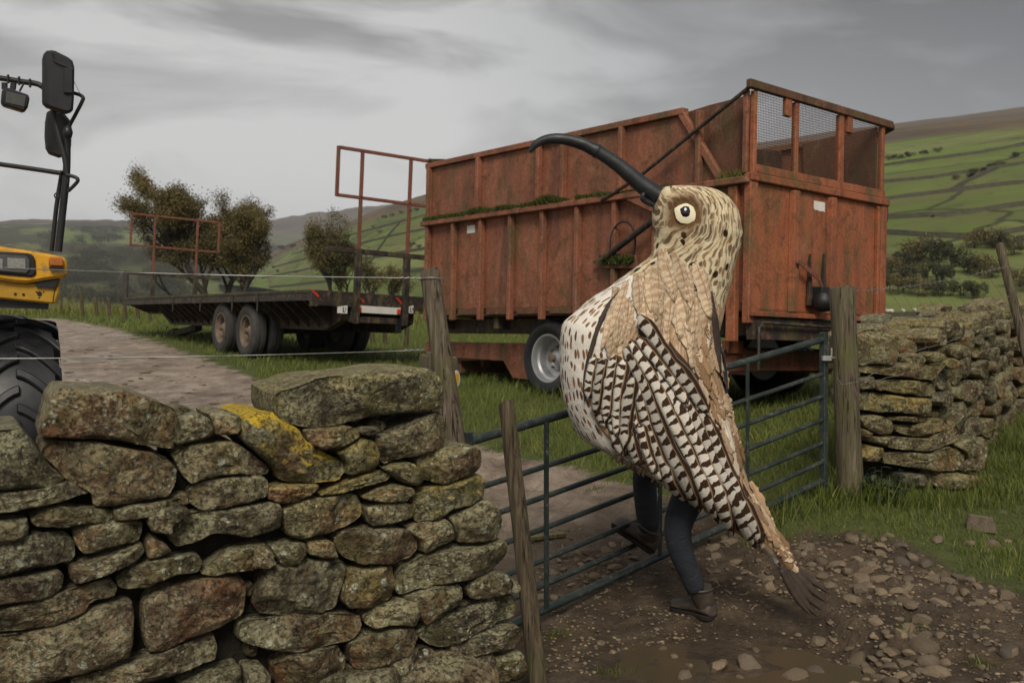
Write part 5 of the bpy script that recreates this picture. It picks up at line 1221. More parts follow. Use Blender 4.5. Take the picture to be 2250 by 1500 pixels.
# boots: lofted rings along the foot, then up the ankle
def boot(heel, toe, ankle_top, mat_parent, up):
    heel, toe, top = Vector(heel), Vector(toe), Vector(ankle_top); f = (toe-heel); Lf = f.length; f.normalize(); up = (Vector(up)-f*Vector(up).dot(f)).normalized(); s = f.cross(up)
    b = MB(); vs = []; n = 18
    # stations along the foot: (t, height, half width)
    st = [(-.06,.03,.018),(-.02,.075,.036),(.08,.10,.042),(.22,.108,.043),(.36,.102,.043),(.50,.088,.044),(.64,.074,.049),(.78,.066,.051),(.90,.058,.045),(.98,.045,.032),(1.03,.024,.012)]
    for t, h, w_ in [(t_, h_*1.15, w__*1.22) for t_, h_, w__ in st]:
        for k in range(n):
            q = 2*math.pi*k/n; z = h*.5+h*.5*math.sin(q)*(1.0 if math.sin(q) > 0 else 1.0); x = w_*math.cos(q)*(1.08 if math.sin(q) < 0 else .9)
            z = max(z, .012)
            vs.append(heel+f*(t*Lf)+up*z+s*x)
    m = len(st); b.add(vs, [(i*n+k, i*n+(k+1)%n, (i+1)*n+(k+1)%n, (i+1)*n+k) for i in range(m-1) for k in range(n)]+[tuple(range(n-1,-1,-1)), tuple((m-1)*n+k for k in range(n))])
    # ankle shaft
    c0 = heel+f*(.16*Lf)+up*.06; pts = [c0.lerp(top, k/5) for k in range(6)]; b.tube(pts, [.054,.058,.058,.060,.063,.064], 18)
    bo = b.build('boot', M['leather'], mat_parent, smooth=60)
    b = MB(); vs = []
    ol = [(-.05,.02),(-.03,.036),(.1,.045),(.3,.042),(.5,.043),(.7,.052),(.85,.05),(.97,.036),(1.04,.012)]
    P_ = [heel+f*(t*Lf)+s*w_*1.22 for t, w_ in ol]+[heel+f*(t*Lf)-s*w_*1.22 for t, w_ in reversed(ol)]
    b.prism([p-up*.012 for p in P_], up*.026); b.build('sole', M['sole'], bo, bevel=.004)
    b = MB(); b.tube([top+(s*math.cos(q)+f*math.sin(q))*.065+(top-c0).normalized()*.002*math.sin(3*q) for q in np.linspace(0, 2*math.pi, 20)], .007, 6); b.build('cuff', M['leather'], bo, smooth=60)
    for k in range(4):
        b = MB(); c = heel+f*((.34+k*.075)*Lf)+up*(.124-.008*k); b.tube([c-s*.026-f*.008, c+up*.004, c+s*.026+f*.008], .0035, 5); b.build('lace', M['sole'], bo)
    return bo
hN = at(1564, 1358, 5.19); hN.z = gz(hN.x, hN.y)+.008; tN = at(1480, 1345, 5.39); tN.z = gz(tN.x, tN.y)+.012
boot(hN, tN, at(1538, 1292, 5.215), pe, (0,0,1))
fh, ft = at(1432, 1210, 5.74), at(1348, 1152, 5.86)
boot(fh, ft, at(1424, 1160, 5.72), pe, (.25,0,1))

# ---------------------------------------------------------------- curlew costume
SEC = [((1480,408),(1540,409),.02),((1452,413),(1575,418),.10),((1441,424),(1600,435),.145),((1436,440),(1615,458),.17),((1433,460),(1624,485),.185),((1432,485),(1627,515),.19),((1437,510),(1622,548),.185),((1438,535),(1614,580),.18),((1430,560),(1606,612),.18),((1408,578),(1597,645),.185),((1375,603),(1588,680),.20),
 ((1335,633),(1580,715),.23),((1290,660),(1576,750),.25),((1256,690),(1578,790),.275),((1236,714),(1585,835),.29),((1231,770),(1594,880),.295),((1232,830),(1603,925),.29),((1240,880),(1613,965),.28),((1256,925),(1624,1005),.27),((1280,962),(1635,1045),.255),((1322,988),(1648,1075),.25),((1383,1022),(1660,1105),.215),((1450,1057),(1672,1133),.18),((1519,1097),(1684,1158),.145),((1586,1138),(1700,1182),.11),((1645,1183),(1716,1205),.085),((1680,1212),(1730,1228),.06),((1705,1245),(1748,1246),.045),((1722,1268),(1757,1262),.03),((1734,1284),(1756,1275),.012)]
tail_g = at(1770, 1345, BD)
cu = thing('curlew_costume', (at(1500, 1000, BD).x, BD, fz), 'giant curlew costume with long curved black beak and barred feather wing', 'costume')
NB = 56; rings = []
secf = []
for i in range(len(SEC)-1):
    for k in range(4):
        f = k/4; A, B = SEC[i], SEC[i+1]; A0, B1 = SEC[max(i-1,0)], SEC[min(i+2,len(SEC)-1)]
        def cm(a0, a, b, b1): return .5*((2*a)+(b-a0)*f+(2*a0-5*a+4*b-b1)*f*f+(3*a-a0-3*b+b1)*f**3)
        secf.append((tuple(cm(A0[0][j],A[0][j],B[0][j],B1[0][j]) for j in (0,1)), tuple(cm(A0[1][j],A[1][j],B[1][j],B1[1][j]) for j in (0,1)), max(.012, cm(A0[2],A[2],B[2],B1[2]))))
secf.append(SEC[-1])
eyeP = at(1505, 468, BD-.17)
for i, (l, r, t) in enumerate(secf):
    pl, pr = at(*l, BD), at(*r, BD); c = (pl+pr)/2; hv = (pr-pl)/2; ring = []
    for k in range(NB):
        q = 2*math.pi*k/NB; cq, sq = math.cos(q), math.sin(q)
        e = .80 if i > 40 else .9
        p = c+hv*(math.copysign(abs(cq)**e, cq))+Vector((0, -1, 0))*t*math.copysign(abs(sq)**e, sq)
        nv = noise.fractal(p*6, 1, 2, 3)*.010+noise.noise(p*22)*.004
        p += Vector((hv.normalized().x*cq, -sq, hv.normalized().z*cq))*nv
        de_ = (p-eyeP).length
        if de_ < .085 and p.y < BD: p.y += .022*(1-(de_/.085)**2)
        br = (p-(eyeP+Vector((-.02,0,.085)))).length
        if br < .09 and p.y < BD: p.y -= .014*(1-(br/.09)**2)
        ring.append(p)
    rings.append(ring)
def ringmesh(name, i0, i1, mat, cap0, cap1):
    b = MB(); vs = [p for r in rings[i0:i1+1] for p in r]; n = i1-i0+1; fs = []; uvs = []
    lens = [0]
    for i in range(i0, i1): lens.append(lens[-1]+((rings[i+1][14]-rings[i][14]).length+(rings[i+1][28]-rings[i][28]).length+(rings[i+1][0]-rings[i][0]).length)/3)
    for i in range(n-1):
        for k in range(NB):
            fs.append((i*NB+k, i*NB+(k+1)%NB, (i+1)*NB+(k+1)%NB, (i+1)*NB+k))
            uvs.append([(k/NB, lens[i]), ((k+1)/NB, lens[i]), ((k+1)/NB, lens[i+1]), (k/NB, lens[i+1])])
    if cap0: fs.append(tuple(range(NB-1,-1,-1))); uvs.append([(0,0)]*NB)
    if cap1: fs.append(tuple((n-1)*NB+k for k in range(NB))); uvs.append([(0,lens[-1])]*NB)
    b.add(vs, fs, uvs); o = b.build(name, mat, cu, smooth=True)
    return o, BVHTree.FromPolygons([tuple(v) for v in vs], fs)
# cloth: cream breast with brown dabs, ragged tan back.  u=0 back edge, .25 near side, .5 breast, .75 far side
def body_mat():
    t = NT('painted_calico', .9, .1); ux, uy, _ = t.sep(t.uv()); g = t.co('Object')
    girth = t.ma('MULTIPLY', ux, 1.9)
    f = t.noise(g, 40, 5, .7); m_ = t.noise(g, 9, 5, .6)
    cream = t.mix(f, (.58, .525, .45), (.84, .80, .725)); cream = t.mix(t.ramp(t.noise(g, 4, 4), [(.55, 0), (.75, .3)]), cream, (.50, .38, .26))
    vec = t.n('VectorMath', {0: t.comb(t.ma('MULTIPLY', girth, 36.0), t.ma('MULTIPLY', uy, 14.0)), 1: t.n('VectorMath', {0: t.n('TexNoise', {'Vector': g, 'Scale': 6.0, 'Detail': 2.0}).outputs['Color'], 1: (1.3, 1.3, 0)}, operation='MULTIPLY').outputs[0]}, operation='ADD').outputs[0]
    vo = t.voro(vec, 1.0, rand=.7, dims='2D'); rr = t.sep(vo.outputs['Color'])[0]
    dab = t.ma('MULTIPLY', t.ramp(vo.outputs['Distance'], [(.25, 1), (.33, 0)]), t.ramp(rr, [(.1, 0), (.14, 1)]))
    br = t.mix(dab, cream, t.mix(rr, (.075, .036, .017), (.30, .175, .095)))
    # ragged back: long vertical fibres
    fib = t.noise(t.comb(t.ma('MULTIPLY', girth, 60.0), t.ma('MULTIPLY', uy, 5.0)), 1.0, 6, .65, 1.2)
    back = t.ramp(fib, [(.3, (.13, .068, .034)), (.45, (.32, .195, .11)), (.6, (.52, .39, .26)), (.74, (.66, .56, .43))])
    back = t.mix(t.ramp(t.noise(g, 7, 5, .65, .6), [(.5, 0), (.68, .8)]), back, t.mix(fib, (.15, .08, .04), (.33, .20, .11)))
    # seam between breast and back on both flanks
    e = t.ma('ABSOLUTE', t.ma('SUBTRACT', ux, .5)); e = t.ma('ADD', e, t.ma('MULTIPLY', t.ma('SUBTRACT', m_, .5), .09))
    k = t.ramp(e, [(.205, 0), (.225, 1)])
    t.col(t.mix(k, br, back)); t.bump(t.ma('ADD', fib, t.ma('ADD', f, t.ma('MULTIPLY', dab, -.25))), .55, .010); return t.m
def head_mat():
    t = NT('painted_curlew_head', .85, .12); ux, uy, _ = t.sep(t.uv()); g = t.co('Object')
    wv = t.n('TexNoise', {'Vector': g, 'Scale': 7.0, 'Detail': 2.0}).outputs['Color']; wx, wy, _z = t.sep(wv)
    lo = t.ma('SUBTRACT', eyeV(t, g), 0.0)
    warp = t.ma('MULTIPLY', t.ma('SUBTRACT', wx, .5), 3.6); ring = t.ma('MULTIPLY', t.ramp(lo, [(.03, 1), (.26, 0)]), 6.0)
    sv_ = t.comb(t.ma('ADD', t.ma('MULTIPLY', ux, 40.0), t.ma('ADD', warp, ring)), t.ma('ADD', t.ma('MULTIPLY', uy, 13.0), t.ma('MULTIPLY', t.ma('SUBTRACT', wy, .5), 2.0)))
    vs_ = t.voro(sv_, 1.0, rand=.85, dims='2D'); brk = t.noise(g, 38, 4, .65); rv_ = t.sep(vs_.outputs['Color'])[0]
    dash = t.ramp(t.ma('ADD', vs_.outputs['Distance'], t.ma('MULTIPLY', t.ma('SUBTRACT', brk, .5), .35)), [(.24, 1), (.36, 0)])
    long_ = t.ma('SINE', t.ma('MULTIPLY', t.ma('ADD', t.ma('MULTIPLY', ux, 30.0), t.ma('ADD', warp, ring)), 6.283)); long_ = t.ramp(t.ma('ADD', long_, t.ma('MULTIPLY', t.ma('SUBTRACT', brk, .5), 2.4)), [(.55, 0), (1.0, .75)])
    line = t.ma('MAXIMUM', dash, long_)
    f = t.noise(g, 45, 5, .7); cream = t.mix(f, (.50, .40, .24), (.74, .655, .47))
    cream = t.mix(t.ramp(t.noise(g, 11, 4), [(.52, 0), (.7, .6)]), cream, (.40, .26, .12))
    c = t.mix(t.ma('MULTIPLY', line, .86), cream, t.mix(rv_, (.05, .024, .010), (.24, .135, .06)))
    vo = t.voro(t.comb(t.ma('MULTIPLY', ux, 22.0), t.ma('MULTIPLY', uy, 13.0)), 1.0, dims='2D'); low = t.ramp(uy, [(.22, 0), (.32, 1)])
    sp = t.ma('MULTIPLY', t.ma('MULTIPLY', t.ramp(vo.outputs['Distance'], [(.2, 1), (.28, 0)]), low), t.ramp(t.sep(vo.outputs['Color'])[0], [(.72, 0), (.74, 1)]))
    c = t.mix(sp, c, (.028, .014, .008))
    c = t.mix(t.ramp(lo, [(.070, .95), (.125, 0)]), c, (.115, .058, .024))     # brown painted eye patch
    t.col(c); t.bump(t.ma('ADD', t.ma('MULTIPLY', line, -.6), f), .5, .008); return t.m
def eyeV(t, g):
    off = eyeP-wloc(cu); return t.n('VectorMath', {0: g, 1: tuple(off)}, operation='DISTANCE').outputs['Value']
HSPLIT = 40
head, HT = ringmesh('head', 0, HSPLIT, head_mat(), True, False)
body, BT = ringmesh('body', HSPLIT, len(secf)-1, body_mat(), False, True)
def surf(px, py):
    o = Vector((0,0,CZ)); d = ray(px, py); best = None
    for T in (HT, BT):
        h = T.ray_cast(o, d)
        if h[0] is not None and (best is None or h[3] < best[1]): best = (h[0], h[3], h[1])
    if best: 
        n = best[2]; n = n if n.dot(d) < 0 else -n
        return best[0], n
    return at(px, py, BD), Vector((0,-1,0))
# beak
bk = [(1446,431,.050),(1428,419,.048),(1400,398,.043),(1360,364,.037),(1320,337,.034),(1300,326,.034),(1278,316,.032),(1245,307,.029),(1212,305,.026),(1188,311,.022),(1172,322,.017),(1164,335,.008)]
b = MB(); pts = spline([at(x, y, BD-.02) for x, y, r in bk], 5); rr = list(np.interp(np.linspace(0, 11, len(pts)), range(12), [r for _, _, r in bk]))
rr = [r*(1+.04*noise.noise(p*30)) for r, p in zip(rr, pts)]; b.tube(pts, rr, 20, sq=.95)
M['beak'] = simple('black_painted_beak', (.016, .018, .020), .5, .4, ns=10, var=.9, bump=.4)
bo_ = b.build('beak', M['beak'], cu, smooth=60)
b = MB(); i0 = 22; tdir = (pts[i0+1]-pts[i0]).normalized(); b.tube([pts[i0]-tdir*.012, pts[i0]-tdir*.004, pts[i0]+tdir*.004, pts[i0]+tdir*.012], [rr[i0]*1.0, rr[i0]*1.07, rr[i0]*1.07, rr[i0]], 20); b.build('tape_joint', M['beak'], bo_, smooth=60)
b = MB(); b.tube(spline([at(1420,420,BD-.03), at(1412,430,BD-.05), at(1416,440,BD-.04), at(1436,450,BD-.03)]), [.012]*9+[.016]*10, 8); b.build('lower_lip', M['beak'], bo_, smooth=60)
# eye
M['eyewhite'] = simple('cream_eye_ring', (.72, .66, .47), .6, .3, ns=20, var=.15)
M['pupil'] = simple('glossy_black_pupil', (.006, .007, .010), .12, .6, ns=10, var=.2, bump=.0)
M['glint'] = simple('white_glint', (.85, .85, .85), .4, .4, ns=10, var=.05)
def patch(name, ptsx, off, dome, mat, parent):
    c = np.mean(ptsx, 0); sc, nn = surf(*c); nn = (nn*.4+Vector((-.1,-1,0.1))).normalized(); b = MB(); P_ = resample(chaikin(ptsx), 28); vs = []
    base = [at(x, y, 1) for x, y in P_]
    def pr(x, y): 
        d = ray(x, y); o = Vector((0,0,CZ)); k = (sc-o).dot(nn)/d.dot(nn); return o+d*k
    vs.append(pr(*c)+nn*(off+dome))
    for r in (.5, .85, 1.0): vs += [pr(*(c+(p-c)*r))+nn*(off+dome*(1-r**2.2)) for p in P_]
    vs += [pr(*p)-nn*.03 for p in P_]
    n = 28; b.add(vs, [(0, 1+k, 1+(k+1)%n) for k in range(n)]+[(1+i*n+k, 1+(i+1)*n+k, 1+(i+1)*n+(k+1)%n, 1+i*n+(k+1)%n) for i in range(3) for k in range(n)])
    return b.build(name, mat, parent, smooth=50)
ey = patch('eye', [(1481,460),(1492,452),(1508,447),(1523,455),(1529,470),(1527,485),(1512,493),(1496,491),(1486,482)], .012, .010, M['eyewhite'], cu)
patch('pupil', [(1493,461),(1503,454),(1513,455),(1518,465),(1517,477),(1509,482),(1499,480),(1494,471)], .017, .012, M['pupil'], ey)
patch('glint', [(1503,460),(1506,458),(1508,461),(1506,466),(1503,465)], .029, .002, M['glint'], ey)  # white highlight spot painted onto the pupil

# feathers
def feather_mat(name, cream, dark, nb, two):
    t = NT(name, .85, .15); ux, uy, _ = t.sep(t.uv()); g = t.co('Object'); r = t.oi().outputs['Random']
    w_ = t.noise(g, 25, 4, .6); w2 = t.noise(g, 9, 3); f = t.noise(t.comb(t.ma('MULTIPLY', ux, 90.0), t.ma('MULTIPLY', uy, 8.0)), 1.0, 4)
    # bars slant back from the shaft; teeth widen towards one edge, the rear vane is mostly dark
    side = t.ramp(t.ma('ADD', uy, t.ma('MULTIPLY', t.ma('SUBTRACT', w_, .5), .10)), [(.66, 0), (.70, 1)])
    ph = t.ma('ADD', ux, t.ma('ADD', t.ma('MULTIPLY', uy, .016), t.ma('MULTIPLY', r, 3.0)))
    s = t.ma('SINE', t.ma('MULTIPLY', t.ma('ADD', ph, t.ma('ADD', t.ma('MULTIPLY', t.ma('SUBTRACT', w_, .5), .030), t.ma('MULTIPLY', t.ma('SUBTRACT', w2, .5), .10))), 6.283*nb))
    s = t.ma('ADD', s, t.ma('MULTIPLY', t.ma('SUBTRACT', w2, .5), 2.0)); s = t.ma('ADD', s, t.ma('MULTIPLY', t.ma('SUBTRACT', uy, .22), 1.9))
    s = t.ma('ADD', s, t.ma('MULTIPLY', side, two))
    bar = t.ramp(s, [(.40, 0), (.60, 1)])
    c = t.mix(bar, t.mix(f, cream[0], cream[1]), t.mix(f, dark[0], dark[1]))
    sh = t.ramp(t.ma('ABSOLUTE', t.ma('SUBTRACT', uy, .68)), [(.025, .85), (.055, 0)]); c = t.mix(sh, c, (.30, .20, .12))
    edge = t.ramp(t.ma('ABSOLUTE', t.ma('SUBTRACT', uy, .5)), [(.43, 0), (.49, .7)]); c = t.mix(edge, c, (.50, .44, .35))
    c = t.mix(1.0, c, t.ramp(t.ma('FRACT', t.ma('MULTIPLY', r, 7.3)), [(0, .62), (.5, 1.0), (1, 1.18)]), 'MULTIPLY')
    t.col(c); t.bump(t.ma('ADD', f, t.ma('MULTIPLY', sh, 1.5)), .5, .006); return t.m
M['f_bar'] = feather_mat('barred_wing_feather', ((.50,.46,.385),(.72,.68,.60)), ((.028,.014,.008),(.060,.032,.018)), 17.0, 1.6)
M['f_dark'] = feather_mat('dark_barred_feather', ((.46,.42,.35),(.68,.64,.56)), ((.026,.013,.008),(.055,.030,.018)), 21.0, 1.2)
M['f_tan'] = feather_mat('tan_scapular_feather', ((.38,.262,.158),(.66,.545,.405)), ((.30,.19,.108),(.48,.345,.215)), 26.0, -.6)
M['f_tail'] = simple('dark_tail_feather', (.048, .034, .026), .7, .3, ns=25, var=.9, bump=.4)
def feather(poly, w_px, mat, lift, shape='blade', name='feather', parent=cu, ragged=.12, seed=0, convex=.008):
    n = 14; Pn = np.array(poly,float); d = np.r_[0, np.cumsum(np.hypot(*np.diff(Pn,axis=0).T))]; t = np.linspace(0, d[-1], n)
    # smooth path
    xs = np.interp(t, d, Pn[:,0]); ys = np.interp(t, d, Pn[:,1])
    for _ in range(3): xs[1:-1] = .25*xs[:-2]+.5*xs[1:-1]+.25*xs[2:]; ys[1:-1] = .25*ys[:-2]+.5*ys[1:-1]+.25*ys[2:]
    b = MB(); vs = []; nw = 6; rg = random.Random(seed); Ltot = d[-1]*BD/FPX
    for i in range(n):
        f = i/(n-1); tx, ty = xs[min(i+1,n-1)]-xs[max(i-1,0)], ys[min(i+1,n-1)]-ys[max(i-1,0)]; l = math.hypot(tx, ty); nxp, nyp = ty/l, -tx/l
        if shape == 'blade': wd = min(1, (f*9+.35)) * min(1, ((1-f)*6)**.6+.06)
        else: wd = math.sin(math.pi*min(1, f*.86+.12))**.7
        for j in range(nw):
            v = j/(nw-1)-.5; rj = 1+(rg.uniform(-ragged, ragged) if j in (0, nw-1) else 0)
            px, py = xs[i]+nxp*v*w_px*wd*rj, ys[i]+nyp*v*w_px*wd*rj
            p, nn = surf(px, py)
            vs.append(p+nn*(lift+convex*(1-4*v*v)+.006*f)+Vector((0,-1,0))*.003*rg.random())
    fs = []; uvs = []
    for i in range(n-1):
        for j in range(nw-1):
            fs.append((i*nw+j, i*nw+j+1, (i+1)*nw+j+1, (i+1)*nw+j))
            u0, u1 = i/(n-1)*Ltot, (i+1)/(n-1)*Ltot
            uvs.append([(u0, j/(nw-1)), (u0, (j+1)/(nw-1)), (u1, (j+1)/(nw-1)), (u1, j/(nw-1))])
    b.add(vs, fs, uvs); o = b.build(name, mat, parent, smooth=True)
    sol = o.modifiers.new('thick', 'SOLIDIFY'); sol.thickness = .002; sol.offset = -1
    return o
LONG = [([(1385,870),(1400,940),(1425,1000),(1460,1050)],26),([(1400,850),(1420,920),(1445,990),(1480,1060),(1520,1100)],28),([(1372,764),(1405,820),(1432,880),(1460,960),(1500,1040),(1545,1110)],32),([(1383,749),(1423,803),(1450,853),(1477,915),(1520,1010),(1560,1085),(1585,1135)],34),
        ([(1440,800),(1480,870),(1515,930),(1545,1000),(1575,1075),(1620,1160)],34),([(1470,830),(1515,900),(1548,960),(1580,1040),(1620,1110),(1665,1190)],28),([(1510,860),(1550,930),(1577,1000),(1602,1060),(1640,1130),(1672,1185)],22),([(1397,744),(1437,787),(1466,821),(1493,856),(1502,892)],26),([(1402,699),(1437,749),(1479,803),(1517,856),(1547,914)],30)]
SHORT = [([(1310,785),(1300,830),(1296,872)],24),([(1318,860),(1318,900),(1334,935)],24),([(1330,788),(1320,840),(1314,905)],26),([(1350,890),(1354,950),(1372,995)],26),([(1352,780),(1342,850),(1336,925)],26),([(1380,920),(1390,970),(1408,1014)],26),([(1372,790),(1362,870),(1357,955)],26),([(1408,925),(1420,980),(1442,1030)],24),([(1390,830),(1380,900),(1374,975)],26)]
bands = [([(1362,640),(1330,680),(1308,735),(1294,790),(1286,840),(1288,880)],10,'f_tail'),([(1300,900),(1330,945),(1370,985),(1432,1024),(1504,1070),(1573,1122),(1650,1185)],20,'f_edge')]  # first band paints the shaded gap beside the breast as a dark strip
M['f_gap_shade'] = simple('dark_brown_gap_shade', (.060, .034, .020), .85, .15, ns=30, var=.8, bump=.4)
M['f_edge'] = simple('tan_cane_edging', (.36, .24, .14), .8, .2, ns=30, var=.8, bump=.4)
for k, (p_, w_, m_) in enumerate(bands): feather(p_, w_, M[m_], .004, name='wing_gap_and_edge', seed=k)
for k, (p_, w_) in enumerate(LONG+SHORT): feather([(x+7, y+2) for x, y in p_], w_*1.55, M['f_gap_shade'], .003+.0003*k, name='gap_shade', seed=700+k)  # dark strips beneath the feathers, painting shade into the gaps
for k, (p_, w_) in enumerate(SHORT): feather(p_, w_*1.0, M['f_dark'], .014+.0035*k, seed=20+k)
for k, (p_, w_) in enumerate(LONG): feather(p_, w_*.98, M['f_bar'], .018+.004*k, seed=40+k)
random.seed(77)
tans = []
for row, (y0, x0, x1, n_) in enumerate(((615,1440,1515,4),(640,1415,1530,5),(662,1395,1548,7),(690,1350,1560,9),(722,1340,1400,4),(722,1445,1558,5),(750,1335,1385,3),(760,1490,1560,4),(800,1520,1570,3))):
    for k in range(n_):
        x = x0+(x1-x0)*(k+.5)/n_+random.uniform(-8,8); y = y0-12+random.uniform(-16,16); L_ = random.uniform(90,140); lean = random.uniform(-.35,.15) if x < 1420 else random.uniform(-.1,.3)
        tans.append([(x, y-L_*.45), (x+lean*L_*.5, y), (x+lean*L_, y+L_*.5)])
for k, p_ in enumerate(tans): feather(p_, random.uniform(20,32), M['f_tan'], .012-.00022*k+.0006*(k % 3), 'leaf', seed=100+k, convex=.001, ragged=.22)
# ragged cloth strips down the back
def strip_mat():
    t = NT('frayed_cloth_strip', .9, .1); ux, uy, _ = t.sep(t.uv()); r = t.oi().outputs['Random']; f = t.noise(t.comb(t.ma('MULTIPLY', ux, 8.0), t.ma('MULTIPLY', uy, 5.0), t.ma('MULTIPLY', r, 40.0)), 2.0, 6, .7)
    c = t.ramp(r, [(0, (.20,.115,.06)), (.3, (.40,.265,.155)), (.6, (.60,.48,.34)), (.85, (.30,.18,.095)), (1, (.66,.57,.45))])
    t.col(t.mix(.75, c, t.ramp(f, [(.3, .35), (.7, 1.5)]), 'MULTIPLY')); t.bump(f, .5, .006); return t.m
M['strip'] = strip_mat()
back = [(1572,705),(1578,760),(1582,800),(1590,840),(1600,890),(1610,930),(1620,970),(1630,1010),(1642,1050),(1655,1095),(1668,1125),(1685,1160),(1705,1190),(1725,1225),(1745,1255)]
for k in range(95):
    i = random.uniform(0, 13.9); f = i-int(i); a, c = back[int(i)], back[int(i)+1]; x, y = a[0]+(c[0]-a[0])*f, a[1]+(c[1]-a[1])*f
    x -= random.uniform(4, 60 if y < 1100 else 24)*(1 if y < 1180 else .5); L_ = random.uniform(35,85); s_ = .26 if y > 780 else -.05
    if y > 1080: s_ = .55
    if y > 1200: L_ *= .5
    feather([(x, y-L_*.4), (x+s_*L_*.4, y), (x+s_*L_, y+L_*.55)], random.uniform(10,22), M['strip'], .004+.0012*(k % 8), 'leaf', 'cloth_strip', ragged=.45, seed=300+k, convex=.002)
# frayed hem along the lower edge and breast
for k in range(60):
    f = random.uniform(3.2, 8.99); hem = [(1240,870),(1262,935),(1290,970),(1332,996),(1394,1030),(1466,1068),(1545,1113),(1612,1156),(1655,1188),(1680,1210)]; i = int(f); f -= i
    x = hem[i][0]+(hem[i+1][0]-hem[i][0])*f; y = hem[i][1]+(hem[i+1][1]-hem[i][1])*f; q = random.uniform(-.5,.5)
    feather([(x+6, y-10), (x+2+q*4, y+1), (x+q*12, y+random.uniform(3,9))], random.uniform(3,7), M['strip'], .003, 'leaf', 'cloth_strip', ragged=.4, seed=500+k)
# dark nape stripe
feather([(1560,640),(1567,700),(1572,760),(1577,820)], 15, M['f_tail'], .008, 'leaf', 'nape_stripe', seed=9)
# dark tail feathers
def free_feather(pts, w_, mat, name):
    n = 12; P_ = spline([Vector(p) for p in pts], 4); n = len(P_); b = MB(); vs = []
    for i, p in enumerate(P_):
        f = i/(n-1); t_ = (P_[min(i+1,n-1)]-P_[max(i-1,0)]).normalized(); s_ = t_.cross(Vector((0,-1,.2))).normalized(); wd = w_*(math.sin(math.pi*(.30+.69*f))**.8)
        for v in (-1,-.35,0,.35,1): vs.append(p+s_*v*wd+Vector((0,-.006*(1-v*v),0)))
    b.add(vs, [(i*5+j, i*5+j+1, (i+1)*5+j+1, (i+1)*5+j) for i in range(n-1) for j in range(4)])
    o = b.build(name, mat, cu, smooth=True); sol = o.modifiers.new('thick','SOLIDIFY'); sol.thickness = .004; return o
for k, (q, d, w_) in enumerate((([(1712,1222),(1752,1250),(1790,1280),(1824,1303)],BD-.03,.020),([(1714,1230),(1752,1264),(1786,1297),(1816,1322)],BD-.05,.026),([(1716,1240),(1750,1280),(1780,1315),(1808,1340)],BD-.07,.028),([(1718,1248),(1746,1292),(1770,1326),(1797,1354)],BD-.09,.026),([(1716,1250),(1738,1292),(1760,1326),(1784,1352)],BD-.10,.018))):
    free_feather([at(x, y, d) for x, y in q], w_, M['f_tail'], 'tail_feather')
# ---------------------------------------------------------------- grass
rngn = np.random.RandomState(11)
def in_front(X, Y): return (Y > .5) & (np.abs(X) < Y*.60+1.0)
def grass_patch(name, n, x0, x1, y0, y1, h, wdt, thin=None, edge=.12):
    X = rngn.uniform(x0, x1, n); Y = rngn.uniform(y0, y1, n)
    keep = in_front(X, Y); X, Y = X[keep], Y[keep]
    sd0 = dirt_sd(X, Y); jit = np.array([noise.noise(Vector((x*3, y*3, 2.2))) for x, y in zip(X, Y)])*.28
    keep = (sd0+jit) < -edge+rngn.uniform(-.12, .12, len(X)); 
    # thin, lone tufts reach into the mud
    X, Y, jit = X[keep], Y[keep], jit[keep]
    if thin is not None: k2 = thin(X, Y); X, Y, jit = X[k2], Y[k2], jit[k2]
    Z = np.array([gz(x, y) for x, y in zip(X, Y)]); m = len(X)
    cl = np.array([noise.noise(Vector((x*1.6, y*1.6, 9.0)))+.6*noise.noise(Vector((x*6, y*6, 4.0))) for x, y in zip(X, Y)])
    H = h*(.75+.75*np.clip(cl+.25, -.3, 1))*rngn.uniform(.5, 1.25, m)
    q = rngn.uniform(0, 2*np.pi, m); ln = rngn.uniform(.25, .95, m); a2 = rngn.uniform(0, 2*np.pi, m)*.35+.4
    wv = wdt*rngn.uniform(.6, 1.3, m)
    sx, sy = np.cos(q)*wv, np.sin(q)*wv; lx, ly = np.cos(a2)*ln*H, np.sin(a2)*ln*H
    B = np.stack([X, Y, Z-.01], 1)
    v0 = B-np.stack([sx, sy, 0*sx], 1); v1 = B+np.stack([sx, sy, 0*sx], 1)
    mid = B+np.stack([lx*.35, ly*.35, H*.62], 1); v2 = mid-np.stack([sx, sy, 0*sx], 1)*.7; v3 = mid+np.stack([sx, sy, 0*sx], 1)*.7
    v4 = B+np.stack([lx, ly, H*.95], 1)
    V = np.stack([v0, v1, v2, v3, v4], 1).reshape(-1, 3); b0 = np.arange(m)[:,None]*5
    F = np.concatenate([b0+np.array([0,1,3]), b0+np.array([0,3,2]), b0+np.array([2,3,4])])
    rv = np.clip(rngn.beta(2, 3.2, m)+.22*cl, 0, 1)
    me = np_mesh(name, V, F, False); fattr(me, 'rnd', np.repeat(rv, 5)); return tag(link(name, me, M['grass']), kind='stuff')
g_ = grass_patch('grass', 85000, .2, 7.5, 4.6, 10.5, .062, .0030)
grass_patch('grass', 60000, 1.0, 7.5, 4.2, 8.6, .040, .0026, thin=lambda X, Y: np.abs(dirt_sd(X, Y)) < .55, edge=-.03)
grass_patch('grass', 75000, -4, 9, 7.5, 16, .11, .0045)
grass_patch('grass', 60000, -12, 12, 14, 30, .11, .008)
grass_patch('grass', 26000, -24, 16, 28, 50, .17, .02)
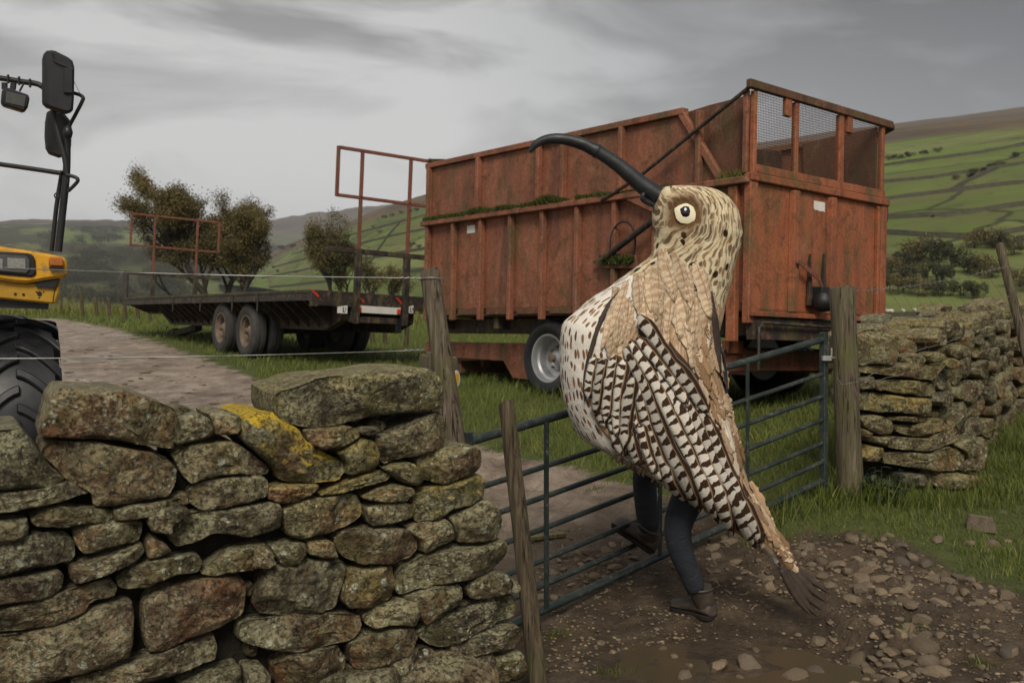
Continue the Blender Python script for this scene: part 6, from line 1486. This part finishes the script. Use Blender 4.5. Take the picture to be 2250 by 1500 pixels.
# tall grass left unmown round the far fence and at the foot of walls and posts
def tufts(name, spots, n, h, wdt, spread, mat='grass', dry=0.0):
    vs, fs, rs = [], [], []; rg = random.Random(len(name)+n)
    for (x, y) in spots:
        for _ in range(n):
            X, Y = x+rg.gauss(0, spread), y+rg.gauss(0, spread*.6); Z = gz(X, Y)-.01; hh = h*rg.uniform(.4, 1.1); q = rg.uniform(0, 6.28); l = rg.uniform(.1, .7)*hh; k = len(vs)
            s = Vector((math.cos(q), math.sin(q), 0))*wdt*rg.uniform(.6, 1.3); a = rg.uniform(0, 6.28); d = Vector((math.cos(a)*l, math.sin(a)*l, hh)); B = Vector((X, Y, Z))
            vs += [B-s, B+s, B+d*.6+Vector((0,0,hh*.08))-s*.6, B+d*.6+Vector((0,0,hh*.08))+s*.6, B+d]; fs += [(k,k+1,k+3),(k,k+3,k+2),(k+2,k+3,k+4)]; rs += [min(1, rg.betavariate(2,3)+dry)]*5
    return tag(blades(name, vs, fs, rs, M[mat]), kind='stuff')
foot_spots = [(lp.location.x+dx, lp.location.y+dy) for dx, dy in ((-.12,-.1),(.05,-.16),(.16,-.05),(-.2,.05))]
foot_spots += [(p.x, p.y) for p in (gpt(x, y) for x, y in ((1900,1095),(1950,1108),(2010,1112),(2080,1118),(2140,1112),(2170,1085),(2200,1040),(2230,990),(1700,1150),(1760,1130),(1810,1110),(1850,1120)))]
foot_spots += [(tr_.x, tr_.y) for tr_ in [TM @ Vector((a, b, -.6)) for a, b in ((TL-2.5,-.05),(TL-2.9,.0),(TL-3.6,-.05),(TL-.2,.3),(TL-1,.2),(.4,.2),(.5,1.5),(.4,2.2))]]
tufts('long_grass', foot_spots, 70, .19, .0045, .13)
fence_line = [(-22+k*.55, 40.5+k*.06) for k in range(40)]
tufts('long_grass', fence_line, 46, .75, .02, .5, dry=.55)
# small tufts on the mud
mud_spots = [(gpt(x, y).x, gpt(x, y).y) for x, y in ((1345,1490),(2160,1455),(1910,1190),(1215,1405),(2000,1385),(1650,1190),(1560,1105),(1310,1075))]
tufts('grass', mud_spots, 40, .06, .003, .04)

# ---------------------------------------------------------------- loose stones and gravel
def pebble(seed, flat=.7, sub=2):
    bm = bmesh.new(); bmesh.ops.create_icosphere(bm, subdivisions=sub, radius=1); rg = random.Random(seed); so_ = Vector((seed*3.1, seed*1.7, seed*.9))
    cuts = [(Vector((rg.gauss(0,1), rg.gauss(0,1), rg.gauss(0,.8))).normalized(), rg.uniform(.5,.85)) for _ in range(7)]
    for v in bm.verts:
        p = v.co.copy()
        for n_, d_ in cuts:
            k = p.dot(n_)
            if k > d_: p -= n_*(k-d_)*.9
        p *= 1+.14*noise.noise(p*2.2+so_); p.z *= flat; v.co = p
    me = bpy.data.meshes.new('loose_stone'); bm.to_mesh(me); bm.free(); me.shade_smooth(); me.set_sharp_from_angle(angle=R(32)); me.materials.append(M['loose']); return me
PEB = [pebble(k+1, .55+.05*(k % 5)) for k in range(9)]
random.seed(99)
def put_stone(x, y, s, label, group):
    o = bpy.data.objects.new('loose_stone', random.choice(PEB)); COL.objects.link(o)
    o.location = (x, y, gz(x, y)+s*.04); o.scale = (s*random.uniform(.85,1.35), s*random.uniform(.75,1.1), s*random.uniform(.7,1.05)); o.rotation_euler = (random.uniform(-.3,.3), random.uniform(-.3,.3), random.uniform(0,6.28))
    return tag(o, label, 'stone', group)
spread = []
def heap(n, poly_px, smin, smax, label, group, power=2.2):
    P_ = np.array(poly_px, float); k = 0; tries = 0
    while k < n and tries < n*40:
        tries += 1
        x, y = random.uniform(P_[:,0].min(), P_[:,0].max()), random.uniform(P_[:,1].min(), P_[:,1].max())
        ins = False
        for i in range(len(P_)):
            (ax, ay), (bx, by) = P_[i], P_[(i+1)%len(P_)]
            if (ay > y) != (by > y) and x < (bx-ax)*(y-ay)/(by-ay)+ax: ins = not ins
        if not ins: continue
        p = gpt(x, y); s = smin+(smax-smin)*random.random()**power
        if any((p.x-a)**2+(p.y-b_)**2 < ((s+c)*.62)**2 for a, b_, c in spread): continue
        spread.append((p.x, p.y, s)); put_stone(p.x, p.y, s, label, group); k += 1
heap(150, [(1700,1170),(1900,1175),(2010,1215),(2100,1260),(2230,1300),(2200,1345),(2050,1330),(1900,1340),(1800,1290),(1700,1230)], .018, .066, 'pale cobble in the rubble spread between the grass edge and the mud', 'cobbles along the grass edge')
heap(55, [(1180,1225),(1400,1195),(1420,1235),(1300,1300),(1190,1350)], .020, .055, 'sandy cobble lying under the lower rails of the gate', 'cobbles under the gate')
heap(52, [(1800,1340),(2250,1330),(2300,1500),(1500,1500),(1300,1420),(1600,1400)], .022, .07, 'dark mud-caked stone half sunk in the wet foreground mud', 'stones in the foreground mud')
heap(26, [(1900,1390),(2010,1380),(2080,1440),(2060,1490),(1900,1460)], .028, .085, 'larger angular stone in the loose cluster on the open mud', 'angular stones on the mud')
heap(30, [(1450,1160),(1700,1180),(1720,1300),(1580,1290),(1500,1240)], .022, .065, 'brown stone in the churned mud beside the walker', 'stones beside the walker')
heap(8, [(1850,1185),(2250,1120),(2250,1230),(2120,1250)], .03, .06, 'grey stone lying in the grass below the broken wall end', 'stones in the grass')
# gravel: too small and too many to count
base = pebble(50, .6, 1); bv = np.array([v.co for v in base.vertices]); bf = np.array([p.vertices for p in base.polygons])
pts_ = []
while len(pts_) < 2300:
    x, y = random.uniform(1180, 2290), random.uniform(1150, 1500)
    if random.random() > .25+.75*max(0, noise.noise(Vector((x*.006, y*.012, 3)))+.4): continue
    p = gpt(x, y)
    if float(dirt_sd(p.x, p.y)) > .02 and ((p.x-PUD.x)/.6)**2+((p.y-PUD.y)/.4)**2 > 1: pts_.append(p)
V = []; F = []
for k, p in enumerate(pts_):
    s = random.uniform(.004, .016)*random.uniform(.6,1.2); q = random.uniform(0, 6.28); c, s_ = math.cos(q), math.sin(q)
    w_ = bv*np.array([s*random.uniform(.8,1.5), s, s*random.uniform(.6,1)]); w_ = np.column_stack([w_[:,0]*c-w_[:,1]*s_, w_[:,0]*s_+w_[:,1]*c, w_[:,2]])+np.array([p.x, p.y, gz(p.x, p.y)+s*.2])
    V.append(w_); F.append(bf+k*len(bv))
me = np_mesh('gravel', np.concatenate(V), np.concatenate(F), False); tag(link('gravel', me, M['loose']), kind='stuff')
# clods on the pale track
V = []; F = []; k = 0
while k < 130:
    x, y = random.uniform(135, 640), random.uniform(705, 900); p = gpt(x, y)
    if p.y > 40 or float(dirt_sd(p.x, p.y)) < .05: k += 0; continue
    s = .01+.05*random.random()**3; w_ = bv*np.array([s*random.uniform(.8,2.2), s, s*.5])+np.array([p.x, p.y, gz(p.x, p.y)+s*.1]); V.append(w_); F.append(bf+k*len(bv)); k += 1
M['clod'] = simple('mud_clod', (.10, .075, .052), .95, .1, ns=20, var=.8)
me = np_mesh('mud_clods', np.concatenate(V), np.concatenate(F), False); tag(link('mud_clods', me, M['clod']), kind='stuff')
# fallen timber scraps
for (x, y, d_, l_, w_, lab) in ((1195, 1185, 0, .30, .05, 'short brown board offcut lying on the track behind the gate'), (1690, 905, 0, .5, .04, 'thin fallen branch under the silage trailer')):
    p = gpt(x, y); b = MB(); q = .3; a = Vector((math.cos(q), math.sin(q), 0))*l_*.5; z = gz(p.x, p.y)+.02
    b.beam(Vector((p.x, p.y, z))-a, Vector((p.x, p.y, z+.01))+a, w_, .03); tag(b.build('timber_scrap', M['wood_dark'], None, bevel=.004, center=True), lab, 'board')
sl = gpt(2160, 1168); b = MB(); b.prism([Vector((sl.x-.09, sl.y+.05, gz(sl.x, sl.y)+.0)), Vector((sl.x+.07, sl.y-.06, gz(sl.x, sl.y)+.0)), Vector((sl.x+.05, sl.y-.02, gz(sl.x, sl.y)+.10)), Vector((sl.x-.08, sl.y+.06, gz(sl.x, sl.y)+.11))], (.01, .025, 0)); tag(b.build('slate', M['loose'], None, bevel=.004, center=True), 'pale slate shard stuck upright in the grass', 'stone')

# ---------------------------------------------------------------- thistle by the latch post
th = gpt(1925, 1100); tw_ = thing('thistle', (th.x, th.y, gz(th.x, th.y)), 'grey-green spiny thistle growing at the foot of the latch post', 'weed'); rg = random.Random(4)
for st_ in range(9):
    q = rg.uniform(0, 6.28); base_ = th+Vector((rg.uniform(-.10,.14), rg.uniform(-.06,.06), 0)); base_.z = gz(base_.x, base_.y); hgt = rg.uniform(.10,.27); topp = base_+Vector((rg.uniform(-.05,.05), rg.uniform(-.05,.05), hgt))
    b = MB(); b.tube([base_, base_.lerp(topp,.5), topp], [.005,.004,.003], 5); b.build('stem', M['weed'], tw_)
    for lf in range(9):
        c = base_.lerp(topp, .2+.8*lf/8); a = lf*2.4+q; L_ = rg.uniform(.05,.10); d = Vector((math.cos(a), math.sin(a), rg.uniform(-.1,.5))).normalized(); s_ = d.cross(Vector((0,0,1))).normalized(); b = MB(); vs = []
        n = 7
        for i in range(n):
            f = i/(n-1); w_ = L_*.24*math.sin(math.pi*(.15+.8*f))*(1.35 if i % 2 else .65); p = c+d*L_*f-Vector((0,0,.035*f*f)); vs += [p-s_*w_, p+Vector((0,0,-.004)), p+s_*w_]
        b.add(vs, [(i*3+j, i*3+j+1, i*3+j+4, i*3+j+3) for i in range(n-1) for j in range(2)]); o = b.build('leaf', M['weed'], tw_); fattr(o.data, 'rnd', [rg.random()]*len(o.data.vertices))

# ---------------------------------------------------------------- far fence posts, sheep, cross wall
fp = [(137,642,690,30),(152,640,688,30),(178,642,694,31),(207,652,696,32),(238,655,699,33)]
for k, (x, y0, y1, d) in enumerate([(132,648,688,40),(150,640,690,39),(178,642,695,38),(209,653,697,37),(238,655,701,36),(272,660,706,35.5),(300,664,705,36),(326,660,710,35)]):
    bp = gpt(x+5, y1); tpp = at(x, y0, bp.y); ln = (gz(bp.x, bp.y)-.2)
    post('fence_post', tpp, Vector((bp.x, bp.y, ln)), .07, .07, M['wood_dark'], 'weathered stock fence post in the rank grass beyond the flatbed', 'post', 'posts of the far stock fence', n=8, seed=k, m=4)
for k, (x, y0, y1) in enumerate([(820,700,757),(846,702,757),(892,690,764)]):
    bp = gpt(x, y1); tpp = at(x-6+5*k, y0-20, bp.y); post('fence_post', tpp, Vector((bp.x, bp.y, gz(bp.x, bp.y)-.1)), .045, .05, M['wood_dark'], 'fence post standing in the pasture between the two trailers', 'post', 'pasture fence posts', n=8, seed=k+20, m=4)
def far_ground(px, py):
    d = 40
    for d in np.arange(40, 400, 1.0):
        p = at(px, py, d)
        if p.z < g1(p.x, p.y): return p
    return at(px, py, 150)
M['fleece'] = simple('sheep_fleece', (.48, .45, .39), .95, .1, ns=4, var=.3)
def sheep_mesh():
    b = MB(); 
    rg = [(-.55,.50,.05),(-.5,.56,.20),(-.3,.60,.30),(0,.60,.32),(.3,.62,.29),(.45,.66,.20),(.55,.74,.14),(.68,.86,.11),(.80,.84,.10),(.92,.78,.07),(.98,.76,.03)]
    b.tube([(x, 0, z) for x, z, r in rg], [r for x, z, r in rg], 12)
    for x, y in ((-.35,.14),(-.35,-.14),(.33,.14),(.33,-.14)): b.tube([(x, y, .5), (x+.02, y, .25), (x, y, -.02)], [.07,.05,.04], 6)
    for s_ in (1,-1): b.tube([(.70, s_*.08, .93), (.66, s_*.17, .95), (.63, s_*.22, .93)], [.03,.045,.01], 6)
    return b
sm = None
random.seed(12)
for k, (x, y) in enumerate(((1956,661),(1984,660),(2010,690),(2052,667),(2062,666),(2084,664),(2112,668),(2122,664))):
    p = far_ground(x, max(y, 672)); p.z = g1(p.x, p.y)
    if sm is None:
        o = sheep_mesh().build('sheep', M['fleece'], None, smooth=True); sm = o.data; so_ = o
    else: o = bpy.data.objects.new('sheep', sm); COL.objects.link(o)
    o.location = p; o.rotation_euler = (0, 0, random.uniform(0, 6.28)); tag(o, 'white sheep grazing the bright green field beyond the right-hand wall', 'sheep', 'sheep in the far field')
def field_wall(px0, py0, px1, py1, h, label):
    A, B = far_ground(px0, py0), far_ground(px1, py1); n = 26; b = MB(); vs = []
    for k in range(n+1):
        p = A.lerp(B, k/n); z = g1(p.x, p.y)-.2; hh = h*(1+.12*noise.noise(Vector((k*.9, 0, h)))); vs += [(p.x, p.y-.3, z), (p.x, p.y-.2, z+hh+.2), (p.x, p.y+.2, z+hh+.2), (p.x, p.y+.3, z)]
    b.add(vs, [(i*4+j, (i+1)*4+j, (i+1)*4+j+1, i*4+j+1) for i in range(n) for j in range(3)]+[(0,1,2,3),(n*4+3,n*4+2,n*4+1,n*4)]); o = b.build('field_wall', M['farwall'], None, center='base'); tag(o, label, 'wall')
field_wall(1920, 704, 2060, 700, .9, 'dark low field wall crossing the bright pasture behind the trailer')

# ---------------------------------------------------------------- trees
def grow_tree(name, base, height, lean, spread, leafmat, nleaf, leaf, label, seed, trunk_r, crown0=.22, group=None, narrow=1.0, bare=0.0):
    rg = random.Random(seed); t = thing(name, base, label, 'tree', group); b = MB(); tips = []
    lean = Vector(lean)
    def branch(p, d, L_, r, depth):
        n = 5; pts = [p]; dd = d.copy()
        for k in range(n):
            dd = (dd+Vector((rg.gauss(0,.16), rg.gauss(0,.16), rg.gauss(.03,.1)))+lean*(.02 if depth == 0 else .13*(depth+.3))).normalized(); pts.append(pts[-1]+dd*L_/n)
        b.tube(pts, [r*(1-.55*k/n) for k in range(n+1)], 7 if depth < 2 else 4)
        if depth >= 2:
            for k in range(2, n+1): tips.append((pts[k], dd))
        if depth < 3:
            m = {0: 13, 1: 6, 2: 4}[depth]
            for k in range(m):
                f = rg.uniform(crown0 if depth == 0 else .25, 1); i = min(n-1, int(f*n)); o = pts[i].lerp(pts[i+1], f*n-i); q = rg.uniform(0, 6.28)
                nd = (dd*.75+Vector((math.cos(q)*spread, math.sin(q)*spread, rg.uniform(.2,.8)))).normalized(); branch(o, nd, L_*(rg.uniform(.5,.75) if depth == 0 else rg.uniform(.42,.62))*(1.15-.4*f), r*(1-.55*f)*.6, depth+1)
    branch(Vector(base), (Vector((0,0,1))+lean*.06).normalized(), height*.62, trunk_r, 0)
    b.build('trunk', M['bark'], t, smooth=60)
    vs, fs, rs = [], [], []
    for _ in range(nleaf):
        p, d = rg.choice(tips); c = p+Vector((rg.gauss(0,1), rg.gauss(0,1), rg.gauss(0,1)))*height*.026*narrow+lean*rg.uniform(0,.03)*height; k = len(vs)
        u = Vector((rg.gauss(0,1), rg.gauss(0,1), rg.gauss(0,1)))+lean*1.2; u.normalize(); v = u.cross(Vector((rg.gauss(0,1), rg.gauss(0,1), rg.gauss(0,1)))).normalized(); s = leaf*rg.uniform(.6,1.4)
        vs += [c-u*s, c+v*s*.45, c+u*s, c-v*s*.45]; fs.append((k,k+1,k+2,k+3)); rs += [min(1, max(0, rg.gauss(.5,.22)+.5*noise.noise(c*.5)))]*4
    blades('crown', vs, fs, rs, M[leafmat], t); return t
def tree_at(px, py_base, py_top, d, *a, **k):
    p = at(px, py_base, d); g = g1(p.x, p.y); tz_ = at(px, py_top, d).z
    return p.x, d, g, tz_-g
LW = (-.55, 0, .05)
for nm, px, pt, d, lm, nl, lf, lab, sd, r_, sp_, lean in (
    ('windswept_tree', 466, 396, 62, 'leaf_autumn', 52000, .065, 'tall windswept autumn tree leaning over the front of the flatbed', 5, .24, .95, (-.32,0,.12)),
    ('windswept_tree', 490, 425, 63, 'leaf_autumn', 36000, .065, 'dark-trunked tree in the middle of the windswept clump', 8, .22, .85, (-.2,0,.12)),
    ('windswept_tree', 538, 478, 60, 'leaf_autumn', 26000, .062, 'smaller browning tree on the sheltered side of the windswept clump', 9, .16, .75, (-.12,0,.1)),
    ('bare_tree', 722, 468, 64, 'leaf_olive', 20000, .06, 'thin-leaved ash beyond the flatbed with a narrow olive crown', 14, .14, .5, (-.22,0,.2)),
    ('bare_tree', 762, 530, 66, 'leaf_olive', 8000, .075, 'short bushy tree beside the thin-leaved ash', 15, .10, .6, (.1,0,.1)),
    ('thorn_bush', 828, 575, 60, 'leaf_olive', 3200, .06, 'nearly bare thorn bush seen between the flatbed frame posts', 17, .08, .7, (.35,0,.1)),
    ('thorn_bush', 868, 580, 62, 'leaf_autumn', 2600, .06, 'reddish bare thorn bush next to the silage trailer front', 19, .07, .7, (.4,0,.1))):
    x, y, g, h = tree_at(px, 640, pt, d); grow_tree(nm, (x, y, g), h*1.10, lean, sp_, lm, nl, lf, lab, sd, r_)
# hillside trees and bushes: one mesh per kind, copied
def bush_mesh(seed, leafmat, n, wide=1.0, holes=.3):
    rg = random.Random(seed); vs, fs, rs = [], [], []; blobs = [(Vector((rg.uniform(-.6,.6)*wide, rg.uniform(-.6,.6)*wide, rg.uniform(.35,.95))), rg.uniform(.22,.42)) for _ in range(9)]
    for _ in range(n):
        c0, r = rg.choice(blobs); u = Vector((rg.gauss(0,1), rg.gauss(0,1), rg.gauss(0,1))).normalized(); c = c0+u*r*rg.uniform(.75,1.08)
        if c.z < 0: continue
        a = Vector((rg.gauss(0,1), rg.gauss(0,1), rg.gauss(0,1))).normalized(); v = a.cross(u).normalized(); s = .05*rg.uniform(.5,1.4); k = len(vs)
        vs += [c-a*s, c+v*s*.7, c+a*s, c-v*s*.7]; fs.append((k,k+1,k+2,k+3)); rs += [min(1, max(0, rg.gauss(.45,.2)+.6*noise.noise(c*2.0)))]*4
    for q in range(3):
        k = len(vs); x = rg.uniform(-.25,.25); vs += [Vector((x-.04,0,-.2)), Vector((x+.04,0,-.2)), Vector((x+.02,0,.7)), Vector((x-.02,0,.7))]; fs.append((k,k+1,k+2,k+3)); rs += [0]*4
    me = np_mesh('crown', np.array([tuple(v) for v in vs]), np.array(fs), False); fattr(me, 'rnd', rs); me.materials.append(M[leafmat]); return me
BM = [bush_mesh(1,'leaf_dark',1500), bush_mesh(2,'leaf_dark',1400,.7), bush_mesh(3,'leaf_autumn',1200), bush_mesh(4,'leaf_olive',1400,.8), bush_mesh(6,'leaf_dark',1600,1.1)]
def bush(p, s, m, name, label, cat, group, sx=1.0):
    t = bpy.data.objects.new(name, BM[m]); COL.objects.link(t); t.location = p-Vector((0,0,s*.08)); t.scale = (s*sx, s, s); t.rotation_euler = (0,0,random.uniform(0,6.28)); return tag(t, label, cat, group)
random.seed(31)
# wood on the right, below the hill fields
for k, (x, y, s) in enumerate([(1960,600,5),(1985,590,6),(2010,575,7),(2040,570,7.5),(2070,575,7),(2100,585,6),(1955,640,6),(1985,645,6),(2020,650,6),(2055,650,5),(2030,615,6),(2075,620,6),(2140,545,5),(2165,540,6),(2190,545,5),(2215,545,5),(2130,600,6),(2155,605,6.5),(2180,610,5),(2110,650,5),(2140,655,5),(2240,630,6),(2270,640,6),(2230,560,5),(2000,625,6)]):
    h = scatter_on(HB, x, min(y, 662)); p = h if h is not None else far_ground(x, 690)
    d_ = p.y; bush(p, s*d_/330, k % 5 if k % 7 else 2, 'hedgerow_tree', ('dark rounded','dark narrow','brown autumn','olive-leaved','dark spreading')[k % 5 if k % 7 else 2]+' tree in the wood below the hill fields', 'tree', 'trees in the wood below the hill')
for k, (x, y, s) in enumerate([(1240,470,4),(690,585,4),(705,590,3.5),(735,575,4),(650,600,3.5),(600,590,4),(610,598,4),(820,500,3),(835,512,4),(905,540,5.5),(920,545,5),(780,455,6),(800,452,6),(820,448,6),(840,446,6),(855,442,6),(845,480,5),(862,476,5),(880,470,5),(900,468,5),(915,464,5),(600,545,7),(615,540,7),(630,535,7),(645,530,7),(660,525,8),(675,520,8),(690,515,8),(586,553,7),(620,548,6),(640,545,6),(2050,478,4),(2100,395,7),(2140,380,7),(2180,370,7),(2130,390,7),(2160,378,7),(2200,365,7),(1955,352,7),(1975,350,7),(2000,345,7),(2030,340,7),(2060,335,7),(1945,505,4),(2230,345,7)]):
    h = scatter_on(HB, x, y)
    if h is None: continue
    bush(h, s*h.y/900*.62, k % 5, 'hillside_tree', 'small far '+('dark round','dark narrow','brown autumn','olive','dark spreading')[k % 5]+' tree on the walled hillside pasture', 'tree', 'far trees on the hillside', 1.5)
# wooded far side of the valley: reads as one mass
vs, fs, rs = [], [], []; rg = random.Random(8); cnt = 0
src = [(np.array([v.co for v in m_.vertices]), np.array([p.vertices for p in m_.polygons])) for m_ in [bush_mesh(20+j,'leaf_dark',300) for j in range(3)]]
Vl, Fl, Rl = [], [], []; nV = 0
while cnt < 900:
    x, y = rg.uniform(90, 640), rg.uniform(505, 668)
    den = noise.noise(Vector((x*.012, y*.045, 5)))+.5*noise.noise(Vector((x*.03, y*.1, 2)))
    if den < rg.uniform(-.15,.35): continue
    h = scatter_on(HL, x, y)
    if h is None: continue
    v_, f_ = src[cnt % 3]; s = rg.uniform(4,7)*(.8+h.y/2600); q = rg.uniform(0,6.28); c, s_ = math.cos(q), math.sin(q); w_ = v_*np.array([s*1.7, s*1.7, s]); w_ = np.column_stack([w_[:,0]*c-w_[:,1]*s_, w_[:,0]*s_+w_[:,1]*c, w_[:,2]])+np.array(h)
    Vl.append(w_); Fl.append(f_+nV); nV += len(v_); Rl.append(np.clip(rg.gauss(.5,.25)+np.random.normal(0,.1,len(v_)),0,1)); cnt += 1
me = np_mesh('far_woodland', np.concatenate(Vl), np.concatenate(Fl), False); fattr(me, 'rnd', np.concatenate(Rl)); tag(link('far_woodland', me, M['leaf_dark']), kind='stuff')

# ---------------------------------------------------------------- walls on the hillside, climbing and contouring between the fields
hill_lines = [([(1940,366),(2040,352),(2150,338),(2290,312)],'highest wall along the moor edge of the hill'),([(1940,402),(2050,392),(2180,372),(2300,352)],'wall contouring the upper hill pastures'),([(1940,440),(2060,426),(2200,408),(2300,398)],'wall contouring the middle hill pastures'),([(1940,482),(2080,474),(2250,452),(2310,446)],'long level wall halfway up the hill'),([(1940,514),(2060,522),(2150,524),(2300,500)],'lowest hill wall just above the wood'),
 ([(2150,524),(2200,545),(2290,515)],'short wall dropping to the wood from the lowest hill wall'),([(2090,420),(2130,398),(2190,372)],'short wall climbing between two upper pastures'),
 ([(575,612),(700,588),(830,566),(935,548)],'wall across the lowest pasture behind the thin-leaved ash'),([(600,588),(720,556),(850,522),(935,505)],'second wall up the pastures behind the thin-leaved ash'),([(640,560),(760,520),(860,494),(935,474)],'third wall up the pastures left of the silage trailer'),([(560,636),(700,622),(860,604),(935,596)],'wall along the valley foot behind the flatbed deck'),([(790,612),(820,566),(850,522),(880,488)],'wall running straight up the hill behind the flatbed frame')]
for pl, lab in hill_lines:
    pts_h = []
    for i in range(len(pl)-1):
        for k in range(14 if i == len(pl)-2 else 13):
            f = k/13; h = scatter_on(HB, pl[i][0]+(pl[i+1][0]-pl[i][0])*f, pl[i][1]+(pl[i+1][1]-pl[i][1])*f)
            if h is not None: pts_h.append(h)
    if len(pts_h) < 4: continue
    b = MB(); vs = []
    for k, p in enumerate(pts_h):
        t_ = (pts_h[min(k+1, len(pts_h)-1)]-pts_h[max(k-1, 0)]); t_.z = 0; t_.normalize(); n_ = Vector((-t_.y, t_.x, 0))*.45; hh = 1.15*(1+.25*noise.noise(p*.11)); vs += [p-n_-Vector((0,0,.6)), p-n_*.6+Vector((0,0,hh)), p+n_*.6+Vector((0,0,hh)), p+n_-Vector((0,0,.6))]
    m_ = len(pts_h); b.add(vs, [(i*4+j, (i+1)*4+j, (i+1)*4+j+1, i*4+j+1) for i in range(m_-1) for j in range(3)]+[(0,1,2,3),(m_*4-1,m_*4-2,m_*4-3,m_*4-4)])
    tag(b.build('field_wall', M['farwall'], None, center='base'), lab, 'wall')
# ---------------------------------------------------------------- damp valley air
b = MB(); b.box((-5200, -300, -60), (5200, 5600, 420)); hz = b.build('haze', None)
hm = bpy.data.materials.new('damp_air'); hm.use_nodes = True; t_ = hm.node_tree; t_.nodes.clear(); o_ = t_.nodes.new('ShaderNodeOutputMaterial'); v_ = t_.nodes.new('ShaderNodeVolumePrincipled')
v_.inputs['Color'].default_value = (.80, .84, .92, 1); v_.inputs['Density'].default_value = 1.2e-4; v_.inputs['Anisotropy'].default_value = .2; t_.links.new(v_.outputs[0], o_.inputs['Volume'])
hz.data.materials.clear(); hz.data.materials.append(hm); tag(hz, kind='stuff')
